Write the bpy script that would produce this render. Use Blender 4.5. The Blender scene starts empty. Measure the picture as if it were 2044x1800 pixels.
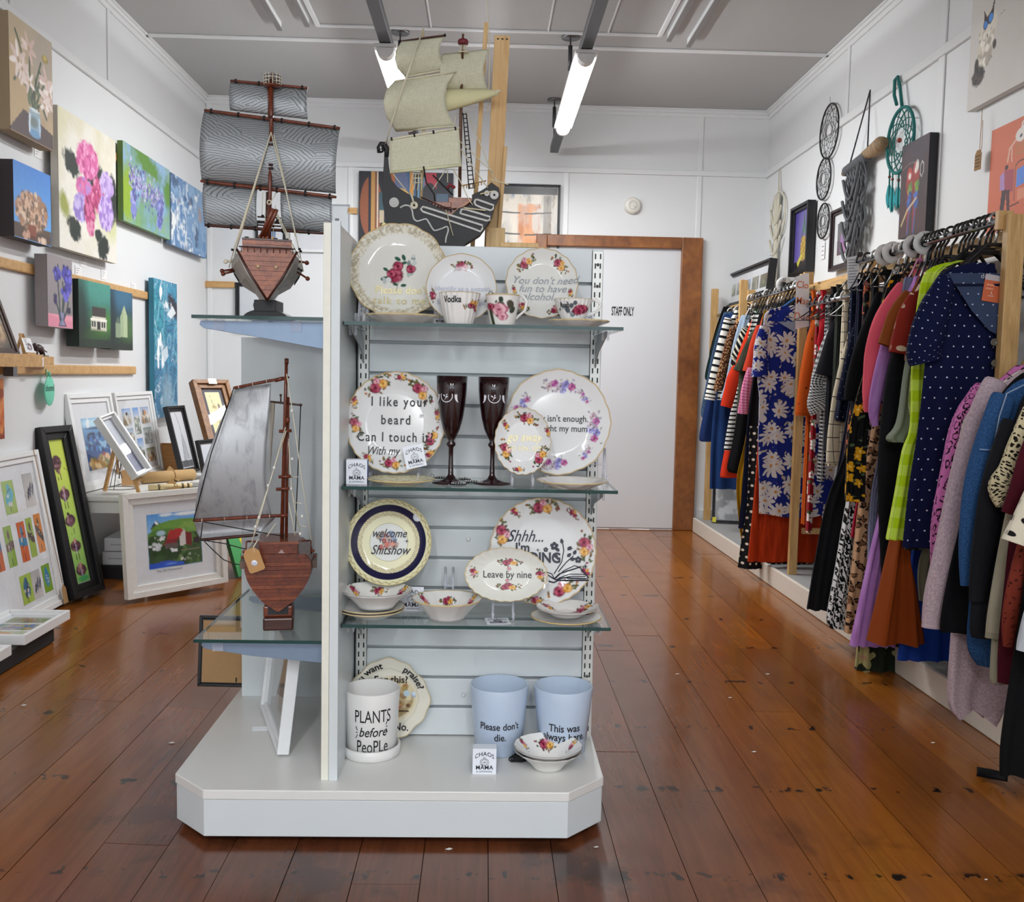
import bpy, math, random
import numpy as np
from mathutils import Matrix, Vector
S = bpy.context.scene
COL = S.collection
# ---------------------------------------------------------------- camera
F, CX, CY, EYE = 1950.0, 1022.0, 900.0, 1.10
_d = np.array([(968 - CX) / F, (745 - CY) / F, 1.0])
_dn = np.array([-.02, 1, -(-.02 * _d[0] + _d[1])])
_dn /= np.linalg.norm(_dn)
_Y = _d / np.linalg.norm(_d)
CM = np.stack([np.cross(_Y, -_dn), _Y, -_dn], 1)          # world -> lens axes (right, down, forward)
cam = bpy.data.cameras.new('camera')
cam.sensor_fit = 'HORIZONTAL'; cam.sensor_width = 36.0; cam.lens = 36.0 * F / 2044
cam.clip_start = .05
co = bpy.data.objects.new('camera', cam); COL.objects.link(co)
m = Matrix.Identity(4)
for i in range(3):
    m[i][0], m[i][1], m[i][2] = CM[0][i], -CM[1][i], -CM[2][i]
m[2][3] = EYE
co.matrix_world = m
S.camera = co
# ---------------------------------------------------------------- light
w = bpy.data.worlds.new('daylight'); S.world = w; w.use_nodes = True
w.node_tree.nodes['Background'].inputs[0].default_value = (.86, .93, 1, 1)
w.node_tree.nodes['Background'].inputs[1].default_value = 2.0
TUBE_POWER = 38.0      # glow of the diffuser
LED_WATT = 14.0       # downward light of the board inside each strip light
S.view_settings.view_transform = 'Standard'; S.view_settings.look = 'None'
S.view_settings.exposure = 0.58; S.view_settings.gamma = 1.0
S.view_settings.use_curve_mapping = False
S.cycles.use_denoising = True
S.cycles.max_bounces = 10; S.cycles.transparent_max_bounces = 24
S.cycles.caustics_reflective = False; S.cycles.caustics_refractive = False
S.cycles.sample_clamp_indirect = 6
# ---------------------------------------------------------------- measuring helpers
def pt(px, py, X=None, Y=None, Z=None):
    """the point of the shop seen at a pixel, on a plane of known X (side walls), Y (depth) or Z (floor, shelf)"""
    r = CM.T @ np.array([(px - CX) / F, (py - CY) / F, 1.0])
    t = X / r[0] if X is not None else Y / r[1] if Y is not None else (Z - EYE) / r[2]
    return Vector((r[0] * t, r[1] * t, r[2] * t + EYE))
def V(*a): return Vector(a)
def smooth(L, k=5):
    out = []
    for i in range(len(L) - 1):
        a, b, c, d = L[max(i - 1, 0)], L[i], L[i + 1], L[min(i + 2, len(L) - 1)]
        for j in range(k):
            f = j / k; out.append(tuple(.5 * (2 * q + (r - p) * f + (2 * p - 5 * q + 4 * r - s) * f * f + (3 * q - p - 3 * r + s) * f ** 3) for p, q, r, s in zip(a, b, c, d)))
    return out + [tuple(L[-1])]
def lin(c):
    if isinstance(c, str): c = tuple(int(c[i:i + 2], 16) for i in (0, 2, 4))
    c = [x / 255 for x in c[:3]]
    return [x / 12.92 if x <= .04045 else ((x + .055) / 1.055) ** 2.4 for x in c]
# ---------------------------------------------------------------- scene tree
def tag(o, label=None, cat=None, group=None, kind=None):
    for k, v in (('label', label), ('category', cat), ('group', group), ('kind', kind)):
        if v: o[k] = v
    return o
def thing(name, label, cat, loc, group=None):
    o = bpy.data.objects.new(name, None); COL.objects.link(o)
    o.empty_display_size = .05; o.location = loc
    return tag(o, label, cat, group)
def org(p):
    v = Vector((0, 0, 0))
    while p is not None: v = v + Vector(p.location); p = p.parent
    return v
class MB:
    """collects shapes and links them as one mesh object"""
    G = None
    def __init__(s, M=None): s.v = []; s.f = []; s.M = M if M is not None else MB.G; s.pat = []; s.col = None; s.sm = set()
    def add(s, vs, fs, smooth=False, pat=None):
        o = len(s.v)
        s.v += [s.M @ Vector(v) for v in vs] if s.M is not None else [Vector(v) for v in vs]
        if smooth: s.sm.update(range(len(s.f), len(s.f) + len(fs)))
        s.f += [[i + o for i in f] for f in fs]
        if pat is not None: s.pat += pat
        return s
    def box(s, x0, x1, y0, y1, z0, z1):
        vs = [(x, y, z) for x in (x0, x1) for y in (y0, y1) for z in (z0, z1)]
        return s.add(vs, [(0, 1, 3, 2), (4, 6, 7, 5), (0, 4, 5, 1), (2, 3, 7, 6), (0, 2, 6, 4), (1, 5, 7, 3)])
    def bar(s, a, b, wx, wz, up=(0, 0, 1)):
        """a straight board of section wx x wz between two points"""
        a, b = Vector(a), Vector(b); d = (b - a).normalized(); u = Vector(up)
        if abs(d.dot(u)) > .95: u = Vector((0, 1, 0))
        r = d.cross(u).normalized() * wx / 2; u = r.cross(d).normalized() * wz / 2
        vs = [p + i * r + j * u for p in (a, b) for i, j in ((-1, -1), (1, -1), (1, 1), (-1, 1))]
        return s.add(vs, [(3, 2, 1, 0), (4, 5, 6, 7)] + [(i, (i + 1) % 4, (i + 1) % 4 + 4, i + 4) for i in range(4)])
    def tube(s, P, r, n=6, cap=True, closed=False):
        P = [Vector(p) for p in P]; k = len(P)
        R = r if isinstance(r, (list, tuple)) else [r] * k
        vs = []; ref = None
        for i, p in enumerate(P):
            a, b = (P[i - 1], P[(i + 1) % k]) if closed else (P[max(i - 1, 0)], P[min(i + 1, k - 1)])
            d = (b - a)
            d = d.normalized() if d.length > 1e-9 else Vector((0, 0, 1))
            if ref is None: ref = d.orthogonal().normalized()
            ref = (ref - d * ref.dot(d)); ref = ref.normalized() if ref.length > 1e-6 else d.orthogonal().normalized()
            q = d.cross(ref)
            vs += [p + R[i] * (math.cos(t) * ref + math.sin(t) * q) for t in (2 * math.pi * j / n for j in range(n))]
        fs = [(i * n + j, i * n + (j + 1) % n, (i + 1) % k * n + (j + 1) % n, (i + 1) % k * n + j)
              for i in range(k if closed else k - 1) for j in range(n)]
        if cap and not closed: fs += [tuple(range(n))[::-1], tuple(range((k - 1) * n, k * n))]
        return s.add(vs, fs, True)
    def lathe(s, prof, c=(0, 0, 0), n=32, rf=None):
        c = Vector(c); k = len(prof)
        vs = [c + Vector((r * (rf(t, i) if rf else 1) * math.cos(t), r * (rf(t, i) if rf else 1) * math.sin(t), z))
              for i, (r, z) in enumerate(prof) for t in (2 * math.pi * j / n for j in range(n))]
        fs = [(i * n + j, i * n + (j + 1) % n, (i + 1) * n + (j + 1) % n, (i + 1) * n + j) for i in range(k - 1) for j in range(n)]
        if prof[0][0] > 1e-6: fs.append(tuple(range(n))[::-1])
        if prof[-1][0] > 1e-6: fs.append(tuple(range((k - 1) * n, k * n)))
        return s.add(vs, fs, True)
    def prism(s, P, ext):
        """a flat outline (3-D points) given thickness along ext"""
        P = [Vector(p) for p in P]; e = Vector(ext); k = len(P)
        return s.add(P + [p + e for p in P], [tuple(range(k))[::-1], tuple(range(k, 2 * k))] +
                     [(i, (i + 1) % k, (i + 1) % k + k, i + k) for i in range(k)])
    def surf(s, fn, nu, nv, cu=False, pat=None, smooth=True):
        vs = []; pa = []
        for j in range(nv + 1):
            for i in range(nu if cu else nu + 1):
                u, v = i / nu, j / nv
                vs.append(fn(u, v))
                if pat: pa.append(pat(u, v))
        w_ = nu if cu else nu + 1
        fs = [(j * w_ + i, j * w_ + (i + 1) % w_, (j + 1) * w_ + (i + 1) % w_, (j + 1) * w_ + i)
              for j in range(nv) for i in range(nu)]
        return s.add(vs, fs, smooth, pa if pat else None)
    def ball(s, c, r, n=10, sc=(1, 1, 1)):
        c = Vector(c)
        return s.surf(lambda u, v: c + Vector((sc[0] * r * math.sin(math.pi * v) * math.cos(2 * math.pi * u),
                      sc[1] * r * math.sin(math.pi * v) * math.sin(2 * math.pi * u), sc[2] * r * math.cos(math.pi * v))), n, max(4, n // 2), True)
    def build(s, name, mat, parent=None, smooth=False, bev=0, lab=None, solid=0, sub=0):
        me = bpy.data.meshes.new(name)
        o_ = org(parent)
        me.from_pydata([v - o_ for v in s.v], [], s.f)
        if smooth: me.polygons.foreach_set('use_smooth', [True] * len(me.polygons))
        elif s.sm: me.polygons.foreach_set('use_smooth', [i in s.sm for i in range(len(me.polygons))])
        if not s.pat and mat.name.startswith('cloth'): s.pat = [(v[0], v[2], 0) for v in s.v]
        if s.pat and len(s.pat) == len(s.v):
            a = me.attributes.new('pat', 'FLOAT_VECTOR', 'POINT')
            a.data.foreach_set('vector', np.array(s.pat, dtype=np.float32).ravel())
        if s.col is not None:
            a = me.color_attributes.new('Col', 'FLOAT_COLOR', 'POINT')
            a.data.foreach_set('color', np.concatenate([s.col, np.ones((len(s.col), 1))], 1).astype(np.float32).ravel())
        me.materials.append(mat)
        o = bpy.data.objects.new(name, me); COL.objects.link(o)
        if parent is not None: o.parent = parent
        if solid:
            d = o.modifiers.new('thick', 'SOLIDIFY'); d.thickness = solid; d.offset = 0
        if sub:
            d = o.modifiers.new('sub', 'SUBSURF'); d.levels = d.render_levels = sub
        if bev:
            d = o.modifiers.new('bevel', 'BEVEL'); d.width = bev; d.segments = 2; d.limit_method = 'ANGLE'; d.angle_limit = .7
        if lab: o['label'] = lab
        return o
def struct(o): o['kind'] = 'structure'; return o
# ---------------------------------------------------------------- materials
MATS = {}
class NT:
    def __init__(s, name):
        s.m = bpy.data.materials.new(name); s.m.use_nodes = True
        s.t = s.m.node_tree; s.b = s.t.nodes['Principled BSDF']; s.out = s.t.nodes['Material Output']
    def n(s, typ, ins={}, **props):
        k = s.t.nodes.new('ShaderNode' + typ)
        for a, v in props.items(): setattr(k, a, v)
        for a, v in ins.items(): s.set(k.inputs[a], v)
        return k
    def set(s, sock, v):
        if hasattr(v, 'is_linked') or isinstance(v, bpy.types.NodeSocket): s.t.links.new(v, sock)
        elif isinstance(v, (list, tuple)) and sock.type == 'RGBA': sock.default_value = (*v[:3], 1)
        else: sock.default_value = v
    def ma(s, op, a, b=0.0, c=None):
        k = s.t.nodes.new('ShaderNodeMath'); k.operation = op
        s.set(k.inputs[0], a); s.set(k.inputs[1], b)
        if c is not None: s.set(k.inputs[2], c)
        return k.outputs[0]
    def mix(s, f, a, b, mode='MIX'):
        k = s.t.nodes.new('ShaderNodeMix'); k.data_type = 'RGBA'; k.blend_type = mode
        s.set(k.inputs['Factor'], f); s.set(k.inputs[6], a); s.set(k.inputs[7], b)
        return k.outputs[2]
    def noise(s, vec=None, scale=5, detail=3, rough=.5, dist=0):
        k = s.n('TexNoise', {'Scale': scale, 'Detail': detail, 'Roughness': rough, 'Distortion': dist})
        if vec is not None: s.set(k.inputs['Vector'], vec)
        return k.outputs['Fac']
    def ramp(s, f, a, b):
        """0 below a, 1 above b"""
        k = s.n('MapRange', {'From Min': a, 'From Max': b}); s.set(k.inputs['Value'], f)
        return k.outputs['Result']
    def sc(s, vec, x, y, z):
        k = s.n('Mapping', {'Scale': (x, y, z)}); s.set(k.inputs['Vector'], vec)
        return k.outputs['Vector']
    def bump(s, h, st=.2, d=.002):
        k = s.n('Bump', {'Strength': st, 'Distance': d}); s.set(k.inputs['Height'], h)
        s.t.links.new(k.outputs[0], s.b.inputs['Normal'])
    def pos(s): return s.n('NewGeometry').outputs['Position']
    def obj(s): return s.n('TexCoord').outputs['Object']
    def base(s, c, rough=.5, metal=0, spec=None, **k):
        s.set(s.b.inputs['Base Color'], c); s.set(s.b.inputs['Roughness'], rough); s.b.inputs['Metallic'].default_value = metal
        if spec is not None: s.b.inputs['Specular IOR Level'].default_value = spec
        for a, v in k.items(): s.set(s.b.inputs[a.replace('_', ' ')], v)
        return s.m
def plain(c, rough=.5, metal=0, var=.06, scale=40, spec=None, **k):
    """a single colour with a faint mottling of its own"""
    key = ('plain', str(c), rough, metal, var, scale, spec, str(k))
    if key not in MATS:
        t = NT('plain'); b = lin(c)
        f = t.noise(t.obj(), scale, 2)
        MATS[key] = t.base(t.mix(f, [x * (1 - var) for x in b], [min(1, x * (1 + var)) for x in b]), rough, metal, spec, **k)
    return MATS[key]
def wood(c1, c2, rough=.45, sx=(3, 30, 30), scale=1.0, bump=.1):
    key = ('wood', str(c1), str(c2), rough, sx, scale)
    if key not in MATS:
        t = NT('wood'); p = t.sc(t.obj(), *[a * scale for a in sx])
        f = t.noise(p, 1.6, 5, .6, .8); g = t.noise(p, 7, 3)
        f2 = t.ma('ADD', t.ma('MULTIPLY', f, .7), t.ma('MULTIPLY', g, .3))
        t.bump(f2, bump, .001)
        MATS[key] = t.base(t.mix(t.ramp(f2, .35, .65), lin(c1), lin(c2)), rough)
    return MATS[key]
def glaze(rough=.12, key='glaze', coat=0.0):
    """glazed ware and printed faces: the colour is the print carried by the surface"""
    k = ('col', rough, key, coat)
    if k not in MATS:
        t = NT(key); a = t.n('Attribute', attribute_name='Col')
        if key == 'canvas':
            t.bump(t.noise(t.obj(), 350, 3), .25, .002)
        MATS[k] = t.base(a.outputs['Color'], rough, 0, .3 if key == 'china' else None, Coat_Weight=coat, Coat_Roughness=.04)
    return MATS[k]
def thin_glass():
    if 'pane' not in MATS:
        t = NT('pane'); tr = t.n('BsdfTransparent', {'Color': (.97, .98, .98)}); gl = t.n('BsdfGlossy', {'Roughness': .02})
        fr = t.n('Fresnel', {'IOR': 1.45}); mx = t.n('MixShader')
        bf = t.n('NewGeometry').outputs['Backfacing']; t.set(mx.inputs[0], t.ma('MULTIPLY', fr.outputs[0], t.ma('SUBTRACT', 1.0, bf))); t.t.links.new(tr.outputs[0], mx.inputs[1]); t.t.links.new(gl.outputs[0], mx.inputs[2])
        t.t.links.new(mx.outputs[0], t.out.inputs['Surface']); MATS['pane'] = t.m
    return MATS['pane']
def shelf_glass(edge=False):
    k = 'sg%d' % edge
    if k not in MATS:
        if edge:
            t = NT('glass_edge'); MATS[k] = t.base(lin('0a3a36'), .08)
        else:
            t = NT('shelf_glass'); tr = t.n('BsdfTransparent', {'Color': (.93, .965, .955)}); gl = t.n('BsdfGlossy', {'Roughness': .015})
            fr = t.n('Fresnel', {'IOR': 1.5}); mx = t.n('MixShader')
            bf = t.n('NewGeometry').outputs['Backfacing']; t.set(mx.inputs[0], t.ma('MULTIPLY', fr.outputs[0], t.ma('SUBTRACT', 1.0, bf))); t.t.links.new(tr.outputs[0], mx.inputs[1]); t.t.links.new(gl.outputs[0], mx.inputs[2])
            t.t.links.new(mx.outputs[0], t.out.inputs['Surface']); MATS[k] = t.m
    return MATS[k]
def acrylic():
    if 'acr' not in MATS:
        t = NT('acrylic'); t.base((.86, .88, .95), .08); tr = t.n('BsdfTransparent', {'Color': (.96, .97, .99)}); mx = t.n('MixShader')
        lw = t.n('LayerWeight', {'Blend': .35}); t.set(mx.inputs[0], t.ma('ADD', .12, t.ma('MULTIPLY', lw.outputs['Facing'], .5))); t.t.links.new(tr.outputs[0], mx.inputs[1]); t.t.links.new(t.b.outputs[0], mx.inputs[2])
        t.t.links.new(mx.outputs[0], t.out.inputs['Surface']); MATS['acr'] = t.m
    return MATS['acr']
# ---------------------------------------------------------------- painting onto vertices
def vnoise(x, y, seed=0):
    xi, yi = np.floor(x).astype(np.int64), np.floor(y).astype(np.int64); fx, fy = x - xi, y - yi
    fx, fy = fx * fx * (3 - 2 * fx), fy * fy * (3 - 2 * fy)
    def h(a, b):
        n = (a * 374761393 + b * 668265263 + seed * 974711) & 0x7fffffff
        n = ((n ^ (n >> 13)) * 1274126177) & 0x7fffffff
        return ((n ^ (n >> 16)) & 0xffff) / 65535.0
    return (h(xi, yi) * (1 - fx) + h(xi + 1, yi) * fx) * (1 - fy) + (h(xi, yi + 1) * (1 - fx) + h(xi + 1, yi + 1) * fx) * fy
def fbm(x, y, seed=0, o=3):
    s = 0; a = .5
    for i in range(o): s = s + a * vnoise(x * 2 ** i, y * 2 ** i, seed + i); a /= 2
    return s / (1 - .5 ** o)
class Art:
    """colours over a set of picture coordinates u (right) and v (down); asp = height / width keeps strokes round"""
    def __init__(s, u, v, c='ffffff', asp=1.0, seed=1):
        s.u, s.v, s.asp, s.seed = u, v, asp, seed
        s.c = np.tile(np.array(lin(c)), (u.size, 1)).reshape(u.shape + (3,)); s.rng = random.Random(seed)
        s.on = None
    def put(s, mask, c, a=1.0):
        if s.on is not None: mask = mask * s.on
        c = np.array(lin(c)) if not isinstance(c, np.ndarray) else c
        k = (np.clip(mask, 0, 1) * a)[..., None]
        s.c = s.c * (1 - k) + c * k; return s
    def n(s, sc, seed=0, o=3, sy=None): return fbm(s.u * sc, s.v * s.asp * (sy or sc), s.seed * 17 + seed, o)
    def e(s, x, y, rx, ry, c, rot=0, soft=.15, rag=0, a=1.0, rsc=30):
        du, dv = s.u - x, (s.v - y) * s.asp
        ry = ry * s.asp
        t = math.radians(rot); p = (du * math.cos(t) + dv * math.sin(t)) / rx; q = (-du * math.sin(t) + dv * math.cos(t)) / ry
        r = np.sqrt(p * p + q * q)
        if rag: r = r + rag * (s.n(rsc, 5) - .5) * 2
        return s.put((1 - r) / soft + .5 if soft > 0 else (r < 1) * 1.0, c, a)
    def p(s, P, c, a=1.0):
        ins = np.zeros(s.u.shape, bool); j = len(P) - 1
        for i in range(len(P)):
            (xi, yi), (xj, yj) = P[i], P[j]
            if yi != yj:
                ins ^= ((yi > s.v) != (yj > s.v)) & (s.u < (xj - xi) * (s.v - yi) / (yj - yi) + xi)
            j = i
        return s.put(ins * 1.0, c, a)
    def r(s, x0, y0, x1, y1, c, a=1.0): return s.put(((s.u > x0) & (s.u < x1) & (s.v > y0) & (s.v < y1)) * 1.0, c, a)
    def l(s, P, w, c, soft=.4, a=1.0):
        d = np.full(s.u.shape, 9.0)
        for (x0, y0), (x1, y1) in zip(P, P[1:]):
            ax, ay, bx, by = x0, y0 * s.asp, x1, y1 * s.asp; L = (bx - ax) ** 2 + (by - ay) ** 2 + 1e-12
            t = np.clip(((s.u - ax) * (bx - ax) + (s.v * s.asp - ay) * (by - ay)) / L, 0, 1)
            d = np.minimum(d, np.hypot(s.u - ax - t * (bx - ax), s.v * s.asp - ay - t * (by - ay)))
        return s.put((1 - d / (w / 2)) / soft + .5, c, a)
    def gv(s, c0, c1, y0=0, y1=1):
        t = np.clip((s.v - y0) / (y1 - y0), 0, 1)[..., None]
        k = np.array(lin(c0)) * (1 - t) + np.array(lin(c1)) * t
        if s.on is not None: k = s.c * (1 - s.on[..., None]) + k * s.on[..., None]
        s.c = k; return s
    def cl(s, c, sc, thr=.55, soft=.08, seed=0, a=1.0, sy=None, mask=None):
        k = np.clip((s.n(sc, seed, 4, sy) - thr) / soft + .5, 0, 1)
        return s.put(k if mask is None else k * mask, c, a)
    def nz(s, amp=.1, sc=60, seed=0):
        s.c = s.c * (1 + amp * 2 * (s.n(sc, seed) - .5))[..., None]; return s
    def scatter(s, k, x, y, rx, ry, sz, cols, rnd=True):
        """k dabs of paint inside an ellipse"""
        for i in range(k):
            t = s.rng.uniform(0, 6.28); q = math.sqrt(s.rng.random()); z = sz * s.rng.uniform(.5, 1.3)
            s.e(x + rx * q * math.cos(t), y + ry * q * math.sin(t), z, z / s.asp * s.rng.uniform(.5, 1.2), s.rng.choice(cols), s.rng.uniform(0, 180), .4, .2)
        return s
def grid_art(mb, M, w, h, paint, nx=None, ny=None, z=0.0, c='ffffff', seed=1, seg=None):
    """a painted rectangle w x h in the picture frame M (x right, y up, z out)"""
    nx = nx or max(8, min(150, int(w / .0045))); ny = ny or max(8, min(190, int(h / .0045)))
    u, v = np.meshgrid(np.linspace(0, 1, nx), np.linspace(0, 1, ny))
    a = Art(u, v, c, h / w, seed)
    if paint: paint(a)
    vs = [M @ Vector((uu * w, (1 - vv) * h, z)) for uu, vv in zip(u.ravel(), v.ravel())]
    fs = [(j * nx + i, (j + 1) * nx + i, (j + 1) * nx + i + 1, j * nx + i + 1) for j in range(ny - 1) for i in range(nx - 1)]
    mb.v += vs; mb.f += fs; mb.col = np.clip(a.c.reshape(-1, 3), 0, 1)
    return mb
# ---------------------------------------------------------------- lettering
def text(s, size, mat, parent, M=None, warp=None, shear=0, off=0, space=1.0, sx=1.0, name='lettering', lab=None, depth=0, align='CENTER', line=1.0):
    cu = bpy.data.curves.new('t', 'FONT'); cu.body = s; cu.size = size; cu.align_x = align; cu.align_y = 'CENTER'
    cu.shear = shear; cu.offset = off * size; cu.space_character = space; cu.resolution_u = 3; cu.space_line = line
    if depth: cu.extrude = depth
    o = bpy.data.objects.new('t', cu)
    me = bpy.data.meshes.new_from_object(o)
    mb = MB()
    for v in me.vertices:
        p = Vector((v.co.x * sx, v.co.y, v.co.z))
        if warp: p = warp(p)
        mb.v.append(M @ p if M is not None else p)
    mb.f = [list(p.vertices) for p in me.polygons]
    bpy.data.objects.remove(o); bpy.data.curves.remove(cu); bpy.data.meshes.remove(me)
    return mb.build(name, mat, parent, lab=lab)
INK = plain('15151c', .5)
def frame_at(o, x, y, z=None):
    """picture frame with its origin at o, x to the right, y up, z out of the face"""
    x = Vector(x).normalized(); y = Vector(y); y = (y - x * y.dot(x)).normalized(); z = x.cross(y)
    M = Matrix.Identity(4)
    for i in range(3): M[i][0], M[i][1], M[i][2], M[i][3] = x[i], y[i], z[i], o[i]
    return M
# ================================================================ room
WX, WB, WF, CH = 1.965, 6.97, -3.6, 2.97
wallm = plain('dfe1e2', .55, var=.015, scale=6)
ceilm = plain('b6b6b5', .7, var=.015, scale=5)
trimm = plain('e2e4e5', .4, var=.01)
def wall(name, *b): return struct(MB().box(*b).build(name, wallm))
wl = wall('wall_left', -WX - .1, -WX, WF, WB, 0, CH)
wr = wall('wall_right', WX, WX + .1, WF, WB, 0, CH)
wb = wall('wall_back', -WX - .1, WX + .1, WB, WB + .1, 0, CH)
fm = MB(); fm.box(-WX, WX, WF - .1, WF, 2.55, CH); fm.box(-WX, WX, WF - .1, WF, 0, .45)
fm.box(-WX, -1.75, WF - .1, WF, .45, 2.55); fm.box(1.75, WX, WF - .1, WF, .45, 2.55); fm.box(-.06, .06, WF - .1, WF, .45, 2.55)
struct(fm.build('wall_front', wallm))
ce = struct(MB().box(-WX - .1, WX + .1, WF - .1, WB + .1, CH, CH + .1).build('ceiling', ceilm))
def batten(par, *b): return MB().box(*b).build('batten', trimm, par, bev=.004)
# ceiling battens and the raised middle field
batten(ce, -WX, WX, 5.715, 5.755, CH - .012, CH)
batten(ce, -.95, .93, 5.485, 5.51, CH - .012, CH)
for x in (-.94, .925): batten(ce, x - .013, x + .013, WF, 5.495, CH - .014, CH)
for x in (-.326, .313, .64, -.62): batten(ce, x - .005, x + .005, WF, 5.485, CH - .005, CH)
greym = plain('7d7979', .5)
for x, y in ((-1.145, 5.5), (-.985, 5.43), (1.10, 5.57), (.975, 5.49)):
    MB().box(x - .013, x + .013, 1.0, y, CH - .04, CH - .03).build('curtain_track', greym, ce)
    MB().box(x - .012, x + .012, 1.0, y - .02, CH - .034, CH).build('track_backing', trimm, ce)
def cornice(name, a, b, inx, iny):
    mb = MB()
    for k, (o, h) in enumerate(((.035, .012), (.022, .03), (.01, .055))):
        mb.box(min(a[0], b[0], a[0] + inx * o, b[0] + inx * o), max(a[0], b[0], a[0] + inx * o, b[0] + inx * o),
               min(a[1], b[1], a[1] + iny * o, b[1] + iny * o), max(a[1], b[1], a[1] + iny * o, b[1] + iny * o), CH - h, CH)
    return struct(mb.build(name, trimm, bev=.003))
cornice('trim_1', (-WX, WF), (-WX, WB), 1, 0); cornice('trim_2', (WX, WF), (WX, WB), -1, 0); cornice('trim_3', (-WX, WB), (WX, WB), 0, -1)
# picture rail line and upright battens on the walls
RZ = 2.53
batten(wl, -WX, -WX + .018, WF, WB, RZ - .022, RZ + .022); batten(wr, WX - .018, WX, WF, WB, RZ - .022, RZ + .022)
batten(wb, -WX, WX, WB - .018, WB, RZ - .018, RZ + .018)
for px, py, z0, z1 in ((215, 100, RZ, CH), (20, 5, RZ, CH)):
    y = pt(px, py, X=-WX)[1]; batten(wl, -WX, -WX + .008, y - .014, y + .014, z0, z1)
for px, py, z0, z1, wd in ((1695, 150, RZ, CH, .016), (1884, 100, .1, CH, .03)):
    y = pt(px, py, X=WX)[1]; batten(wr, WX - .009, WX, y - wd, y + wd, z0, z1)
for px, z0, z1 in ((1397, 0.1, CH), (1131, 2.03, RZ), (700, 1.0, RZ), (418, .1, CH)):
    x = pt(px, 340, Y=WB)[0]; batten(wb, x - .018, x + .018, WB - .008, WB, z0, z1)
for n, b in (('baseboard_left', (-WX, -WX + .015, WF, WB, 0, .14)), ('baseboard_right', (WX - .015, WX, WF, WB, 0, .14)),
             ('baseboard_back', (1.56, WX, WB - .02, WB, 0, .15)), ('baseboard_back', (-WX, .42, WB - .02, WB, 0, .15))):
    struct(MB().box(*b).build(n, plain('c9cbcc', .4), bev=.004))
# ---------------------------------------------------------------- floor boards
t = NT('floorboard'); P = t.pos(); R = t.n('ObjectInfo').outputs['Random']
gr = t.noise(t.sc(t.obj(), 26, 1.6, 1), 1.5, 5, .6, 1.2); big = t.noise(P, 1.1, 3)
sep = t.n('SeparateXYZ'); t.t.links.new(P, sep.inputs[0])
warm = t.ramp(t.ma('ADD', sep.outputs[0], t.ma('MULTIPLY', big, .5)), .6, 1.15)
left = t.ramp(t.ma('ADD', t.ma('MULTIPLY', sep.outputs[0], -1), t.ma('MULTIPLY', big, .6)), 1.2, 1.8)
c = t.mix(t.ramp(gr, .1, .95), lin('522c1a'), lin('80492c'))
c = t.mix(t.ma('MULTIPLY', t.ma('MAXIMUM', warm, left), .75), c, t.mix(gr, lin('7c430d'), lin('a9681d')))
c = t.mix(t.ma('MULTIPLY', R, .42), c, lin('442418'))
blot = t.noise(t.sc(P, 1, .8, 1), 3.4, 4, .6, .3)
near = t.ramp(t.ma('ADD', sep.outputs[1], t.ma('MULTIPLY', t.ma('ABSOLUTE', sep.outputs[0]), .7)), 3.4, 1.7)
st = t.ma('MULTIPLY', t.ramp(t.ma('ADD', blot, t.ma('MULTIPLY', near, .05)), .565, .665), t.ma('ADD', t.ma('MULTIPLY', near, .85), .1))
smu = t.ma('MULTIPLY', t.ramp(t.noise(t.sc(P, 1.3, .55, 1), 2.3, 3, .55), .5, .72), t.ma('ADD', .25, t.ma('MULTIPLY', near, .5)))
c = t.mix(smu, c, lin('2a1a14'))
c = t.mix(st, c, lin('1a1311'))
# rows of nail marks over the joists
jo = t.ma('ABSOLUTE', t.ma('SUBTRACT', t.ma('FRACT', t.ma('DIVIDE', sep.outputs[1], .46)), .5))
nl = t.ma('MULTIPLY', t.ramp(jo, .05, .02), t.ramp(t.noise(t.sc(P, 26, 16, 1), 1.0, 2), .575, .63))
c = t.mix(nl, c, lin('120c0a'))
fl_rough = t.ma('ADD', .13, t.ma('MULTIPLY', t.noise(P, 9, 4), .16))
t.bump(t.noise(P, 2.2, 2), .12, .01)
floorm = t.base(c, fl_rough, Coat_Weight=.08, Coat_Roughness=.08)
fl = struct(MB().box(-WX - .1, WX + .1, WF - .1, WB + .1, -.12, -.02).build('floor', plain('1a1210', .8)))
rg = random.Random(4)
def fh(x): return max(0.0, (-x - .75) / 1.215) * .058      # the old floor climbs a little towards the left wall
PW = .1475; x = .47 - PW * 17
while x < WX:
    y = WF + rg.uniform(-2.4, 0)
    while y < WB:
        L = rg.uniform(2.2, 4.2); a, b = max(y, WF), min(y + L, WB); x0, x1 = max(x, -WX), min(x + PW - .0018, WX)
        if b > a + .05 and x1 > x0 + .01:
            e = rg.uniform(-.0012, 0); vs = [(xx, yy, zz + fh(xx) + (e if zz == 0 else 0)) for xx in (x0, x1) for yy in (a, b - .0015) for zz in (-.022, 0)]
            MB().add(vs, [(0, 1, 3, 2), (4, 6, 7, 5), (0, 4, 5, 1), (2, 3, 7, 6), (0, 2, 6, 4), (1, 5, 7, 3)]).build('plank', floorm, fl)
        y += L
    x += PW
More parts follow.
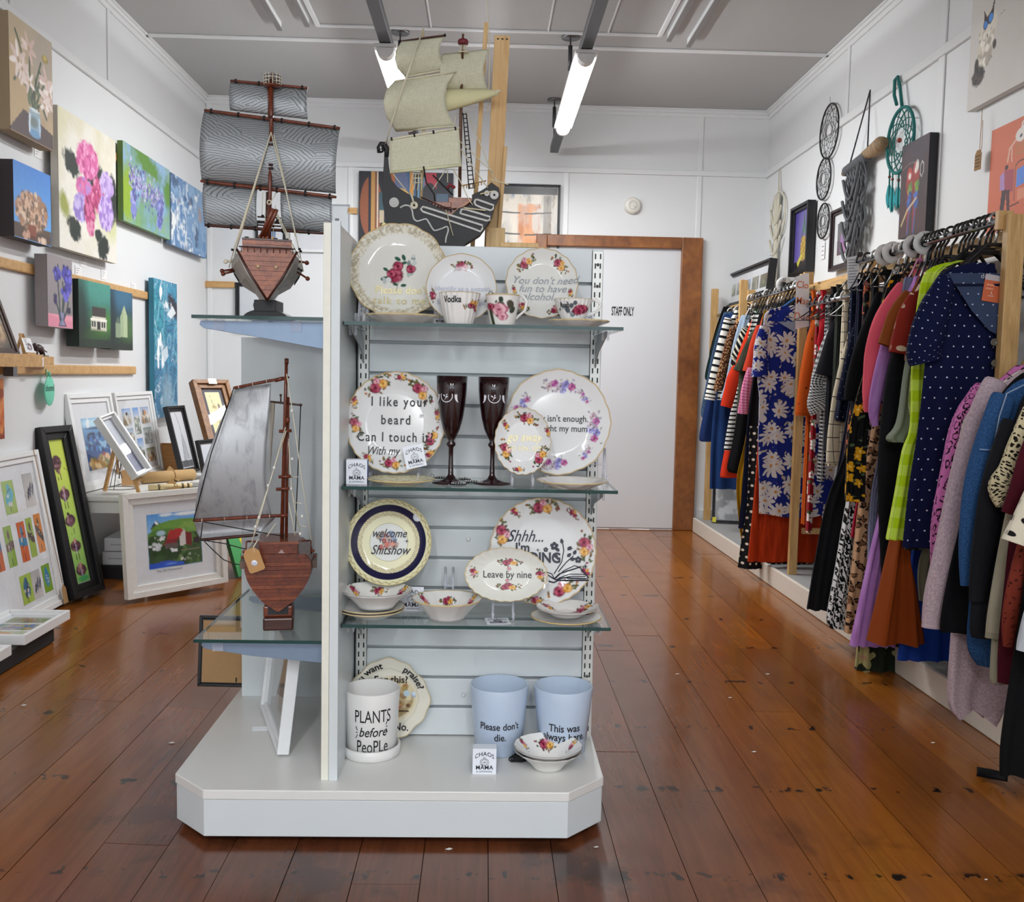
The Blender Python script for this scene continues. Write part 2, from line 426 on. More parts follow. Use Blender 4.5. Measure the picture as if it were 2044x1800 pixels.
# ---------------------------------------------------------------- door in the back wall
dp0, dp1 = .42, pt(1349, 800, Y=WB)[0]
door = MB().box(dp0, dp1 + .005, WB - .012, WB + .03, .012, 2.0).build('door_1', plain('d5d7da', .45, var=.012, scale=4)); struct(door)
oak = wood('6e4020', '9a6233', .35, (4, 30, 3))
ax = pt(1378, 800, Y=WB)[0]
for b in ((dp1, ax + .045, WB - .045, WB, 0, 2.08), (dp0 - .075, dp0, WB - .045, WB, 0, 2.08), (dp0, dp1, WB - .045, WB, 2.0, 2.08)):
    MB().box(*b).build('architrave', oak, door, bev=.006)
q = pt(1243, 622, Y=WB - .013)
text('STAFF ONLY', .085, INK, door, frame_at(q, (1, 0, 0), (0, 0, 1)), sx=.33, off=.03)
# smoke alarm
q = pt(1262, 411, Y=WB)
sa = thing('smoke_alarm', 'round white smoke alarm high on the back wall above the door', 'smoke alarm', q)
Mx = frame_at(q, (1, 0, 0), (0, 0, 1))
MB(Mx).lathe([(.06, 0), (.06, .012), (.056, .03), (.045, .036), (.02, .038), (0, .038)], n=36).build('alarm_body', plain('dedbd2', .4), sa)
MB(Mx).lathe([(.030, .037), (.030, .0395), (.026, .0395), (.026, .037)], n=24).box(.008, .02, -.02, -.005, .036, .04).build('vent_ring', plain('bdbab2', .5), sa)
# ---------------------------------------------------------------- hung strip lights
tubem = NT('tube_light'); em = tubem.n('Emission', {'Color': (.98, .99, 1, 1), 'Strength': TUBE_POWER})
tubem.t.links.new(em.outputs[0], tubem.out.inputs['Surface']); tubem = tubem.m
steel = plain('77787a', .3, .8); capm = plain('dcdcda', .45); trackm = plain('55565a', .4, .6)
def strip_light(X, y0, y1, z, lab):
    t_ = thing('strip_light', lab, 'light', (X, y0, z), 'hung strip lights')
    A = [math.radians(a) for a in range(-8, 189, 14)]
    def half(y0, y1, r): return [[(X + r * math.cos(a), yy, z - r * math.sin(a)) for a in A] for yy in (y0, y1)]
    k = len(A); mb = MB(); s0, s1 = half(y0 + .06, y1 - .03, .04)
    mb.add(s0 + s1, [(i, i + 1, i + 1 + k, i + k) for i in range(k - 1)] + [tuple(range(k)), tuple(range(k, 2 * k))[::-1]], True)
    mb.build('tube_cover', tubem, t_)
    for a, b in ((y0, y0 + .06), (y1 - .03, y1)):
        mb = MB(); s0, s1 = half(a, b, .041)
        mb.add(s0 + s1, [(i + k, i + 1 + k, i + 1, i) for i in range(k - 1)] + [tuple(range(k))[::-1], tuple(range(k, 2 * k))]).build('end_cap', capm, t_)
    MB().box(X - .053, X + .053, y0, y1, z + .004, z + .022).build('housing', capm, t_)  # made wider than the tube so the overhang cuts light going up
    L = bpy.data.lights.new('led_board', 'AREA'); L.shape = 'RECTANGLE'; L.size = .06; L.size_y = y1 - y0 - .1; L.energy = LED_WATT; L.color = (.985, .99, 1)
    o = bpy.data.objects.new('led_board', L); COL.objects.link(o); o.parent = t_; o.location = (0, (y1 - y0) / 2 + .015, -.043)
def light_track(X, y0, y1, z, rods, lab):
    t_ = thing('light_track', lab, 'track', (X, y0, z), 'ceiling light tracks')
    MB().box(X - .028, X + .028, y0, y1, z, z + .045).build('rail', trackm, t_, bev=.003)
    for y in rods:
        MB().box(X - .012, X - .004, y - .006, y + .006, z + .045, CH - .012).tube([(X - .008, y, z + .16), (X - .008, y, CH - .05)], .012, 8).build('hanging_rod', plain('4a4a4c', .4, .5), t_)
        MB().lathe([(.05, -.012), (.05, 0)], (X - .008, y, CH), 20).build('ceiling_plate', steel, t_)
light_track(.45, -2.5, 6.87, 2.625, (-1.5, 1.5, 3.6, 5.57, 6.82), 'dark metal track hung on rods right of the ship masts')
light_track(-.492, -2.5, 6.87, 2.625, (-1.5, 1.5, 3.6, 5.57, 6.82), 'dark metal track hung on rods left of the cream sails')
strip_light(.45, 4.70, 6.12, 2.60, 'glowing strip light on the track right of the ship masts')
strip_light(-.492, 4.70, 6.12, 2.60, 'glowing strip light on the track left of the cream sails')
for X, n in ((.45, 'right'), (-.492, 'left')):
    for k, y in enumerate((-1.6, -3.4)):
        strip_light(X, y, y + 1.42, 2.60, 'strip light over the shop front, %s row, %s of the two behind the viewer' % (n, ('inner', 'outer')[k]))
# ---------------------------------------------------------------- low platform along the right wall
pf = thing('display_platform', 'long low white platform with grey top under the clothes racks', 'platform', (1.75, 2.4, 0))
x0, x1 = 1.507, 1.60
MB().prism([(x0, 6.9, .0), (x1, 2.2, 0), (x1 + .02, 2.2, 0), (x0 + .02, 6.9, 0)], (0, 0, .10)).build('front_board', plain('d9d2c6', .4), pf, bev=.004)
MB().prism([(x0 + .015, 6.93, .0), (x1 + .015, 2.2, 0), (1.945, 2.2, 0), (1.945, 6.93, 0)], (0, 0, .09)).build('platform_top', plain('9a9a99', .6, scale=20), pf)
# ================================================================ the shop display
melam = plain('d0d7da', .28, var=.02, scale=9, spec=.4); edgem = plain('e3e2d6', .35); shelfgrey = plain('d3d9dc', .3, var=.02)
DU = thing('display_unit', 'white four sided shop display unit with slatted back and chamfered base', 'display unit', (-.21, 2.7, 0))
def oct_(x0, x1, y0, y1, c): return [(x0 + c, y0), (x1 - c, y0), (x1, y0 + c), (x1, y1 - c), (x1 - c, y1), (x0 + c, y1), (x0, y1 - c), (x0, y0 + c)]
bx0, bx1, by0, by1 = -.722, .302, 2.205, 3.205
MB().prism([(x, y, .107) for x, y in oct_(bx0 - .003, bx1 + .003, by0 - .003, by1 + .003, .092)], (0, 0, .023)).build('base_top', plain('dcdcd9', .3, var=.02, scale=8), DU, bev=.002)
MB().prism([(x, y, .018) for x, y in oct_(bx0, bx1, by0, by1, .09)], (0, 0, .088)).build('base_skirt', melam, DU, bev=.0015)
MB().prism([(x, y, 0) for x, y in oct_(bx0 + .06, bx1 - .06, by0 + .06, by1 - .06, .09)], (0, 0, .018)).build('plinth', plain('0c0c0c', .8), DU)
MB().box(-.362, -.345, 2.268, 2.855, .13, 1.43).box(-.3448, -.3335, 2.268, 2.55, .13, 1.43).build('divider_panel', melam, DU, bev=.001)
MB().box(-.372, -.3545, 2.261, 2.268, .13, 1.434).build('edge_strip', edgem, DU, bev=.001)
MB().box(-.3535, -.333, 2.258, 2.2679, .13, 1.438).build('edge_strip', melam, DU, bev=.001)
MB().box(-.333, .302, 2.569, 2.585, .13, 1.425).build('back_board', plain('c3c9cc', .5), DU)
gz = [pt(950, y, Y=2.55)[2] for y in (561.5, 1352)]; stp = (gz[0] - gz[1]) / 13
zs = [gz[1] + stp * k for k in range(-2, 15)]
zs = [.13] + [z for z in zs if .16 < z < 1.4] + [1.425]
for a, b in zip(zs, zs[1:]):
    MB().box(-.30, .272, 2.55, 2.569, a + .004, b - (.004 if b < 1.42 else 0)).build('slat', melam, DU, bev=.0015)
for x in (-.3145, .2865):
    u = MB().box(x - .0135, x + .0135, 2.546, 2.569, .135, 1.42).build('upright', plain('d8dad6', .35, .2), DU, bev=.001)
    sl = MB()
    for k in range(52):
        for dx in (-.0065, .0065): sl.box(x + dx - .0017, x + dx + .0017, 2.5452, 2.547, .15 + k * .0245, .15 + k * .0245 + .0135)
    o = sl.build('slot_shade', plain('16181a', .6), u); o['kind'] = 'stuff'  # dark boxes paint the shade inside the punched slots
    for z in (.30, .72, 1.33, 1.385): MB(frame_at((x, 2.5458, z), (1, 0, 0), (0, 0, 1))).lathe([(.004, 0), (.004, .0015), (0, .002)], n=10).build('screw', plain('707274', .3, .8), u)
MB().box(.273, .302, 2.552, 2.569, .13, 1.425).build('end_strip', melam, DU)
MB().box(-.705, -.362, 2.856, 2.89, .13, 1.19).build('rear_panel', melam, DU, bev=.001)
MB().box(-.362, -.065, 2.86, 2.88, .13, 1.40).box(-.082, -.062, 2.586, 3.14, .13, 1.40).build('core_panel', melam, DU)
MB().box(-.344, -.083, 2.586, 2.859, 1.385, 1.40).build('core_top', plain('c9ccce', .4), DU)
z_ = pt(935, 1077, Y=2.55)[2]
for q in (pt(935, 1076, Y=2.549), pt(925, 1387, Y=2.549)):
    MB(frame_at(q, (1, 0, 0), (0, 0, 1))).lathe([(.006, 0), (.006, .002), (.003, .003), (0, .003)], n=12).build('wall_plug', plain('cfd3d2', .4), DU)
GZ = [pt(960, 650, Y=2.3)[2] + .003, pt(960, 972, Y=2.3)[2], pt(960, 1244, Y=2.3)[2]]
GZ = [1.214, .829, .4985]
brm = plain('a9b0b3', .35, .5); blue = plain('7f91a8', .35, .4)
def glass_shelf(x0, x1, y0, y1, z, lab):
    t_ = thing('glass_shelf', lab, 'glass shelf', ((x0 + x1) / 2, (y0 + y1) / 2, z - .008), 'glass shelves of the display unit')
    MB().box(x0 + .001, x1 - .001, y0 + .001, y1 - .001, z - .008, z).build('glass_pane', shelf_glass(), t_)
    MB().box(x0, x1, y0, y0 + .0009, z - .008, z).box(x0, x0 + .0009, y0, y1, z - .008, z).box(x1 - .0009, x1, y0, y1, z - .008, z).build('polished_edge', shelf_glass(True), t_)
for k, (x0, x1, n) in enumerate(((-.331, .322, 'top'), (-.331, .320, 'middle'), (-.331, .312, 'bottom'))):
    z = GZ[k]
    glass_shelf(x0, x1, 2.292, 2.540, z, 'clear glass shelf across the slatted back, %s one of three' % n)
    for x in (-.3145, .2865):
        b = MB().prism([(x - .002, 2.546, z - .009), (x - .002, 2.546, z - .095), (x - .002, 2.50, z - .06), (x - .002, 2.33, z - .022), (x - .002, 2.32, z - .009)], (.004, 0, 0)).build('shelf_bracket', brm, DU, bev=.0008)
        for y in (2.345, 2.50):
            MB().box(x - .011, x + .011, y - .012, y + .012, z - .0115, z - .0085).box(x + .0045, x + .008, y - .01, y + .01, z - .03, z - .0115).box(x - .008, x - .0045, y - .01, y + .01, z - .03, z - .0115).build('clear_clip', acrylic(), b)
        MB().box(x - .006, x + .006, 2.36, 2.546, z - .0125, z - .0115).build('bracket_flange', brm, b)
SL = [pt(402, 628, Y=2.30), pt(393, 1276, Y=2.30)]
for k, n in ((0, 'carrying the tall grey sailed ship'), (1, 'carrying the brown wooden ship')):
    q = SL[k]; z = q[2]
    glass_shelf(-.682, -.376, 2.30, 2.85, z, 'glass side shelf %s' % n)
    for y in (2.325, 2.80):
        h = .062 if k == 0 else .05
        b = MB().prism([(-.668, y, z - .012), (-.374, y, z - .012), (-.374, y, z - .012 - h), (-.55, y, z - .046), (-.66, y, z - .03), (-.671, y, z - .022)], (0, .003, 0)).build('side_bracket', blue, DU, bev=.0008)
        for x in ((-.625, -.445) if k == 0 else (-.63,)):
            MB().box(x - .013, x + .013, y - .004, y - .0005, z - .034, z - .0085).box(x - .009, x + .009, y - .004, y + .014, z - .0115, z - .0085).build('clear_clip', acrylic(), b)
# ================================================================ pictures
canvasm = glaze(.55, 'canvas'); printm = glaze(.35, 'print')
whitef = plain('e4e5e5', .3, var=.02); blackf = plain('17171a', .4); matm = plain('dcdce0', .7); brownf = wood('2c1a12', '4a2d1e', .35)
pine = wood('b98c55', 'd4ac74', .5, (3, 26, 26)); kraft = plain('b08a5c', .8, scale=90); mdf = plain('a5835a', .85, scale=60)
LW = -WX
def wall_frame(side, y, z):
    return frame_at((-WX, y, z), (0, 1, 0), (0, 0, 1)) if side == 'L' else frame_at((WX, y, z), (0, -1, 0), (0, 0, 1)) if side == 'R' else frame_at((y, WB, z), (1, 0, 0), (0, 0, 1))
def shifted(M, x, y, z): return M @ Matrix.Translation((x, y, z))
def canvas(name, lab, M, w, h, d, paint, edge, seed=1, gap=.004, cat='painting', front=canvasm, **k):
    """a stretched canvas: box of depth d standing gap off the wall, painted face as its own part"""
    t_ = thing(name, lab, cat, M @ V(w / 2, 0, gap))
    MB(M).box(0, w, 0, h, gap, gap + d - .0008).build('stretched_canvas', edge, t_, bev=.002)
    grid_art(MB(), M, w, h, paint, z=gap + d, seed=seed, **k).build('painted_face', front, t_)
    return t_
def framed(name, lab, M, w, h, d, fw, fmat, paint=None, mat_w=0, seed=1, step=.5, glass=True, prints=None, cat='framed picture', matc=None, bev=.002, back=None):
    """picture frame: four mitred mouldings joined as the frame, mount, printed sheet(s), glazing"""
    t_ = thing(name, lab, cat, M @ V(w / 2, 0, 0))
    mb = MB(M)
    def ring(o, i, z0, z1):
        a = [(o, o), (w - o, o), (w - o, h - o), (o, h - o)]; b = [(i, i), (w - i, i), (w - i, h - i), (i, h - i)]
        for k in range(4):
            n = (k + 1) % 4; q = [a[k], a[n], b[n], b[k]]
            mb.add([(x, y, z0) for x, y in q] + [(x, y, z1) for x, y in q], [(3, 2, 1, 0), (4, 5, 6, 7), (0, 1, 5, 4), (1, 2, 6, 5), (2, 3, 7, 6), (3, 0, 4, 7)])
    ring(0, fw * step, 0, d); ring(fw * step, fw, 0, d * .72)
    mb.build('frame', fmat, t_, bev=bev)
    z = d * .45
    MB(M).box(fw * .7, w - fw * .7, fw * .7, h - fw * .7, .001, z - .004).build('backing_board', back or mdf, t_)
    if mat_w or prints: MB(M).box(fw * .8, w - fw * .8, fw * .8, h - fw * .8, z - .004, z).build('mount', matc or matm, t_)
    if prints:
        for k, (x0, y0, x1, y1, pf) in enumerate(prints):
            W, H = w - 2 * fw, h - 2 * fw
            grid_art(MB(), shifted(M, fw + x0 * W, fw + (1 - y1) * H, z + .0008), W * (x1 - x0), H * (y1 - y0), pf, seed=seed + k).build('print', printm, t_)
    elif paint:
        o = fw + mat_w
        grid_art(MB(), shifted(M, o, o, z + .0008), w - 2 * o, h - 2 * o, paint, seed=seed).build('print', printm, t_)
    if glass: MB(M).add([(fw, fw, z + .003), (w - fw, fw, z + .003), (w - fw, h - fw, z + .003), (fw, h - fw, z + .003)], [(0, 1, 2, 3)]).build('glazing', thin_glass(), t_)
    return t_
# ---- the paintings of the left wall
def art_lilies(a):
    a.gv('b9ab90', 'a98f74').cl('c2ad84', 3, .5, .3, 1, .6)
    a.e(.15, .6, .3, .5, 'c2a36e', a=.5, soft=.8).e(.8, .2, .3, .3, 'a79d92', soft=.9, a=.7)
    a.p([(.0, 1), (.0, .97), (.3, .76), (1, .86), (1, 1)], '4b3838')
    for P in ([(.52, .72), (.38, .45), (.22, .2), (.14, .12)], [(.54, .72), (.6, .45), (.72, .26)], [(.52, .72), (.42, .56), (.2, .48), (.1, .55)], [(.55, .7), (.72, .64), (.84, .74)], [(.55, .7), (.78, .45), (.68, .34)], [(.53, .72), (.46, .5), (.45, .28)], [(.54, .7), (.36, .52), (.34, .36)]): a.l(P, .035, '46553c')
    for k in range(40): a.e(a.rng.uniform(.4, .68), a.rng.uniform(.44, .68), .05, .012, a.rng.choice(['3c4a3a', '2f3d33', '56664c', '6b7a58']), a.rng.uniform(40, 140), .3)
    def lily(x, y, r, n=6):
        for k in range(n):
            t = k * 6.283 / n + a.rng.random(); a.e(x + r * .5 * math.cos(t), y + r * .5 * math.sin(t) / a.asp, r * .55, r * .17 / a.asp, a.rng.choice(['e6d6cc', 'd3b8ae', 'f2e9e2', 'dcc6bc']), math.degrees(t), .3)
        a.e(x, y, r * .18, r * .18 / a.asp, 'b89a78', 0, .5)
    for x, y, r in ((.44, .2, .17), (.2, .36, .19), (.34, .46, .15), (.86, .4, .18), (.84, .55, .18), (.44, .5, .13), (.92, .5, .15), (.28, .42, .14), (.8, .62, .12)): lily(x, y, r)
    a.e(.82, .2, .08, .035, '9c8a45', 0, .4).e(.82, .19, .04, .02, 'c9b45a')
    a.e(.55, .86, .15, .10, '8fb0c8', 0, .08).p([(.43, .72), (.67, .72), (.7, .82), (.4, .82)], '93b2c6', .8).e(.55, .93, .14, .035, '6c9bc4').e(.53, .83, .1, .05, '6a7266', 0, .6, a=.8).e(.55, .72, .125, .012, 'd5e4ea')
    a.l([(.44, .78), (.43, .92)], .03, 'e2eef4').l([(.66, .78), (.67, .92)], .025, 'c6dae6').nz(.07, 50)
def art_bouquet(a):
    a.gv('3d84d8', '6aaef0', 0, .75).nz(.05, 20).r(0, .8, 1, 1, '5d4a3c').p([(0, .8), (1, .88), (1, 1), (0, 1)], '54433a')
    a.e(.47, .62, .38, .24, '9b7a62', soft=.5, rag=.25); a.scatter(320, .47, .6, .42, .25, .034, ['c9a488', 'b58a6c', 'e2c8b0', '8c6a55', '6f5c4c', 'd9b498', 'a77f62'])
    a.r(.36, .78, .58, .95, '8a4a34').e(.47, .94, .12, .02, '6b3828').scatter(6, .3, .93, .1, .03, .04, ['d8b7a0', 'c79c84']).scatter(6, .72, .96, .1, .02, .04, ['d8b7a0', 'e5cdb8'])
def art_pink(a):
    a.gv('e4dfca', 'e6e2d8').cl('d9d5ab', 2.2, .55, .3, 2, .6).cl('f0eee6', 3, .55, .2, 4, .7)
    a.e(.08, .68, .1, .07, '9aa04c', 40, .7, .3).e(.9, .7, .15, .13, 'c8cf8a', 0, .9, a=.7).e(.5, .62, .12, .1, '8ea05a', 0, .8, a=.8)
    for x, y, rx, ry, r in ((.2, .36, .13, .09, 20), (.93, .5, .1, .2, 0), (.86, .58, .12, .16, 15), (.66, .36, .1, .08, 0), (.52, .45, .09, .1, 0), (.24, .83, .11, .08, 15), (.74, .9, .1, .1, -10), (.66, .82, .07, .05, 0)):
        a.e(x, y, rx, ry, '1f2a22', r, .3, .35)
    def bloom(x, y, rx, ry, cs, k=60):
        a.e(x, y, rx, ry, cs[0], 0, .35, .25); a.scatter(k * 2, x, y, rx * .95, ry * .95, .024, cs)
    bloom(.48, .28, .18, .13, ['d865a2', 'e88abb', 'f0a5cc', 'c44e8e', 'e277ae'], 90)
    bloom(.42, .5, .13, .07, ['c85a9b', 'e07fb2', 'd46aa6', 'b88ad0']); bloom(.34, .66, .11, .09, ['a38cd0', 'b6a2de', '8f78c4', 'c7b8e8'], 70)
    bloom(.5, .66, .09, .12, ['b03470', 'c84c86', '8c2858', 'd66a9a']); bloom(.66, .52, .11, .13, ['c0487e', 'd8709c', 'a83468', 'e58db4'], 70)
    bloom(.82, .4, .12, .09, ['c0a4dc', 'd2bce8', 'a98cd0'], 60); bloom(.8, .62, .13, .14, ['b394d8', 'cdb5e8', '9c7cc8', 'dac8f0'], 90); bloom(.52, .78, .05, .05, ['c05080', 'e090b0'], 20)
    a.nz(.05, 60)
def art_wisteria(a):
    a.gv('8fb0cc', '7fa8cf').cl('6f9b4c', 3.5, .56, .2, 3, .8).cl('8db455', 5, .6, .15, 6, .7)
    a.e(.08, .65, .12, .4, '8fae2e', 0, .7, .3).e(.5, .12, .3, .14, '5f8a3c', 10, .7, .35).e(.95, .35, .1, .2, '5c8a3a', 0, .7, .3)
    for i in range(380):
        x = a.rng.uniform(.12, .85); yc = .35 + .25 * x + a.rng.gauss(0, .1); z = a.rng.uniform(.008, .02)
        a.e(x, yc, z, z * 1.2, a.rng.choice(['5c5f9c', '7b7ebb', '9a9ac8', 'b3b0d8', '4b5290', '8a70a8', 'c9c4e0']), a.rng.uniform(0, 180), .4)
    for x in (.2, .75): a.scatter(40, x, .72, .05, .2, .028, ['5a66b0', '7f86c4', '5a5f98', 'a7a8d8'])
    a.nz(.08, 40)
def art_ocean(a):
    a.gv('7f9fc0', '6f94bd')
    f = a.n(3, 1, 4) + .35 * a.n(9, 2)
    for k, (lo, c) in enumerate(((.1, 'b7c9d8'), (.27, '4f78a8'), (.4, 'dfe6ea'), (.52, '5f8ab8'), (.68, '8fb0cf'))):
        a.put(np.clip(1 - np.abs((f * 2.2) % 1 - lo) / .07, 0, 1), c, .85)
    a.cl('e9ecea', 6, .66, .1, 9).cl('2f4a70', 7, .7, .06, 11, .8).cl('a98d7c', 5, .74, .08, 12, .7); a.nz(.08, 50)
def art_iris(a):
    a.gv('9a9294', '8e888b').nz(.05, 30).r(0, .82, 1, 1, 'e08fa4')
    a.p([(0, .82), (1, .82), (1, .9), (.4, .86)], 'eaa3b4', .7)
    for P in ([(.5, .95), (.45, .6), (.4, .3), (.42, .12)], [(.55, .95), (.6, .6), (.75, .4), (.82, .15)], [(.5, .95), (.42, .75), (.25, .55)], [(.6, .9), (.75, .75), (.82, .62)], [(.52, .95), (.66, .6), (.6, .35)]): a.l(P, .05, '3d4a4c')
    for x, y, r in ((.38, .24, .14), (.78, .2, .16), (.85, .32, .13), (.7, .5, .15), (.8, .44, .12)): a.scatter(22, x, y, r, r * .5, .06, ['4a45a8', '5c58c0', '37338c', '6f6ad0', '2c2a60'])
    a.e(.3, .6, .07, .08, '35305c', 0, .4, .4).e(.84, .74, .08, .05, '303048', 0, .4, .4)
    a.p([(.46, .78), (.66, .78), (.62, .88), (.72, .97), (.42, .97), (.52, .88)], '8a93b4', .8); a.l([(.46, .78), (.52, .88), (.42, .97), (.72, .97), (.62, .88), (.66, .78)], .025, '2d3960')
def art_cottage(a):
    a.gv('3f8f83', '173226', .0, .75).e(.6, .1, .5, .25, '4f9d8e', 0, .9, a=.6).e(.75, .6, .35, .2, '4f8a2c', 0, .9, .2, a=.75).e(.3, .85, .4, .15, '2f5a20', 0, .9, a=.7).r(0, .88, 1, 1, '1c2420', .8)
    a.e(.05, .5, .22, .6, '0f1f19', 0, .9, a=.8)
    a.r(.4, .38, .84, .52, '3c3634').r(.4, .52, .84, .6, 'd9d6c4').r(.36, .57, .86, .73, 'cfcdbd').r(.55, .6, .66, .74, '2a2c2a')
    for x in (.39, .46, .7, .77): a.r(x, .6, x + .05, .69, '20282a')
    a.l([(.36, .57), (.86, .57)], .03, 'efeee2').l([(.36, .73), (.86, .735)], .02, '8f927c'); a.nz(.1, 40)
def art_church(a):
    a.gv('2c5a74', '1c3324', 0, .8).e(.5, .1, .5, .2, '3a7090', 0, .9, a=.7).e(.8, .62, .4, .2, '4c7038', 0, .9, a=.7).r(0, .9, 1, 1, '1c241e', .8)
    a.e(.05, .5, .2, .6, '0e1a20', 0, .9, a=.7)
    a.p([(.42, .45), (.6, .24), (.62, .24), (.76, .42), (.76, .78), (.42, .78)], '9cb08c').p([(.58, .26), (.6, .24), (.76, .42), (.76, .78), (.58, .78)], 'b4c49c', .8)
    a.r(.22, .55, .44, .8, '8fa084', .9).p([(.2, .56), (.33, .44), (.46, .56)], '5a6a5c'); a.nz(.1, 40)
def art_tall(a):
    a.gv('3d8fae', '2f6f98').e(.1, .3, .4, .25, '2e9fa8', 0, .9, a=.6)
    f = a.n(3.2, 3, 4, 2.4) + .3 * a.n(8, 5)
    for lo, c in ((.08, '1d3f6a'), (.25, '6fb8cc'), (.42, 'd8e6ea'), (.5, '24588a'), (.7, '4f9fc0'), (.86, '173458')): a.put(np.clip(1 - np.abs((f * 2.6) % 1 - lo) / .07, 0, 1), c, .8)
    a.e(.85, .18, .3, .06, '2b2c3c', 30, .3, .4).p([(.55, .24), (.8, .17), (.95, .22), (.72, .27)], 'e6ecee', .9).p([(.3, .52), (.55, .47), (.6, .55), (.42, .6)], 'd9e4ea', .8)
    a.e(.55, .85, .3, .12, '9fb9c6', 80, .9, .4, a=.6).cl('eef2f4', 6, .71, .06, 8, sy=3); a.nz(.08, 40)
def wallpic(px0, py0, px1, py1, xoff=-.03, side='L'):
    """size and place of a wall picture from two opposite corners of its face"""
    X = (-WX - xoff) if side == 'L' else (WX + xoff)
    p, q = pt(px0, py0, X=X), pt(px1, py1, X=X)
    return p[1], q[2], q[1] - p[1], p[2] - q[2]
def lc(name, lab, box, d, paint, edge, seed, gap=.022, **k):
    y, z, w, h = box
    return canvas(name, lab, wall_frame('L', y, z), w, h, d, paint, edge, seed, gap, **k)
lc('lily_painting', 'tall canvas of pale lilies in a glass jar, topmost at the shop wall edge', (3.985, 2.02, .385, .455), .06, art_lilies, plain('a08c70', .7), 3)
lc('bouquet_painting', 'square deep canvas of dried flowers in a brown pot on blue', (4.0, 1.607, .335, .302), .06, art_bouquet, plain('2a2224', .6), 4)
lc('hydrangea_painting', 'large white canvas of pink and lilac hydrangeas', (4.475, 1.625, .68, .62), .035, art_pink, plain('cfcbc0', .7), 5, ny=150, nx=130)
lc('wisteria_painting', 'green and blue wisteria canvas between hydrangeas and ocean painting', (5.27, 1.864, .76, .412), .03, art_wisteria, plain('5c7a3a', .6), 6)
lc('ocean_painting', 'pale blue swirled abstract canvas in the far corner, highest of its row', (6.05, 1.842, .76, .428), .03, art_ocean, plain('5f7a9a', .6), 7)
lc('iris_painting', 'narrow grey canvas of violet irises over a pink table', (4.30, 1.264, .255, .31), .055, art_iris, plain('8d8587', .7), 8)
lc('cottage_painting', 'dark green canvas of a small white cottage with verandah', (4.61, 1.187, .385, .312), .06, art_cottage, plain('10201a', .6), 9)
lc('church_painting', 'dark green canvas of a pale pointed gable shed beside the cottage', (5.02, 1.184, .31, .303), .05, art_church, plain('0c181c', .6), 10)
lc('wave_painting', 'tall narrow blue poured paint canvas hung down to the low table', (5.73, .80, .425, .81), .03, art_tall, plain('2f7890', .6), 11, ny=190, nx=90)
lc('orange_print', 'orange canvas cut off at the shop edge below the lion picture', (3.62, .80, .35, .24), .02, lambda a: a.gv('c8622a', 'b5501f').cl('e09050', 4, .5, .2, 1).cl('8c3c1c', 6, .62, .1, 4), plain('a9481f', .6), 12)
# timber hanging rails
def rail(lab, y0, y1, z, side='L'):
    if side == 'L': o = MB().box(LW, LW + .02, y0, y1, z - .022, z + .022).build('hanging_rail', pine, bev=.006)
    else: o = MB().box(y0, y1, WB - .02, WB, z - .022, z + .022).build('hanging_rail', pine, bev=.006)
    return tag(o, lab, 'timber rail')
rail('long pine rail behind the iris and cottage canvases', 3.3, 5.73, 1.506)
rail('lower pine rail carrying the small shelf and the mint tag', 3.3, 5.53, 1.078)
rail('pine rail along the upper wall behind the hydrangea canvas', 4.6, 5.42, 2.19)
x0, x1 = pt(405, 568, Y=WB)[0], pt(470, 568, Y=WB)[0]
rail('short pine rail on the far wall behind the tall ship hull', x0, x1, pt(440, 568, Y=WB)[2], 'B')
x0, x1 = pt(695, 420, Y=WB)[0], pt(714, 420, Y=WB)[0]
rail('short pine rail on the far wall beside the geometric painting', x0, x1, pt(700, 421, Y=WB)[2], 'B')
# price cards stuck on the wall
for px, py, lab in ((168, 522, 'small white price card right under the hydrangea canvas'), (209, 548, 'small white price card above the cottage canvas'),
                    (268, 574, 'small white price card above the pine rail end near the wave canvas'), (158, 541, 'small white price card between hydrangea canvas and cottage canvas'),
                    (78, 304, 'small white price card at the lower corner of the lily canvas'), (77, 480, 'small white price card at the lower corner of the bouquet canvas')):
    q = pt(px, py, X=LW + .006); M = shifted(wall_frame('L', q[1] - .035, q[2] - .025), 0, 0, .001)
    t_ = thing('price_card', lab, 'price card', q)
    MB(M).box(0, .075, 0, .05, 0, .0012).build('card', plain('e9e9e9', .6), t_)
    for k in range(3): MB(M).box(.01, .05 - .01 * k, .036 - .011 * k, .0385 - .011 * k, .0012, .0016).build('print_line', plain('8a8a90', .6), t_)
# small shelf with the lion picture
sh = thing('wall_shelf', 'short pine ledge on the wall holding the lion picture', 'shelf', (LW, 3.6, 1.09))
y1 = pt(72, 720, X=LW + .12)[1] + .05
MB().box(LW, LW + .12, 3.2, y1, 1.095, 1.125).build('ledge_board', pine, sh, bev=.002)
MB().box(LW + .115, LW + .125, 3.2, y1, 1.088, 1.14).build('front_lip', pine, sh, bev=.002)
MB().box(LW + .02, LW + .06, y1 - .12, y1 - .085, 1.05, 1.095).build('bracket', steel, sh)
def art_lion(a):
    a.gv('77705f', '4c463c').e(.5, .5, .5, .45, 'a08468', 0, .6, .2).scatter(120, .5, .45, .45, .45, .07, ['8f7354', 'b49472', '6b5644', 'c4a888', '99a0a0'])
    a.e(.52, .5, .24, .35, 'c49a80', 0, .4).e(.52, .72, .14, .08, 'e0d8cc', 0, .4).p([(.44, .62), (.6, .62), (.52, .7)], '5c3c38').l([(.52, .7), (.52, .78), (.44, .82)], .03, '46302c').l([(.52, .78), (.6, .82)], .03, '46302c')
    a.e(.4, .38, .05, .02, '2c2420').e(.63, .38, .05, .02, '2c2420').e(.52, .86, .14, .08, 'd8d4cc', 0, .5)
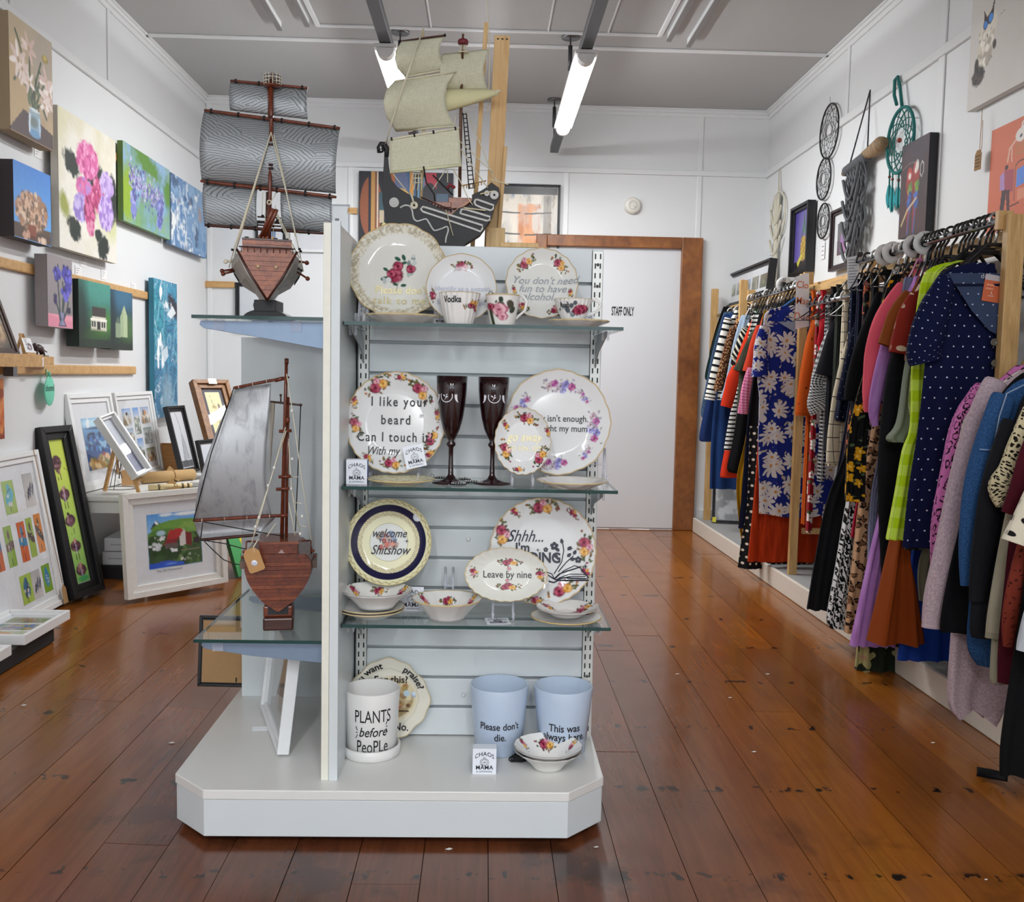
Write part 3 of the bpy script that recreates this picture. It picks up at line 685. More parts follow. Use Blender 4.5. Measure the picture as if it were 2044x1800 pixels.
M = frame_at((LW + .10, 3.555, 1.127), (0, 1, 0), (-.35, 0, 1))
framed('lion_picture', 'brown framed lion picture leaning on the pine ledge', M, .40, .27, .022, .03, brownf, art_lion, 0, 13, glass=False)
y_ = pt(50, 690, X=LW + .06)[1]
te = thing('easel', 'tiny pine tabletop easel beside the lion picture', 'easel', (LW + .07, y_, 1.126))
for dy in (-.035, .03): MB().bar((LW + .075, y_ + dy, 1.126), (LW + .045, y_ + dy * .3, 1.225), .008, .01).build('leg', pine, te)
MB().bar((LW + .02, y_, 1.126), (LW + .045, y_, 1.22), .008, .01).build('leg', pine, te)
MB().bar((LW + .078, y_ - .04, 1.143), (LW + .078, y_ + .04, 1.143), .02, .008).build('ledge', pine, te)
def art_goat(a): a.gv('efeeee', 'e8e8ea').e(.55, .6, .3, .25, '4a4658', 0, .3, .3).e(.3, .45, .13, .2, 'f4f4f4', 0, .3).l([(.28, .3), (.22, .02)], .05, '55586a').l([(.36, .3), (.42, .05)], .05, '55586a').e(.6, .62, .12, .12, 'e0c8cc', 0, .4).e(.3, .45, .06, .1, '3a3a4a', 0, .4)
c1 = thing('goat_card', 'little cut-out card of goats on the tiny easel', 'card', (LW + .075, y_, 1.148))
grid_art(MB(), frame_at((LW + .078, y_ - .035, 1.148), (0, 1, 0), (-.3, 0, 1)), .08, .062, art_goat, 22, 18, .001).build('printed_face', printm, c1, solid=.0015)
wb_ = thing('wooden_block', 'pine block with a white price label at the ledge end', 'block', (LW + .05, pt(74, 715, X=LW + .06)[1], 1.10))
yb0, yb1 = pt(74, 715, X=LW + .06)[1], pt(108, 715, X=LW + .06)[1]
MB().box(LW + .021, LW + .06, yb0, yb1, 1.10, 1.135).build('block', pine, wb_, bev=.002)
MB().box(LW + .06, LW + .0613, yb0 + .01, yb0 + .06, 1.09, 1.13).build('price_label', plain('ecebf0', .6), wb_)
MB().box(LW + .0613, LW + .0617, yb0 + .02, yb0 + .05, 1.112, 1.115).box(LW + .0613, LW + .0617, yb0 + .025, yb0 + .045, 1.104, 1.106).build('print_line', plain('7a6a70', .6), wb_)
dogm = plain('4a3a3c', .5)
dg = thing('goat_figurine', 'small dark horned goat figurine on the pine block', 'figurine', (LW + .03, yb0 + .06, 1.135))
y2 = (yb0 + yb1) / 2
mb = MB(); mb.tube([(LW + .03, y2 - .03, 1.168), (LW + .03, y2, 1.172), (LW + .03, y2 + .02, 1.165), (LW + .03, y2 + .038, 1.15)], [.012, .016, .015, .01], 8).ball((LW + .03, y2 - .035, 1.18), .012)
for dx in (-.008, .008):
    mb.tube([(LW + .03 + dx, y2 - .03, 1.16), (LW + .03 + dx, y2 - .032, 1.137)], .004).tube([(LW + .03 + dx, y2 + .03, 1.155), (LW + .03 + dx, y2 + .04, 1.137)], .004)
mb.tube([(LW + .03, y2 + .02, 1.17), (LW + .03, y2 + .05, 1.163), (LW + .03, y2 + .08, 1.155)], .0025)
mb.build('figure_body', dogm, dg); MB().box(LW + .012, LW + .05, y2 - .045, y2 + .055, 1.1355, 1.1395).build('base', plain('5c4636', .6), dg)
mint = plain('6fd0b0', .55)
q = pt(96, 740, X=LW + .03); mt = thing('mint_tag', 'round mint green swing tag hanging from the lower pine rail', 'tag', (q[0], q[1], 1.056))
MB().tube([(LW + .022, q[1], 1.08), (LW + .024, q[1], 1.06), (LW + .03, q[1] + .005, 1.0)], .004).build('loop', plain('9fd6a8', .6), mt)
q2 = pt(98, 780, X=LW + .03); M = frame_at((LW + .03, q2[1], q2[2]), (-.12, 1, 0), (0, 0, 1))
MB(M).lathe([(.066, 0), (.066, .003), (.064, .004), (0, .004)], n=30).tube([(0, .06, .002), (0, .085, .002)], .006).build('disc', mint, mt)
text('shoms?', .042, plain('1f4a44', .6), mt, shifted(M, 0, 0.012, .0046), off=.01)
# ---------------------------------------------------------------- pictures of the far wall
def art_geo(a):
    a.gv('20222c', '1a1b24').e(.13, .35, .12, .3, '8f5338', 0, .03).r(.1, 0, .14, .75, '1c2030').r(.13, 0, .18, .7, 'b58a50').r(.17, 0, .2, .7, '7c4a34')
    a.r(.19, .0, .205, .8, 'cfc4b0').r(.21, .2, .27, .45, '33505c').r(.22, .38, .27, .5, 'b9ab92').e(.27, .55, .03, .05, 'c9c47a', 0, .05).r(.08, .62, .26, .76, 'd9c4b4', .9).r(.12, .62, .24, .8, 'b4684e').r(.11, .78, .15, 1, 'b85a5a').r(.07, .92, .15, 1, 'c02f46')
    a.e(.42, .12, .1, .2, 'a45a30', 0, .04).r(.38, 0, .6, .35, '3a6a94', .8).e(.44, .3, .12, .14, 'c9a45a', 0, .05).r(.54, 0, .58, .5, 'c88a3c').r(.62, .05, .75, .3, '5a86a8').r(.7, 0, .82, .18, 'a83a4a').e(.75, .3, .1, .2, '22242c', 0, .05).r(.82, .2, .95, .6, '40556a').e(.6, .8, .2, .25, '6a3a2c', 0, .05).r(.3, .6, .5, .9, '2b3444').r(.85, .6, 1, 1, '8f6a4a'); a.nz(.08, 50)
x0, z0 = pt(716, 470, Y=WB - .03)[0], pt(716, 473, Y=WB - .03)[2]
x1, z1 = pt(905, 345, Y=WB - .03)[0], pt(716, 341, Y=WB - .03)[2]
canvas('geometric_painting', 'dark geometric abstract canvas on the far wall behind the black ship', wall_frame('B', x0, z0 - .25), x1 - x0, z1 - z0 + .25, .03, art_geo, plain('20222c', .6), 14)
def art_door(a):
    a.gv('4c4640', '6a625a').cl('8a8680', 8, .5, .2, 1, .7, 2).nz(.2, 40)
    for x in (.12, .27, .42, .57, .72, .87): a.l([(x, 0), (x, 1)], .012, '241f1c')
    for k in range(5): a.r(.14 + .12 * k, .2, .25 + .12 * k, .98, ['7f8488', '9a9c9a', 'b8713a', 'c47d44', 'a8643c'][k]).cl('d8cfc0', 9, .55, .1, 20 + k, .6, 3, a.u > .14)
    a.r(.4, .22, .74, .98, 'b9703c', .55).cl('5f7a9c', 5, .64, .1, 7, .8, 3).cl('d4925a', 10, .58, .12, 9, .8, 2.5, (a.u > .4) * (a.u < .76) * (a.v > .2)).cl('c9c4bc', 9, .6, .1, 10, .8, 2, (a.v > .25) * 1.0)
    for y in (.3, .55, .8): a.l([(.08, y), (.42, y + .01)], .022, '2a2625').l([(.5, y + .02), (.9, y)], .022, '2c2827')
    a.r(.78, .1, .9, 1, '4a4038', .6).r(0, 0, 1, .09, '1f1c1a')
x0, x1 = pt(1004, 430, Y=WB - .03)[0], pt(1118, 430, Y=WB - .03)[0]; zt = pt(1060, 367, Y=WB - .03)[2]
framed('door_painting', 'dark framed painting of weathered wooden doors on the far wall', wall_frame('B', x0 - .09, zt - .62), x1 - x0 + .09, .62, .03, .018, blackf, art_door, 0, 15, glass=False, cat='painting')
def art_green(a): a.gv('3f6a48', '4c7a4e').scatter(30, .5, .5, .5, .5, .08, ['8fb39c', 'c9d6cc', '2c5238', '6a8a5c', '36507a'])
x0, z0 = pt(596, 505, Y=WB)[0], pt(596, 503, Y=WB)[2]
framed('green_print', 'white framed green landscape print on the far wall behind ship rigging', wall_frame('B', x0 - .055, z0), .28, .32, .02, .02, whitef, None, .02, 16, prints=[(.15, .15, .95, .62, art_green)])
def art_plant(a): a.gv('d9dce0', 'cfd2d8').l([(.7, .05), (.7, .55)], .05, '22262a').e(.62, .5, .13, .16, '22262a', -25, .1).e(.78, .5, .13, .16, '22262a', 25, .1).p([(.5, .5), (.7, .72), (.9, .5), (.7, .6)], '22262a')
x0, x1 = pt(471, 620, Y=WB)[0], pt(545, 620, Y=WB)[0]; zt, zb = pt(480, 564, Y=WB)[2], pt(480, 662, Y=WB)[2]
framed('tulip_print', 'black framed print of a dark tulip on the far wall behind the ship stand', wall_frame('B', x0, zb), x1 - x0, zt - zb, .025, .028, blackf, art_plant, 0, 17)
x0, x1 = pt(505, 620, Y=WB)[0], pt(573, 620, Y=WB)[0]; zt, zb = pt(540, 462, Y=WB)[2], pt(540, 505, Y=WB)[2]
framed('warm_print', 'small dark framed blue and orange print on the far wall behind the rigging', wall_frame('B', x0 + .02, zb - .05), x1 - x0 - .03, zt - zb + .12, .02, .018, blackf, lambda a: a.gv('6f8fb4', '9fb0c4').r(.6, .3, .8, 1, 'd8932c').r(.8, .4, .9, 1, '7a4a2a'), .05, 18)
x0 = pt(662, 470, Y=WB)[0]; zt = pt(670, 408, Y=WB)[2]
framed('pale_print', 'thin white framed print on the far wall left of the geometric painting', wall_frame('B', x0, zt - .5), .13, .5, .02, .012, plain('b9bdc2', .4), lambda a: a.gv('cfd3d8', 'c4c8cc').r(.1, .18, .4, .27, '6c6e72'), 0, 19)
# ================================================================ pictures standing on the floor and the low bench, left side
def lean(bl, br, tl, Z, tmin=4, tmax=28, show=None):
    """frame of a picture standing on a level Z and leaning back: from its bottom corners and top left corner"""
    a, b = pt(*bl, Z=Z), pt(*br, Z=Z); e = (b - a); w = e.length; e = e / w
    r = Vector(CM.T @ np.array([(tl[0] - CX) / F, (tl[1] - CY) / F, 1.0])); eye = V(0, 0, EYE)
    den = r.dot(e)
    t = (a - eye).dot(e) / den
    p = eye + r * t - a; back = Vector((-e[1], e[0], 0))
    th = math.degrees(math.atan2(p.dot(back), p[2])); h = p.length
    if not (tmin <= th <= tmax):
        th = min(max(th, tmin), tmax)
        h = p[2] / math.cos(math.radians(th)) if 0.05 < p[2] < 1.2 else .5
    th = math.radians(th)
    return frame_at(a, e, (back[0] * math.sin(th), back[1] * math.sin(th), math.cos(th))), w, h
ZT = .497
bench = thing('bench', 'low white painted bench by the left wall carrying framed prints', 'bench', (-1.7, 5.2, .05))
wpaint = plain('dfe0dc', .4, var=.03)
y0, y1 = 4.56, 6.6; BX0, BX1 = -1.945, -1.555
MB().box(BX0, BX1, y0, y1, ZT - .028, ZT).build('bench_top', wpaint, bench, bev=.008)
MB().box(BX0 + .02, BX1 - .02, y0 + .03, y0 + .05, ZT - .085, ZT - .028).box(BX1 - .04, BX1 - .02, y0 + .03, y1 - .03, ZT - .085, ZT - .028).box(BX0 + .02, BX1 - .02, y1 - .05, y1 - .03, ZT - .085, ZT - .028).build('apron', wpaint, bench)
for x in (BX0 + .03, BX1 - .075):
    for y in (y0 + .03, y1 - .075): MB().bar((x + .022, y + .022, fh(x)), (x + .022, y + .022, ZT - .028), .045, .045).build('leg', wpaint, bench)
tb2 = thing('side_table', 'white low side table continuing the bench behind the farm print', 'side table', (-1.44, 5.9, .04))
MB().box(-1.55, -1.335, 5.18, 6.6, ZT - .025, ZT).build('table_top', wpaint, tb2, bev=.004)
for x in (-1.53, -1.39):
    for y in (5.25, 6.5): MB().bar((x, y, fh(x)), (x, y, ZT - .025), .035, .035).build('leg', wpaint, tb2)
def art_reef(a):
    a.gv('8fc3e6', '2d5a8c', 0, .3).r(0, .22, 1, .75, '2c5d9c', .8).gv('6aa4d8', '5a86b8', 0, .2) if False else a.gv('7fb4dd', '24508c', 0, .55)
    a.e(.5, .1, .6, .08, 'b9dcf0', 0, .8).e(.25, .1, .06, .1, 'e8eef0', 20, .3).e(.72, .1, .13, .035, 'c83a3c', 0, .3).e(.72, .08, .1, .03, 'e8e8e8', 0, .3).e(.6, .2, .5, .02, '1c3a66', 0, .5)
    a.e(.3, .33, .17, .05, '14161c', -8, .2).e(.27, .35, .09, .02, 'e8eaea', -8, .3).scatter(60, .5, .5, .5, .18, .05, ['1f2f66', '3c78b8', '6aa8cc', '243c78', '5a6ab0', '8fb8d8', '2a2c50'])
    a.e(.8, .6, .14, .1, '3a2f78', 0, .4, .3).e(.86, .66, .06, .05, 'd8dce8', 0, .4).gv('24508c', '8c7a4c', 2, 3) if False else None
    a.cl('9a8250', 4, .4, .3, 3, .85, mask=np.clip((a.v - .72) / .08, 0, 1)).scatter(60, .5, .88, .5, .12, .05, ['a8884c', '7a6a3c', 'c09a5c', '6b7a4a', 'b0703c', 'd0b080'])
    a.e(.82, .76, .1, .05, 'd8b090', 0, .4).e(.7, .72, .07, .03, 'a83c34', 0, .4)
M, w, h = lean((157, 985), (243, 964), (121, 788), ZT)
framed('reef_print', 'white framed sea life print with orca, leaning at the bench near end', M, w, h, .03, .045, whitef, None, .05, 21, prints=[(.2, .2, .88, .87, art_reef)])
def photo(sky, land, k): return lambda a: a.gv(sky, 'd8dde0', 0, .5).cl(land, 5, .45, .15, k, mask=np.clip((a.v - .3) / .2, 0, 1)).cl('3a4a34', 6, .5, .1, k + 1, .8, mask=np.clip((a.v - .5) / .2, 0, 1)).scatter(12, .5, .6, .4, .3, .12, [land, 'e0d8c8', '4a3c30', '8a7a5c'])
M, w, h = lean((246, 962), (319, 941), (217, 785), ZT)
framed('collage_print', 'white framed collage of small landscape photographs beside the orca print', M, w, h, .03, .04, whitef, None, .05, 22, prints=[
    (.12, .12, .38, .36, photo('7fa4d8', 'b0a49a', 1)), (.44, .12, .62, .5, photo('4f8fd8', '8f9c8a', 2)), (.68, .12, .95, .36, photo('8aa0c8', 'c07a2a', 3)),
    (.12, .4, .38, .62, photo('9ab0c8', '7a8a6a', 7)), (.68, .42, .95, .66, photo('5a6a60', '3a4a3c', 4)), (.44, .56, .62, .9, photo('3f86d0', '6a7a60', 5)), (.68, .72, .95, .92, photo('7a8a5c', 'b07a3a', 6))])
def art_pencil(a): a.gv('d3d5da', 'c9ccd3').l([(.45, .02), (.55, .15), (.6, .35)], .03, '6a6c72').p([(.6, .33), (.72, .5), (.82, .85), (.3, .88), (.5, .5)], 'a0a2a8', .8).l([(.52, .5), (.4, .88)], .03, '7a7c82').l([(.7, .5), (.78, .88)], .03, '7a7c82').r(0, .88, 1, 1, '5a5c60').l([(.3, .88), (.3, 1)], .05, '1c1c20').l([(.5, .88), (.52, 1)], .06, '1c1c20')
M, w, h = lean((357, 948), (391, 941), (324, 813), ZT)
framed('pencil_drawing', 'tall narrow black framed pencil drawing at the far end of the bench', M, w, h, .03, .03, blackf, art_pencil, .004, 23, glass=False)
def art_gum(a): a.gv('e6d8a0', 'd8c586').l([(.3, .05), (.5, .4), (.45, .9)], .03, '8a7a4a').l([(.5, .4), (.75, .6), (.7, .8)], .03, '8a7a4a').scatter(26, .5, .45, .35, .3, .07, ['c9b06a', 'b59a58', 'a08848', 'd9c07a']).e(.75, .22, .08, .05, '6a5034')
oakf = wood('6e4520', '9c6a34', .4)
M, w, h = lean((424, 944), (496, 939), (376, 764), ZT)
framed('botanical_print', 'wide wooden frame with botanical print leaning in the far left corner', M, w, h, .05, .05, oakf, art_gum, .022, 24, matc=plain('5f5c66', .7))
MB(M).box(.10, .155, h - .03, h + .006, .05, .0512).build('price_label', plain('eceae4', .6), bpy.data.objects['botanical_print'])
M, w, h = lean((404, 957), (446, 950), (388, 880), ZT)
framed('small_print', 'small black framed pale print leaning before the wooden frame', M, w, h, .025, .022, blackf, lambda a: a.gv('ccd0d8', 'bcc2cc'), .008, 25, glass=False)
# long framed landscape on a table easel
a_, b_ = pt(209, 978, Z=ZT), pt(262, 984, Z=ZT)
ez = thing('easel', 'pine table easel on the bench holding a long white framed photograph', 'easel', (a_ + b_) / 2)
top = pt(217, 835, Y=a_[1] + .06)
pinel = wood('a87c46', 'c89c64', .5)
for i, (q, r_) in enumerate(((pt(209, 981, Z=ZT), pt(234, 872, Y=a_[1] + .02)), (pt(277, 984, Z=ZT), pt(268, 955, Y=b_[1])))):
    MB().bar(q + V(0, 0, .003), r_, .016, .012).build('leg', pinel, ez)
bk = pt(232, 968, Z=ZT) + V(-.03, .1, .004); MB().bar(bk, pt(234, 872, Y=a_[1] + .03), .014, .01).build('leg', pinel, ez)
MB().bar(pt(217, 842, Y=a_[1] + .06), pt(280, 958, Y=b_[1] - .0), .02, .014).build('support', pinel, ez)
q0 = pt(264, 958, Y=b_[1] - .03); qr = pt(283, 941, Y=b_[1] - .03 + .03); q1 = pt(217, 834, Y=b_[1] + .05)
M = frame_at(q0 + V(.006, -.02, 0), (.45, .9, .28), q1 - q0)
framed('long_photograph', 'long white framed photograph tilted on the pine table easel', M, .10, (q1 - q0).length, .05, .022, whitef, lambda a: a.gv('b9bcc6', '8a8ea4').r(0, .6, 1, 1, '6a6c88'), 0, 26)
wire = plain('3c3a38', .4, .7)
c_ = pt(240, 975, Z=ZT); ws = thing('wire_stand', 'thin dark wire plate stand on the bench before the white prints', 'stand', c_)
ring = [c_ + V(.075 * math.cos(t), .075 * math.sin(t), .003) for t in np.linspace(0, 2 * math.pi, 24, endpoint=False)]
MB().tube(ring, .0018, 5, closed=True).build('base_ring', wire, ws)
for k in range(3):
    t = k * 2.09 + .5; d = V(math.cos(t), math.sin(t), 0)
    MB().tube([c_ + d * .075 + V(0, 0, .003), c_ + d * .055 + V(0, 0, .07), c_ + d * .025 + V(0, 0, .135), c_ + V(0, 0, .145), c_ - d * .012 + V(0, 0, .13), c_ + d * .01 + V(0, 0, .05)], .0018, 5).build('wire_loop', wire, ws)
q = pt(240, 972, Z=ZT) + V(.03, .07, 0)
kc = thing('kraft_card', 'folded kraft paper card standing behind the wire stand', 'card', q)
MB(frame_at(q, (1, .3, 0), (-.05, .2, 1))).prism([(-.045, 0, 0), (.04, 0, 0), (.045, .06, 0), (-.02, .085, 0), (-.05, .075, 0)], (0, 0, .002)).build('card_sheet', plain('c49a6c', .8), kc)
def roll(name, lab, a, b, r, m):
    t_ = thing(name, lab, 'paper roll', a); d = (b - a)
    MB().tube([a, b], r, 18).build('rolled_sheet', m, t_); mid = a + d * .58
    MB().tube([mid - d * .012, mid + d * .012], r * 1.02, 18).build('twine', plain('8a6a3c', .9), t_)
    M = frame_at(mid + V(0, -r * .2, r * 1.0), d + V(0, -.12, -.1), (0, .6, .8))
    MB(M).prism([(-.03, -.03, 0), (.05, -.05, 0), (.06, -.015, 0), (-.02, .02, 0)], (0, 0, .0015)).build('swing_tag', plain('9c7a4a', .8, scale=120), t_)
    return t_
ra, rb = pt(284, 966, Z=ZT), pt(386, 958, Z=ZT)
roll('paper_roll', 'thick kraft paper roll tied with twine on the bench', ra + V(0, 0, .031), rb + V(0, 0, .031), .03, plain('bd9a68', .75, scale=30))
ra, rb = pt(297, 979, Z=ZT), pt(383, 975, Z=ZT)
t_ = roll('paper_roll', 'thin pale printed paper roll in front of the thick kraft roll', ra + V(0, 0, .015), rb + V(0, 0, .015), .014, plain('dcc796', .7))
for f_ in (.2, .75, .88): MB().tube([ra + (rb - ra) * f_ + V(0, 0, .015), ra + (rb - ra) * (f_ + .05) + V(0, 0, .015)], .0144, 18).build('printed_band', plain('6a5c3c', .7), t_)
q = pt(328, 945, Z=ZT)
bxm = wood('a06a34', 'c08a4c', .5)
t_ = thing('wooden_box', 'open honey coloured wooden box on the bench behind the rolls', 'box', q + V(-.03, .18, 0))
x, y = q[0] - .03, q[1] + .18
for b in ((x - .07, x + .07, y - .07, y - .062), (x - .07, x + .07, y + .062, y + .07), (x - .07, x - .062, y - .062, y + .062), (x + .062, x + .07, y - .062, y + .062)):
    MB().box(b[0], b[1], b[2], b[3], ZT, ZT + .155).build('side', bxm, t_, bev=.003)
MB().box(x - .06, x + .06, y - .06, y + .06, ZT, ZT + .01).build('base', bxm, t_)
t_ = thing('wooden_block', 'low pale wooden block on the bench between the two black frames', 'block', (x + .18, y + .45, ZT))
MB().box(x + .1, x + .26, y + .38, y + .5, ZT, ZT + .12).build('block', wood('b08a54', 'c8a46c'), t_, bev=.003)
for k, lab in ((0, 'white boxed canvas lying under the bench, lower of two'), (1, 'white boxed canvas lying under the bench, upper of two')):
    x0, y0_ = -1.88 + .01 * k, y0 + .28
    t_ = thing('boxed_canvas', lab, 'canvas', (x0, y0_, .12 + .068 * k), 'white canvases under the bench')
    z0 = .115 + .069 * k
    MB(Matrix.Translation((x0, y0_, z0)) @ Matrix.Rotation(.05 * k, 4, 'Z')).box(0, .42, 0, .5, 0, .066).build('stretched_canvas', plain('d5dadd', .6), t_, bev=.003)
    MB(Matrix.Translation((x0, y0_, z0)) @ Matrix.Rotation(.05 * k, 4, 'Z')).box(.03, .39, -.001, .0, .03, .036).build('edge_fold', plain('aeb4b8', .6), t_)
t_ = thing('dark_crate', 'low black crate under the bench carrying the white canvases', 'crate', (-1.7, y0 + .5, .05))
MB().box(-1.9, -1.44, y0 + .26, y0 + .8, fh(-1.44) + .005, .113).build('crate_body', plain('15151a', .6), t_, bev=.004)
# long black framed bird picture
def art_birds(a):
    a.gv('c9d85c', '9cc860', 0, .7).gv('c9d85c', '8cc46c', .2, 1)
    for k, (y, x) in enumerate(((.18, .35), (.38, .45), (.565, .48), (.745, .5), (.915, .55))):
        a.e(x, y, .24, .058, '54303c', [-50, 85, 80, 90, 90][k], .15, .1) if k else a.e(x, y - .02, .3, .055, '5c3a40', 35, .15, .1)
        a.scatter(26, x, y, .16, .05, .07, ['7a4c50', '94686a', '4a2c3a', 'a88080', '3a2430', '6a4a6a'])
        if k in (1, 3, 4): a.l([(x, y - .02), (x, y + .05)], .05, 'b8b4d8').e(x, y - .035, .09, .02, 'c09088')
        a.l([(x - .1, y + .055), (x - .08, y + .1)], .025, '2a2228').l([(x + .1, y + .055), (x + .1, y + .1)], .025, '2a2228')
    a.e(.6, .975, .35, .02, '4aa860', 0, .5).l([(.75, .2), (.95, .22)], .02, '3a2c30')
M, w, h = lean((131, 1200), (192, 1178), (60, 856), .06)
framed('stacked_birds_picture', 'tall narrow black framed picture of stacked brown birds on lime green', M, w, h, .05, .058, blackf, art_birds, .002, 27, glass=False)
# white multi-print bird frame at the left edge
q = pt(121, 1203, Z=.058); w, h = .62, .68; M = frame_at(q - V(0, w, 0), (0, 1, 0), (-.115, 0, h))
bd = lambda bg, fg, k: (lambda a: a.gv(bg, bg).nz(.06, 20, k).e(.5, .5, .28, .3, fg, 20 * k, .2, .2).e(.5, .22, .14, .12, fg, 0, .3).scatter(14, .5, .5, .22, .25, .08, [fg, '3a3036', 'd8d0c8']).l([(.45, .8), (.45, .95)], .03, '2c2c30').l([(.58, .8), (.58, .95)], .03, '2c2c30'))
gd = lambda k: (lambda a: a.gv('b4b0b0', 'c6c2c2').nz(.05, 20, k).e(.35, .6, .08, .2, '23263c', 20, .2).e(.6, .5, .09, .25, '4a5668', 20, .2).e(.85, .5, .07, .2, '28304c', 20, .2).r(0, .8, 1, 1, 'cfc9c6', .6))
framed('bird_collage', 'white framed collage of nine small bird prints leaning by the left wall', M, w, h, .03, .045, whitef, None, .04, 28, prints=[
    (.12, .1, .30, .33, bd('b0c860', '3fa0b8', 1)), (.44, .1, .62, .33, bd('9cb85c', '4aa8c0', 2)), (.78, .08, .94, .32, gd(1)),
    (.15, .4, .27, .68, bd('c8602c', '3c78a0', 3)), (.34, .4, .46, .68, bd('8cac44', '6a5048', 4)), (.55, .4, .67, .68, bd('d0602c', '3a86b0', 5)), (.70, .39, .80, .67, bd('9cb44c', '5c4a44', 6)), (.84, .38, .95, .66, bd('d8802c', '4c3c34', 7)),
    (.44, .76, .62, .96, bd('a8c050', '3c6a8c', 8)), (.62, .76, .77, .96, gd(2)), (.81, .75, .95, .95, bd('7ca42c', '2f86b8', 9))])
t_ = bpy.data.objects['bird_collage']
MB(M).tube([(w * .92, h, .032), (w * .935, h * .6, .034), (w * .955, .09, .036)], .0015, 4).build('string', kraft, t_)
MB(M).prism([(w * .955 - .02, .0, .037), (w * .955 + .02, .0, .037), (w * .955 + .02, .065, .037), (w * .955, .085, .037), (w * .955 - .02, .065, .037)], (0, 0, .002)).build('kraft_tag', kraft, t_)
# flat white frames lying on a low stand
st_ = thing('low_stand', 'low shadow-black stand under the flat white frames at the left edge', 'stand', (-1.7, 3.3, .05))
MB().box(-1.80, -1.63, 2.9, 3.72, fh(-1.63) + .002, .108).build('stand_body', plain('101012', .7), st_, bev=.004)  # assumed support, its black painting the shadow beneath the frames
a, b = pt(50, 1268, Z=.145), pt(140, 1217, Z=.145)
e = (b - a); M = frame_at(a - V(0, 0, .036), e, (-e[1], e[0], 0))
landp = lambda a: a.gv('8aa8c0', '9a8068').cl('d0903c', 4, .5, .2, 2).cl('4a6a34', 4, .55, .1, 5).cl('3c6aa8', 4, .6, .08, 7)
framed('flat_landscape', 'white framed bird and landscape print lying flat at the left edge', M, e.length, .24, .036, .03, whitef, None, .02, 29, prints=[(.06, .1, .3, .92, lambda a: bd('a8b48c', 'c8883c', 1)(a)), (.36, .1, .62, .92, lambda a: landp(a)), (.68, .1, .94, .92, lambda a: bd('7c8a5c', '8a5a3c', 2)(a))])
a = pt(23, 1283, Z=.145); M = frame_at(a - V(-.01, .36, .036), (0, 1, 0), (-1, 0, 0))
framed('flat_print', 'white framed pale print lying flat, nearest the viewer at the left edge', M, .34, .36, .036, .04, whitef, None, .03, 30, prints=[(.1, .1, .9, .9, lambda a: a.gv('d8dadd', 'c8ccd0').e(.5, .5, .3, .3, '8a8c90', 0, .4))])
# farm print in the wide white frame
def art_farm(a):
    a.gv('5a9ce0', '8fc0ec', 0, .3).e(.35, .03, .12, .03, 'e8f0f4', 0, .5).e(.75, .04, .25, .035, 'eef2f4', 0, .5)
    a.p([(.05, .26), (.17, .12), (.2, .14), (.28, .24), (.3, .28)], '3c4450').p([(.13, .17), (.17, .12), (.22, .18), (.19, .2)], 'e8ecf0')
    a.e(.62, .3, .55, .17, '6f9a44', 0, .06).e(.3, .38, .3, .1, '567f3c', 0, .1).cl('8fae58', 5, .55, .15, 3, .7, mask=(a.v > .2) * (a.v < .45)).r(0, .4, 1, 1, '3f5a34').cl('2c4026', 5, .5, .2, 5, .8, mask=(a.v > .42) * 1.0).cl('5f8440', 6, .6, .1, 8, .8, mask=(a.v > .42) * 1.0)
    a.e(.24, .36, .08, .05, 'aecbd8', 0, .4)
    a.p([(.33, .5), (.4, .33), (.6, .3), (.67, .36), (.58, .47)], 'b03434').p([(.26, .58), (.33, .5), (.58, .47), (.52, .56)], '8c2c30').p([(.58, .47), (.67, .33), (.74, .42), (.74, .62), (.58, .64)], 'd4ccc8').p([(.7, .38), (.82, .42), (.8, .66), (.7, .62)], '7c2c2c').p([(.3, .56), (.55, .56), (.55, .66), (.3, .66)], '6a5a58').r(.84, .5, .96, .62, '3a2a30')
    a.scatter(22, .12, .6, .12, .06, .025, ['e4e6e8', 'cfd3d6']).p([(.4, .66), (.54, .68), (.52, .74), (.42, .73)], 'e4e6ea').scatter(10, .2, .45, .15, .03, .02, ['e8e8e8'])
    a.p([(0, .9), (.35, .88), (.65, .94), (.65, 1), (0, 1)], '2f58c8').e(.4, .94, .1, .015, '6f9ae8', 0, .5).scatter(14, .75, .85, .2, .06, .02, ['c0c4c0', '8a9a70', 'e0dcd0']).l([(.6, .72), (.95, .72)], .012, '8a7a68').nz(.12, 60)
M, w, h = lean((248, 1197), (448, 1161), (246, 988), .055, 5, 8)
framed('farm_print', 'wide white framed farm print with red barn standing on the floor', M, w, h, .035, .055, plain('e0ded8', .3), None, .1, 31, prints=[(.16, .14, .83, .83, art_farm)])
qq = M @ V(w * .5, .09, .0176); text('The Old Homestead', .016, plain('5a5a66', .6), bpy.data.objects['farm_print'], shifted(M, w * .42, .105, .0182), shear=.2)
M, w, h = lean((470, 1153), (500, 1140), (448, 1075), .03, 5, 20)
canvas('green_canvas', 'small green and yellow canvas standing on the floor behind the side shelf', M, w + .1, .36, .02, lambda a: a.gv('5cb06a', '3f9a54').p([(.25, 0), (1, 0), (1, .6), (.7, .45), (.45, .6)], 'e8cc10').p([(.5, .55), (.65, .4), (.8, .7), (.7, .9), (.55, .8)], '6cbc74').cl('2f7a44', 5, .6, .1, 3), plain('3f7a4c', .6), 32, gap=0)
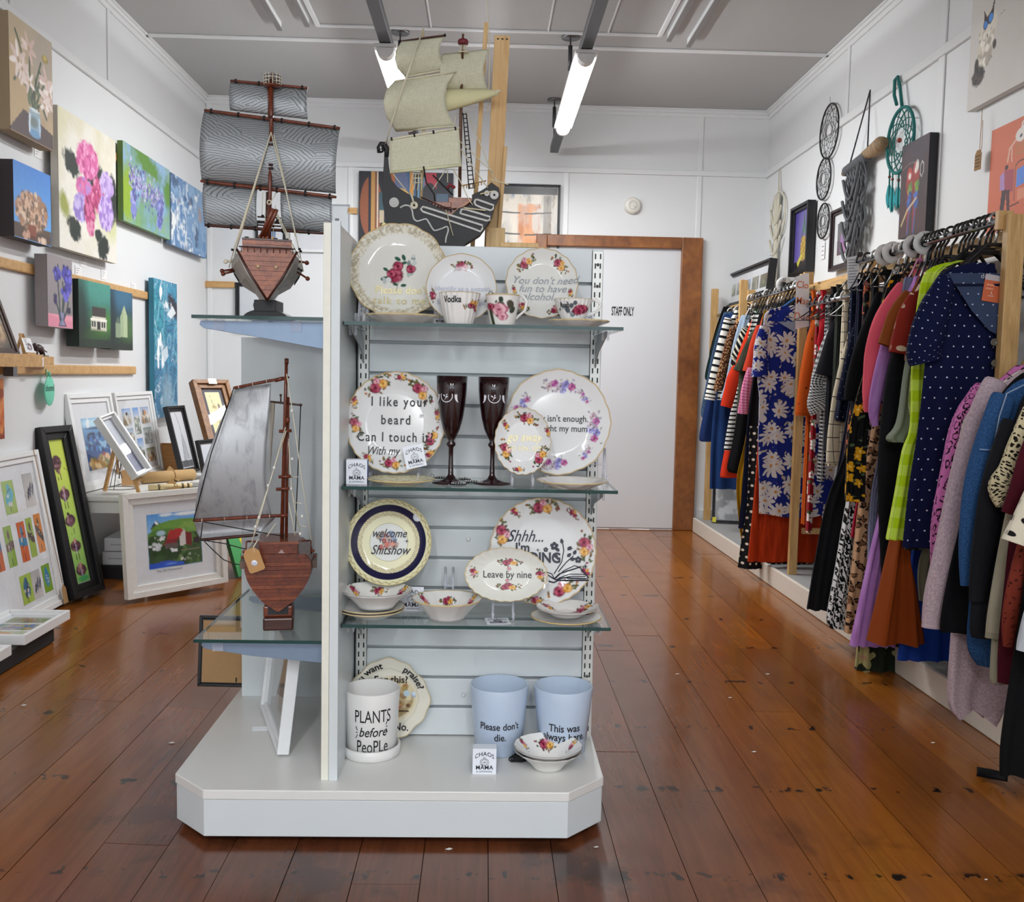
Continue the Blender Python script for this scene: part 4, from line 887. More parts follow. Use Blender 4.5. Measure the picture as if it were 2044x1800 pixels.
# black framed picture seen from behind and the white frame under the side shelf
q = pt(396, 1384, Y=2.95)
M = frame_at((q[0] + .40, 2.955, .132), (-1, -.06, 0), (0, -.10, 1))
M = frame_at((-.46, 2.94, .132), (-1, .0, .05), (0, -.16, 1))
bw = -.46 - q[0]
t_ = framed('turned_frame', 'black picture frame showing its kraft back behind the side panel', frame_at((-.46, 2.90 + .018, .1325), (-1, .04, 0), (0, .12, 1)), .40, .215, .018, .018, blackf, None, 0, 33, glass=False)
M2 = frame_at((-.46, 2.90 + .018, .1325), (-1, .04, 0), (0, .12, 1))
MB(M2).box(.014, .386, .014, .201, -.0018, -.0004).build('kraft_back', mdf, t_)
for x_, y_ in ((.372, .12), (.28, .018), (.12, .018)): MB(M2).box(x_ - .002, x_ + .012 if x_ > .3 else x_ + .002, y_ - .002, y_ + (.002 if x_ > .3 else .012), -.003, -.0018).build('turn_clip', plain('1a1a1a', .4, .5), t_)
a, b = pt(577, 1508, Z=.132), pt(540, 1412, Z=.132)
e = b - a; M = frame_at(a + V(.0, 0, .001), -e, (.2, 0, 1))
M = frame_at(b + V(0, 0, .0015), (a - b), (.12, 0, 1))
framed('white_mirror_frame', 'thick white frame with a painted reflection leaning on the divider under the side shelf', M, e.length, .265, .03, .022, plain('e3e6e8', .35), lambda a: a.gv('b6bcc0', 'aab0b4').r(.55, .1, .75, .8, '7a6448', .7), .0, 34)  # grey sheet and brown bar are a painted reflection in the frame's glass
q = pt(520, 1456, Z=.131)
t_ = thing('price_card', 'folded white price card lying on the base beside the thick white frame', 'price card', q)
MB(frame_at(q, (1, .1, 0), (0, 1, .25))).box(-.022, .022, -.012, .014, 0, .0008).box(-.018, .0, -.004, -.001, .0008, .0011).box(.004, .016, -.003, 0, .0008, .0011).build('card', plain('dfe3e8', .6), t_)
# ================================================================ model ships
mahog = wood('4a1f12', '7a3a22', .28, (40, 6, 40)); redwood = wood('6e2f18', 'a85c30', .3, (40, 6, 40)); darkw = wood('2a120c', '4a2216', .3)
cord = plain('d9d3bd', .85, scale=200); blackc = plain('121214', .7); ebony = plain('15161a', .55)
def silver(key, wave):
    if key not in MATS:
        t = NT('sail'); P = t.obj()
        if wave:
            q = t.sc(P, 12, 0, 24); vo = t.n('TexVoronoi', {'Scale': 1.0, 'Randomness': .9}, feature='F1'); t.set(vo.inputs['Vector'], q)
            d = t.n('VectorMath', operation='SUBTRACT'); t.set(d.inputs[0], q); t.set(d.inputs[1], vo.outputs['Position'])
            rc = t.n('VectorMath', operation='MULTIPLY_ADD'); t.set(rc.inputs[0], vo.outputs['Color']); rc.inputs[1].default_value = (5, 0, 2.5); rc.inputs[2].default_value = (-2.5, 0, .6)
            d2 = t.n('VectorMath', operation='ADD'); t.set(d2.inputs[0], d.outputs[0]); t.set(d2.inputs[1], rc.outputs[0])
            ln_ = t.n('VectorMath', operation='LENGTH'); t.set(ln_.inputs[0], d2.outputs[0])
            f = t.ma('ABSOLUTE', t.ma('SUBTRACT', t.ma('FRACT', t.ma('ADD', t.ma('MULTIPLY', ln_.outputs['Value'], 7.5), t.ma('MULTIPLY', t.noise(q, 2.0, 2), 1.2))), .5))
            c = t.mix(t.ramp(f, .03, .2), lin('5a6064'), lin('a0a5a8')); t.bump(f, .3, .001)
        else:
            f = t.noise(t.sc(P, 25, 25, 9), 1.6, 4, .6, .5); c = t.mix(t.ramp(f, .3, .5), lin('8a8c90'), lin('a9abae'))
        MATS[key] = t.base(c, .42, .35)
    return MATS[key]
def linen():
    if 'linen' not in MATS:
        t = NT('linen'); P = t.obj(); a = t.noise(t.sc(P, 60, 60, 900), 1, 2); b = t.noise(t.sc(P, 900, 60, 60), 1, 2)
        f = t.ma('MULTIPLY', t.ma('ADD', a, b), .5); t.bump(f, .3, .0006)
        MATS['linen'] = t.base(t.mix(t.ramp(f, .35, .65), lin('c2c1a6'), lin('dad9c2')), .85)
    return MATS['linen']
def sail(name, par, TL, TR, BL, BR, belly, mat, nu=14, nv=14, side=0.0, lab=None):
    """a sail hung between four corners, bellying by a vector"""
    TL, TR, BL, BR, belly = map(Vector, (TL, TR, BL, BR, belly))
    def f(u, v):
        p = (TL * (1 - u) + TR * u) * (1 - v) + (BL * (1 - u) + BR * u) * v
        return p + belly * (math.sin(math.pi * v) ** .8 if 0 < v < 1 else 0) * (1 - side + side * math.sin(math.pi * u))
    return MB().surf(f, nu, nv).build(name, mat, par, solid=.0012, lab=lab)
def spar(par, a, b, r, mat, ties=(), name='yard'):
    a, b = Vector(a), Vector(b); d = b - a
    o = MB().tube([a, a + d * .04, a + d * .5, b - d * .04, b], [r * .8, r, r * 1.12, r, r * .8], 8).build(name, mat, par)
    if ties:
        mb = MB(); dn = d.normalized()
        for t in ties:
            p = a + d * t; mb.tube([p - dn * .0022, p + dn * .0022], r * 1.7, 8)
        mb.build('binding', blackc, o)
    return o
def lines(name, par, L, r, mat, n=5):
    for P in L: MB().tube(P, r, n).build(name, mat, par)
# ---------------------------------------------------------------- tall ship with grey wave sails
YA = 2.46
def A(x, y, dy=0): return pt(380 + x / 3.397, 130 + y / 3.397, Y=YA + dy)
zA = SL[0][2]
sa_ = thing('model_ship', 'tall wooden model ship with grey wave patterned square sails, bow to the front', 'model ship', (A(520, 1690)[0], YA, zA))
c0 = A(520, 1600)[0]
def hullA():
    kz = A(520, 1600)[2]
    sec = [(-.05, .064, A(0, 1275)[2], A(0, 1275)[2]), (0.0, .074, A(0, 1280)[2], 0), (.09, .088, A(0, 1300)[2], 0), (.2, .085, A(0, 1300)[2], 0), (.28, .06, A(0, 1270)[2], 0)]
    rows = []
    for dy, hw, zt, _ in sec:
        y = YA + dy; k = []
        for s_ in (-1, 1):
            q = [(hw, zt), (hw * 1.0, zt - .02), (hw * .72, zt - .055), (hw * .34, kz + .03), (.006, kz)]
            k += [(c0 + s_ * a, y, z) for a, z in (q if s_ < 0 else q[::-1])]
        rows.append(k)
    return rows
MB.G = Matrix.Translation((c0, YA, 0)) @ Matrix.Rotation(math.atan2(-c0, YA), 4, 'Z') @ Matrix.Translation((-c0, -YA, 0))
R = hullA(); n_ = len(R[0]); mb = MB()
mb.add([p for r in R for p in r], [(i * n_ + j, i * n_ + j + 1, (i + 1) * n_ + j + 1, (i + 1) * n_ + j) for i in range(len(R) - 1) for j in range(n_ - 1)] + [tuple(range(n_)), tuple(range((len(R) - 1) * n_, len(R) * n_))[::-1]])
hullA_o = mb.build('hull', plain('a9a49c', .55, var=.3, scale=60), sa_)
# planked bow shield, board by board
yb = YA - .052; tx = lambda z: None
zt, kz = A(520, 1285)[2], A(520, 1600)[2]
NB = 10
for k in range(NB):
    z1, z0 = zt - (zt - kz) * k / NB, zt - (zt - kz) * (k + 1) / NB
    w1, w0 = .066 * (1 - k / NB) ** .9 + .004, .066 * (1 - (k + 1) / NB) ** .9 + .004
    MB().prism([(c0 - w1, yb, z1), (c0 + w1, yb, z1), (c0 + w0, yb, z0 + .0006), (c0 - w0, yb, z0 + .0006)], (0, -.005 - .0012 * (k % 2), 0)).build('plank', redwood, hullA_o)
for s_ in (-1, 1):
    MB().tube([(c0 + s_ * .071, yb - .006, zt + .004), (c0 + s_ * .038, yb - .006, (zt + kz) / 2), (c0, yb - .006, kz - .002)], .003, 6).build('bow_rib', darkw, hullA_o)
    MB().ball((c0 + s_ * .021, yb - .008, A(0, 1372)[2]), .0046, 10).build('stud', plain('c9b28c', .4), hullA_o)
# forecastle box with rails
za, zb = A(0, 1180)[2], A(0, 1285)[2]
fc = MB().box(c0 - .058, c0 + .058, YA - .045, YA + .09, zb, za - .004).build('forecastle', redwood, sa_, bev=.001)
for k, z in enumerate((za - .002, za - .012, za - .020, zb + .008)): MB().box(c0 - .059 + .001 * k, c0 + .059 - .001 * k, YA - .0475, YA - .045, z - .0022, z + .0016).build('plank', redwood if k % 2 else darkw, fc)
MB().tube([(c0 - .066, YA - .057, zt + .010), (c0 + .066, YA - .057, zt + .010)], .0016, 6).build('rail', darkw, fc)
mb = MB()
for k in range(9): mb.tube([(c0 - .06 + .015 * k, YA - .0575, zt + .010), (c0 - .06 + .015 * k, YA - .0575, zt - .002)], .0011, 5)
mb.build('rail_posts', darkw, fc)
mb = MB()
for x in (-.048, -.02, .02, .046): mb.box(c0 + x - .005, c0 + x + .005, YA - .035, YA - .028, za - .004, za + .004)
mb.build('bollards', blackc, fc)
for s_ in (-1, 1):
    mb = MB()
    for k in range(6): mb.tube([(c0 + s_ * .0805, YA + .015 + .016 * k, A(0, 1395)[2]), (c0 + s_ * .068, YA + .015 + .016 * k, A(0, 1395)[2] - .02)], .0012, 5)
    mb.build('gun_ports', blackc, hullA_o)
MB.G = None
# oars and blocks at the sides
for a, b, m in ((( 240, 1332), (330, 1322), cord), ((215, 1395), (318, 1380), mahog), ((222, 1415), (320, 1390), mahog), ((790, 1340), (690, 1322), mahog), ((795, 1447), (705, 1390), mahog)):
    p, q = A(*a, .03), A(*b, .06)
    MB().tube([p, q], .0028, 6).ball(p, .006, 8).build('outrigger', m, sa_)
# mast, yards, sails
mast = MB().tube([A(532, 1180, .06), A(540, 830, .06), A(545, 460, .06)], [.0055, .005, .005], 8).build('mast', mahog, sa_)
MB().tube([A(549, 560, .058), A(547, 100, .058)], .0052, 8).tube([A(535, 350, .066), A(533, 110, .066)], .0035, 8).build('topmast', mahog, mast)
lines('mast_band', mast, [[A(531, y, .052), A(560, y, .052)] for y in (675, 540, 350, 700)], .0032, darkw)
ty = .085
wv = silver('sailwave', True)
spar(sa_, A(272, 105, ty - .012), A(795, 155, ty - .012), .0032, mahog, (.07, .37, .93))
sail('sail', sa_, A(272, 112, ty), A(793, 160, ty), A(270, 306, ty - .01), A(797, 368, ty - .01), (0, -.012, 0), wv)
spar(sa_, A(95, 305, ty - .015), A(1015, 428, ty - .015), .0038, mahog, (.05, .25, .44, .57, .77, .96))
sail('sail', sa_, A(95, 312, ty), A(1015, 432, ty), A(78, 782, ty - .01), A(987, 870, ty - .01), (0, -.03, 0), wv, 20, 20)
spar(sa_, A(70, 785, ty - .015), A(990, 895, ty - .015), .0042, mahog, (.05, .25, .44, .56, .77, .95))
sail('sail', sa_, A(88, 800, ty), A(455, 835, ty), A(97, 1088, ty), A(455, 1105, ty), (0, -.014, 0), wv)
sail('sail', sa_, A(612, 855, ty), A(962, 892, ty), A(628, 1112, ty), A(965, 1132, ty), (0, -.014, 0), wv)
spar(sa_, A(98, 1085, ty - .012), A(908, 1140, ty - .012), .0036, darkw, (.03, .22, .42, .65, .87))
# crow's nest
cn = MB().lathe([(.0205, 0), (.022, .004), (0, .0041)], A(558, 148, .06), 20).build('crows_nest', mahog, sa_)
p0 = A(558, 146, .06)
for k in range(3): MB().tube([p0 + V(.0212 * math.cos(t), .0212 * math.sin(t), .008 + .008 * k) for t in np.linspace(0, 6.283, 24, endpoint=False)], .0012, 5, closed=True).build('nest_rail', darkw, cn)
mb = MB()
for t in np.linspace(0, 6.283, 14, endpoint=False): mb.tube([p0 + V(.0212 * math.cos(t), .0212 * math.sin(t), .003), p0 + V(.0212 * math.cos(t), .0212 * math.sin(t), .029)], .0013, 5)
mb.build('nest_posts', cord, cn)
MB().tube([p0, p0 + V(0, 0, .035)], .003, 6).build('mast_top', mahog, cn)
# bowsprit rising towards the viewer
for a, b in (((480, 1168), (560, 975)), ((505, 1168), (585, 980))): MB().tube([A(*a, -.02), A(*b, -.05)], [.006, .0048], 8).build('bowsprit', mahog, sa_)
MB().tube([A(462, 1165, -.021), A(525, 1168, -.021)], .005, 8).build('bowsprit_step', redwood, sa_)
lines('rope_ring', sa_, [[A(535 + 14 * math.cos(t), 930 + 14 * math.sin(t), .045) for t in np.linspace(0, 6.3, 12)]], .0016, cord)
# rigging
J = A(547, 455, .045)
lines('shroud', sa_, [[J, A(300, 1230, .02), A(262, 1372, .03)], [J, A(325, 1180, .02), A(290, 1340, .05)], [J, A(338, 1160, .05), A(310, 1250, .08)], [J, A(655, 880, .02), A(720, 1180, .02), A(745, 1290, .03), A(765, 1400, .03)], [A(565, 470, .045), A(640, 800, .03), A(712, 1160, .05)], [A(580, 1010, .04), A(690, 1240, .03), A(712, 1310, .04)], [A(590, 1010, .04), A(740, 1310, .03)]], .0016, cord)
lines('rigging', sa_, [[A(575, 950, .02), A(560, 1160, .0)], [A(490, 860, .06), A(485, 1020, .06)], [A(512, 860, .06), A(505, 1110, .06)], [A(578, 870, .06), A(540, 940, .05)]], .0011, cord)
for x, y in ((285, 1250), (740, 1245), (748, 1260), (735, 1380), (752, 1390), (490, 1020), (470, 1060), (590, 1050), (560, 1090)): MB().tube([A(x - 8, y, .0), A(x + 8, y + 3, .0)], .0028, 6).build('deadeye', blackc, sa_)
# rest: mizzen hints behind
for y in (1030, 1060, 1085): MB().tube([A(455, y - 2, .12), A(615, y + 8, .12)], .002, 6).build('yard', darkw, sa_)
MB().tube([A(520, 860, .13), A(516, 1180, .13)], .004, 8).build('mast', darkw, sa_)
# stand
s0 = A(0, 1690)[2]; zA0 = zA
stn = MB(); cx = A(518, 1650)[0]
stn.prism([(cx + .056 * math.cos(t), YA - .02, zA0 + .025 * math.sin(t)) for t in np.linspace(0, math.pi, 16)], (0, .10, 0)); stn.prism([(cx - .027, YA - .021, zA0 + .018), (cx + .027, YA - .021, zA0 + .018), (cx + .027, YA - .021, A(0, 1583)[2]), (cx - .027, YA - .021, A(0, 1583)[2])], (0, .09, 0))
stn.build('stand', ebony, sa_, bev=.002)
# ---------------------------------------------------------------- brown junk with one big sail
YB = 2.43
def B(x, y, dy=0): return pt(360 + x / 2.726, 640 + y / 2.726, Y=YB + dy)
zB = SL[1][2]
cB = B(535, 1400)[0]
sb = thing('model_ship', 'smaller dark brown wooden model ship with one grey lug sail and kraft tag', 'model ship', (cB, YB, zB))
prof = [(.0, 1560), (.043, 1500), (.067, 1440), (.081, 1390), (.088, 1340), (.0865, 1290), (.079, 1262), (.070, 1250)]
MB.G = Matrix.Translation((cB, YB, 0)) @ Matrix.Rotation(math.atan2(-cB, YB) * .8, 4, 'Z') @ Matrix.Translation((-cB, -YB, 0))
rows = []
for dy, k in ((-.03, .94), (.03, 1.0), (.14, 1.0), (.22, .8)):
    P = [(cB - .0 - a * k * .95 - .002, YB + dy, B(0, y)[2]) for a, y in prof[::-1]] + [(cB + a * k * .95 + .002, YB + dy, B(0, y)[2]) for a, y in prof]
    rows.append(P)
n_ = len(rows[0]); mb = MB()
mb.add([p for r in rows for p in r], [(i * n_ + j, i * n_ + (j + 1) % n_, (i + 1) * n_ + (j + 1) % n_, (i + 1) * n_ + j) for i in range(3) for j in range(n_)] + [tuple(range(n_)), tuple(range(3 * n_, 4 * n_))[::-1]])
hb = mb.build('hull', mahog, sb)
def wB(z):
    for (a, y), (b, y2) in zip(prof, prof[1:]):
        za_, zb_ = B(0, y)[2], B(0, y2)[2]
        if za_ <= z <= zb_: return a + (b - a) * (z - za_) / (zb_ - za_)
    return prof[-1][0] if z > zb_ else .0
zlo, zhi = B(0, 1556)[2], B(0, 1250)[2]; NB = 15
for k in range(NB):
    a, b = zlo + (zhi - zlo) * k / NB, zlo + (zhi - zlo) * (k + 1) / NB
    wa, wb_2 = max(wB(a), .002) * .9, max(wB(b - .0002), .002) * .9
    y = YB - .031
    MB().prism([(cB - wa, y, a), (cB + wa, y, a), (cB + wb_2, y, b - .0005), (cB - wb_2, y, b - .0005)], (0, -.007 - (.004 if k == 10 else .001 * (k % 3)), 0)).build('plank', mahog if k % 3 else wood('5c2a18', '8c4a2c', .28, (40, 6, 40)), hb)
mb = MB().box(cB - .046, cB + .047, YB - .028, YB + .10, B(0, 1250)[2], B(0, 1188)[2]); mb.build('deck_house', mahog, sb, bev=.001)
MB().box(cB - .049, cB + .05, YB - .031, YB + .10, B(0, 1190)[2] - .003, B(0, 1184)[2]).build('top_rail', wood('6a3826', '8c5038', .25), sb)
MB().prism([(cB + .000, YB - .0285, B(0, 1246)[2]), (cB + .016, YB - .0285, B(0, 1246)[2]), (cB + .008, YB - .0285, B(0, 1224)[2])], (0, -.002, 0)).build('inlay', plain('a08a86', .4), sb)
for s_ in (-1, 1):
    MB().box(cB + s_ * .088 - .006, cB + s_ * .088 + .006, YB + .0, YB + .1, B(0, 1340)[2], B(0, 1300)[2]).build('side_rail', plain('6a5648', .5), sb)
    MB().tube([(cB + s_ * .05, YB - .02, B(0, 1184)[2]), (cB + s_ * .075, YB - .0, B(0, 1190)[2])], .0025, 6).tube([(cB + s_ * .078, YB + .0, B(0, 1190)[2]), (cB + s_ * .080, YB + .0, B(0, 1262)[2])], .002, 6).ball((cB + s_ * .088, YB - .005, B(0, 1275)[2]), .004, 8).ball((cB + s_ * .084, YB - .004, B(0, 1245)[2]), .0045, 8).build('gunwale_fittings', mahog, sb)
MB().box(cB - .036, cB + .037, YB - .045, YB + .09, zB, B(0, 1588)[2]).build('stand', darkw, sb, bev=.004)
MB().prism([(cB - .024, YB - .031, B(0, 1575)[2]), (cB + .024, YB - .031, B(0, 1575)[2]), (cB + .026, YB - .031, B(0, 1500)[2]), (cB - .026, YB - .031, B(0, 1490)[2])], (0, .10, 0)).build('stand_neck', ebony, sb)
MB().box(cB - .036, cB + .036, YB - .03, YB + .087, B(0, 1590)[2], B(0, 1530)[2]).build('stand_block', mahog, sb, bev=.004)
MB.G = None
mst = MB().tube([B(552, 1190, .02), B(572, 420, .02), B(577, 235, .02)], [.005, .0045, .004], 8).tube([B(578, 236, .02), B(578, 205, .02)], .0052, 8).build('mast', mahog, sb)
MB().tube([B(576, 1180, .03), B(586, 415, .03)], .004, 8).tube([B(585, 555, .015), B(585, 525, .015)], .005, 8).build('second_mast', mahog, sb)
for y, x0, x1 in ((600, 538, 605), (915, 522, 592), (848, 535, 600), (1060, 525, 585)): MB().tube([B(x0, y + 2, .012), B(x1, y - 2, .012)], .0042, 8).build('mast_band', mahog, mst)
sy = .05
spar(sb, B(288, 366, sy), B(592, 306, sy), .0036, mahog, (), 'yard'); MB().tube([B(515, 325, sy - .002), B(565, 312, sy - .002)], .0052, 8).build('yard_grip', mahog, sb)
spar(sb, B(70, 1088, sy), B(560, 1058, sy), .004, mahog, (), 'yard'); spar(sb, B(110, 1192, sy), B(420, 1165, sy), .0038, darkw, (), 'yard')
spar(sb, B(490, 440, .03), B(656, 459, .03), .0026, darkw, (), 'yard')
MB().tube([B(546, 405, .028), B(547, 440, .028)], .002, 6).ball(B(546, 405, .028), .0035, 8).ball(B(655, 459, .028), .004, 8).build('pin', darkw, sb)
sp_ = silver('sailplain', False)
EL = [(298, 370), (215, 555), (150, 720), (100, 880), (82, 1000), (80, 1086)]; ER = [(493, 342), (488, 480), (470, 660), (462, 830), (470, 950), (498, 1060)]
def lerp(L, v):
    t = v * (len(L) - 1); i = min(int(t), len(L) - 2); f_ = t - i
    return L[i][0] * (1 - f_) + L[i + 1][0] * f_, L[i][1] * (1 - f_) + L[i + 1][1] * f_
def sB(u, v):
    a, b = lerp(EL, v), lerp(ER, v)
    return B(a[0] * (1 - u) + b[0] * u, a[1] * (1 - u) + b[1] * u, sy + .004 - .05 * math.sin(math.pi * min(v * 1.0, 1)) * (1 - .6 * u) + .03 * math.sin(math.pi * v) * 0)
MB().surf(sB, 16, 30).build('sail', sp_, sb, solid=.0012)
EL2 = [(76, 1094), (90, 1150), (112, 1190)]; ER2 = [(522, 1066), (470, 1120), (420, 1164)]
def sB2(u, v):
    a, b = lerp(EL2, v), lerp(ER2, v); return B(a[0] * (1 - u) + b[0] * u, a[1] * (1 - u) + b[1] * u, sy + .004 + .012 * math.sin(math.pi * v))
MB().surf(sB2, 14, 8).build('sail', sp_, sb, solid=.0012)
MB().surf(lambda u, v: B(488 + 28 * u * (1 - v), 445 + 380 * v, .06 + .01 * u), 3, 8).build('sail', plain('b9aea0', .6), sb, solid=.0012)
for f_ in (.1, .35, .6, .85): 
    mb = MB()
    p, q = B(288, 366, sy), B(592, 306, sy); c_ = p + (q - p) * f_; d_ = (q - p).normalized(); mb.tube([c_ - d_ * .001, c_ + d_ * .001], .0042, 6)
    p, q = B(70, 1088, sy), B(560, 1058, sy); c_ = p + (q - p) * f_; d_ = (q - p).normalized(); mb.tube([c_ - d_ * .001, c_ + d_ * .001], .0046, 6); mb.build('binding', cord, sb)
lines('black_line', sb, [[B(290, 368, .03), B(168, 720, -.02), B(72, 1086, .03)], [B(130, 1095, .03), B(330, 1132, .0), B(500, 1162, -.005), B(560, 1172, .0)], [B(110, 1192, .03), B(240, 1212, .01), B(352, 1242, .0)], [B(130, 1200, .03), B(170, 1240, .02), B(235, 1300, .015), B(290, 1322, .01), B(345, 1330, .005)], [B(655, 460, .02), B(640, 800, .02), B(626, 1145, .02)], [B(122, 1095, .03), B(110, 1188, .03)]], .0014, blackc)
ro = [[B(572, 580, .0), B(510, 800, -.03), B(430, 1075, -.035), B(378, 1238, -.03)], [B(575, 600, .0), B(480, 900, -.03), B(408, 1120, -.03), B(395, 1200, -.03)], [B(578, 290, .01), B(610, 490, .0), B(655, 820, -.01), B(712, 1190, -.01)], [B(585, 600, .03), B(605, 910, .02), B(650, 1150, .02)], [B(600, 900, .03), B(640, 1110, .03)], [B(520, 1100, .0), B(470, 1175, -.01)], [B(590, 990, .02), B(625, 1170, .02)]]
lines('shroud', sb, ro, .0014, cord)
lines('ratline', sb, [[B(618, 988, .02), B(662, 995, .01)], [B(640, 1112, .02), B(690, 1122, .0)], [B(600, 850, .02), B(640, 850, .0)]], .0011, cord)
for x, y, dy in ((510, 800, -.034), (478, 896, -.034), (428, 1070, -.04), (408, 1122, -.034), (608, 490, -.004), (608, 752, .0), (603, 914, .016), (663, 1065, .0), (652, 1160, .016)):
    MB().ball(B(x, y, dy), .0038, 8, (1, 1, 1.2)).build('bead', plain('e4e2dc', .35), sb)
M = frame_at(B(380, 1378, -.075), B(462, 1350, -.075) - B(380, 1378, -.075), B(362, 1262, -.075) - B(380, 1378, -.075))
kt = MB(M).prism([(0, .004, 0), (.004, 0, 0), (.036, 0, 0), (.040, .004, 0), (.040, .048, 0), (.031, .059, 0), (.009, .059, 0), (0, .048, 0)], (0, 0, .0012)).build('kraft_tag', plain('b58a58', .8, scale=100), sb)
MB(M).lathe([(.0075, .0012), (.0075, .0017), (0, .0018)], (.019, .022, 0), 20).build('price_sticker', plain('e6e8f0', .5), kt)
text('14', .007, plain('4a5ab0', .5), kt, shifted(M, .019, .022, .0021))
MB().tube([B(405, 1262, -.075), B(398, 1230, -.075), B(420, 1195, -.06), B(440, 1186, -.03)], .0016, 5).build('tag_string', cord, sb)
# ---------------------------------------------------------------- black dragon ship with cream sails
YC = 2.71
def Cc(x, y, dy=0): return pt(680 + x / 3.75, 20 + y / 3.75, Y=YC + dy)
zc = 1.4005
sc_ = thing('model_ship', 'black dragon prowed model ship with cream linen sails on top of the unit', 'model ship', (Cc(720, 1700)[0], YC, zc))
side = [(328, 1003), (352, 1060), (362, 1180), (382, 1270), (422, 1322), (500, 1372), (570, 1400), (640, 1432), (760, 1490), (830, 1532), (882, 1482), (960, 1462), (985, 1440), (982, 1382), (1050, 1352), (1085, 1330), (1128, 1288), (1185, 1330), (1193, 1392), (1150, 1482), (1128, 1562), (1050, 1678), (940, 1745), (860, 1790), (600, 1790), (480, 1745), (400, 1660), (340, 1580), (312, 1430), (310, 1290), (320, 1190), (326, 1080)]
for s_, nm in ((-.045, 'hull'), (.040, 'far_side')):
    MB().prism([Cc(x, y, s_) if y < 1780 else V(Cc(x, y, s_)[0], YC + s_, zc) for x, y in side], (0, .006, 0)).build(nm, ebony, sc_, bev=.001)
ln = [(410, 1340), (560, 1420), (830, 1560), (960, 1500), (1060, 1420), (1110, 1340)]
MB().prism([Cc(x, y, -.036) for x, y in [(330, 1400)] + [(420, 1400), (560, 1440), (830, 1560), (1000, 1470), (1130, 1420)] + [(1120, 1560), (1040, 1670), (930, 1740), (500, 1740), (400, 1640)]], (0, .074, 0)).build('hold', plain('2a1c16', .6), sc_)
dk = MB().prism([Cc(x, y, -.035) for x, y in ((430, 1385), (640, 1445), (830, 1515), (985, 1405), (985, 1425), (830, 1535), (640, 1465), (430, 1405))], (0, .072, 0)).build('deck', wood('8a4a24', 'b8703c', .35), sc_)
hd = MB().lathe([(.0105, -.004), (.0125, 0), (.0105, .004)], (0, 0, 0), 18); 
hp = Cc(300, 1040, -.045)
MB(frame_at(hp, (1, 0, 0), (0, .0, 1))).lathe([(.0, -.006), (.0085, -.005), (.0105, 0), (.0085, .005), (0, .006)], n=18).build('dragon_head', ebony, sc_)
MB().tube([Cc(290, 1068, -.045), Cc(288, 1030, -.045), Cc(305, 1004, -.045), Cc(330, 1003, -.043), Cc(345, 1040, -.043), Cc(343, 1100, -.043)], [.006, .007, .0075, .0075, .007, .006], 8).build('head_curl', ebony, sc_)
MB().ball(Cc(300, 1030, -.054), .0028, 8, (.7, .6, 1.5)).ball(Cc(302, 1050, -.054), .0022, 8).build('eyes', plain('e6e6e4', .3), sc_)
MB().bar(Cc(345, 1028, -.04), Cc(395, 1012, -.04), .004, .004).bar(Cc(350, 1038, -.04), Cc(372, 1045, -.04), .004, .004).build('prow_peg', wood('8a4a34', 'b87858'), sc_)
wht = plain('cfcfcc', .45)
def deco(P, r, name='white_trim', closed=False): MB().tube([Cc(x, y, -.047) for x, y in (P if closed else smooth(P))], r, 6, closed=closed).build(name, wht, sc_)
deco([(445, 1480), (480, 1462), (515, 1468), (535, 1500), (545, 1555), (570, 1580), (605, 1572), (640, 1565), (660, 1590), (690, 1640), (710, 1650), (760, 1635), (795, 1622), (805, 1650), (790, 1700), (785, 1742)], .0023)
for L in ([(600, 1490), (615, 1472), (640, 1478), (1062, 1612), (1060, 1640), (1045, 1658), (1000, 1640), (615, 1510)], [(895, 1520), (905, 1492), (930, 1490), (1118, 1548), (1115, 1572), (1095, 1578), (910, 1528)], [(1002, 1440), (1008, 1420), (1022, 1418), (1145, 1462), (1140, 1490), (1120, 1500), (1050, 1478), (1010, 1460)]): deco(L, .0032, closed=True)
mb = MB()
pc = Cc(400, 1440, -.047)
for k, r in enumerate((.0118, .0093, .0068, .0043, .0018)): mb.tube([pc + V(r * math.cos(t), 0, r * math.sin(t)) for t in np.linspace(0, 6.283, 26, endpoint=False)], .0014, 5, closed=True)
mb.build('spiral_boss', wht, sc_)
def ringd(x, y, r, w, dy=-.05, m=None): MB().tube([Cc(x, y, dy) + V(r * math.cos(t), 0, r * math.sin(t)) for t in np.linspace(0, 6.283, 20, endpoint=False)], w, 7, closed=True).build('shield', m or plain('d8d2bc', .45), sc_)
ringd(550, 1462, .0068, .0042); ringd(1150, 1385, .0075, .005, m=wht); ringd(1095, 1372, .0045, .0035, m=wht)
MB().tube([Cc(520, 1370, -.05), Cc(535, 1400, -.052), Cc(548, 1450, -.053)], .003, 6).build('shield_knot', plain('d8d2bc', .6), sc_)
for a, b in (((920, 1480), (1085, 1500)), ((1045, 1378), (1145, 1355)), ((1120, 1270), (1255, 1305))): MB().bar(Cc(*a, -.052), Cc(*b, -.052), .004, .003).build('outrigger', plain('cbbf9c', .6), sc_)
MB().tube([Cc(790, 1500, -.055), Cc(812, 1580, -.058), Cc(842, 1690, -.06)], .0014, 5).build('oar', plain('cfc7a8', .6), sc_)
lin_ = linen()
m1 = MB().tube([Cc(600, 1430, 0), Cc(622, 900, 0), Cc(618, 140, 0)], [.0045, .0045, .003], 8).build('mast', wood('c8b890', 'dccfac'), sc_)
m2 = MB().tube([Cc(890, 1400, .03), Cc(900, 760, .03), Cc(916, 180, .03)], [.0045, .0045, .003], 8).build('mast', wood('4a2e20', '6e4a34'), sc_)
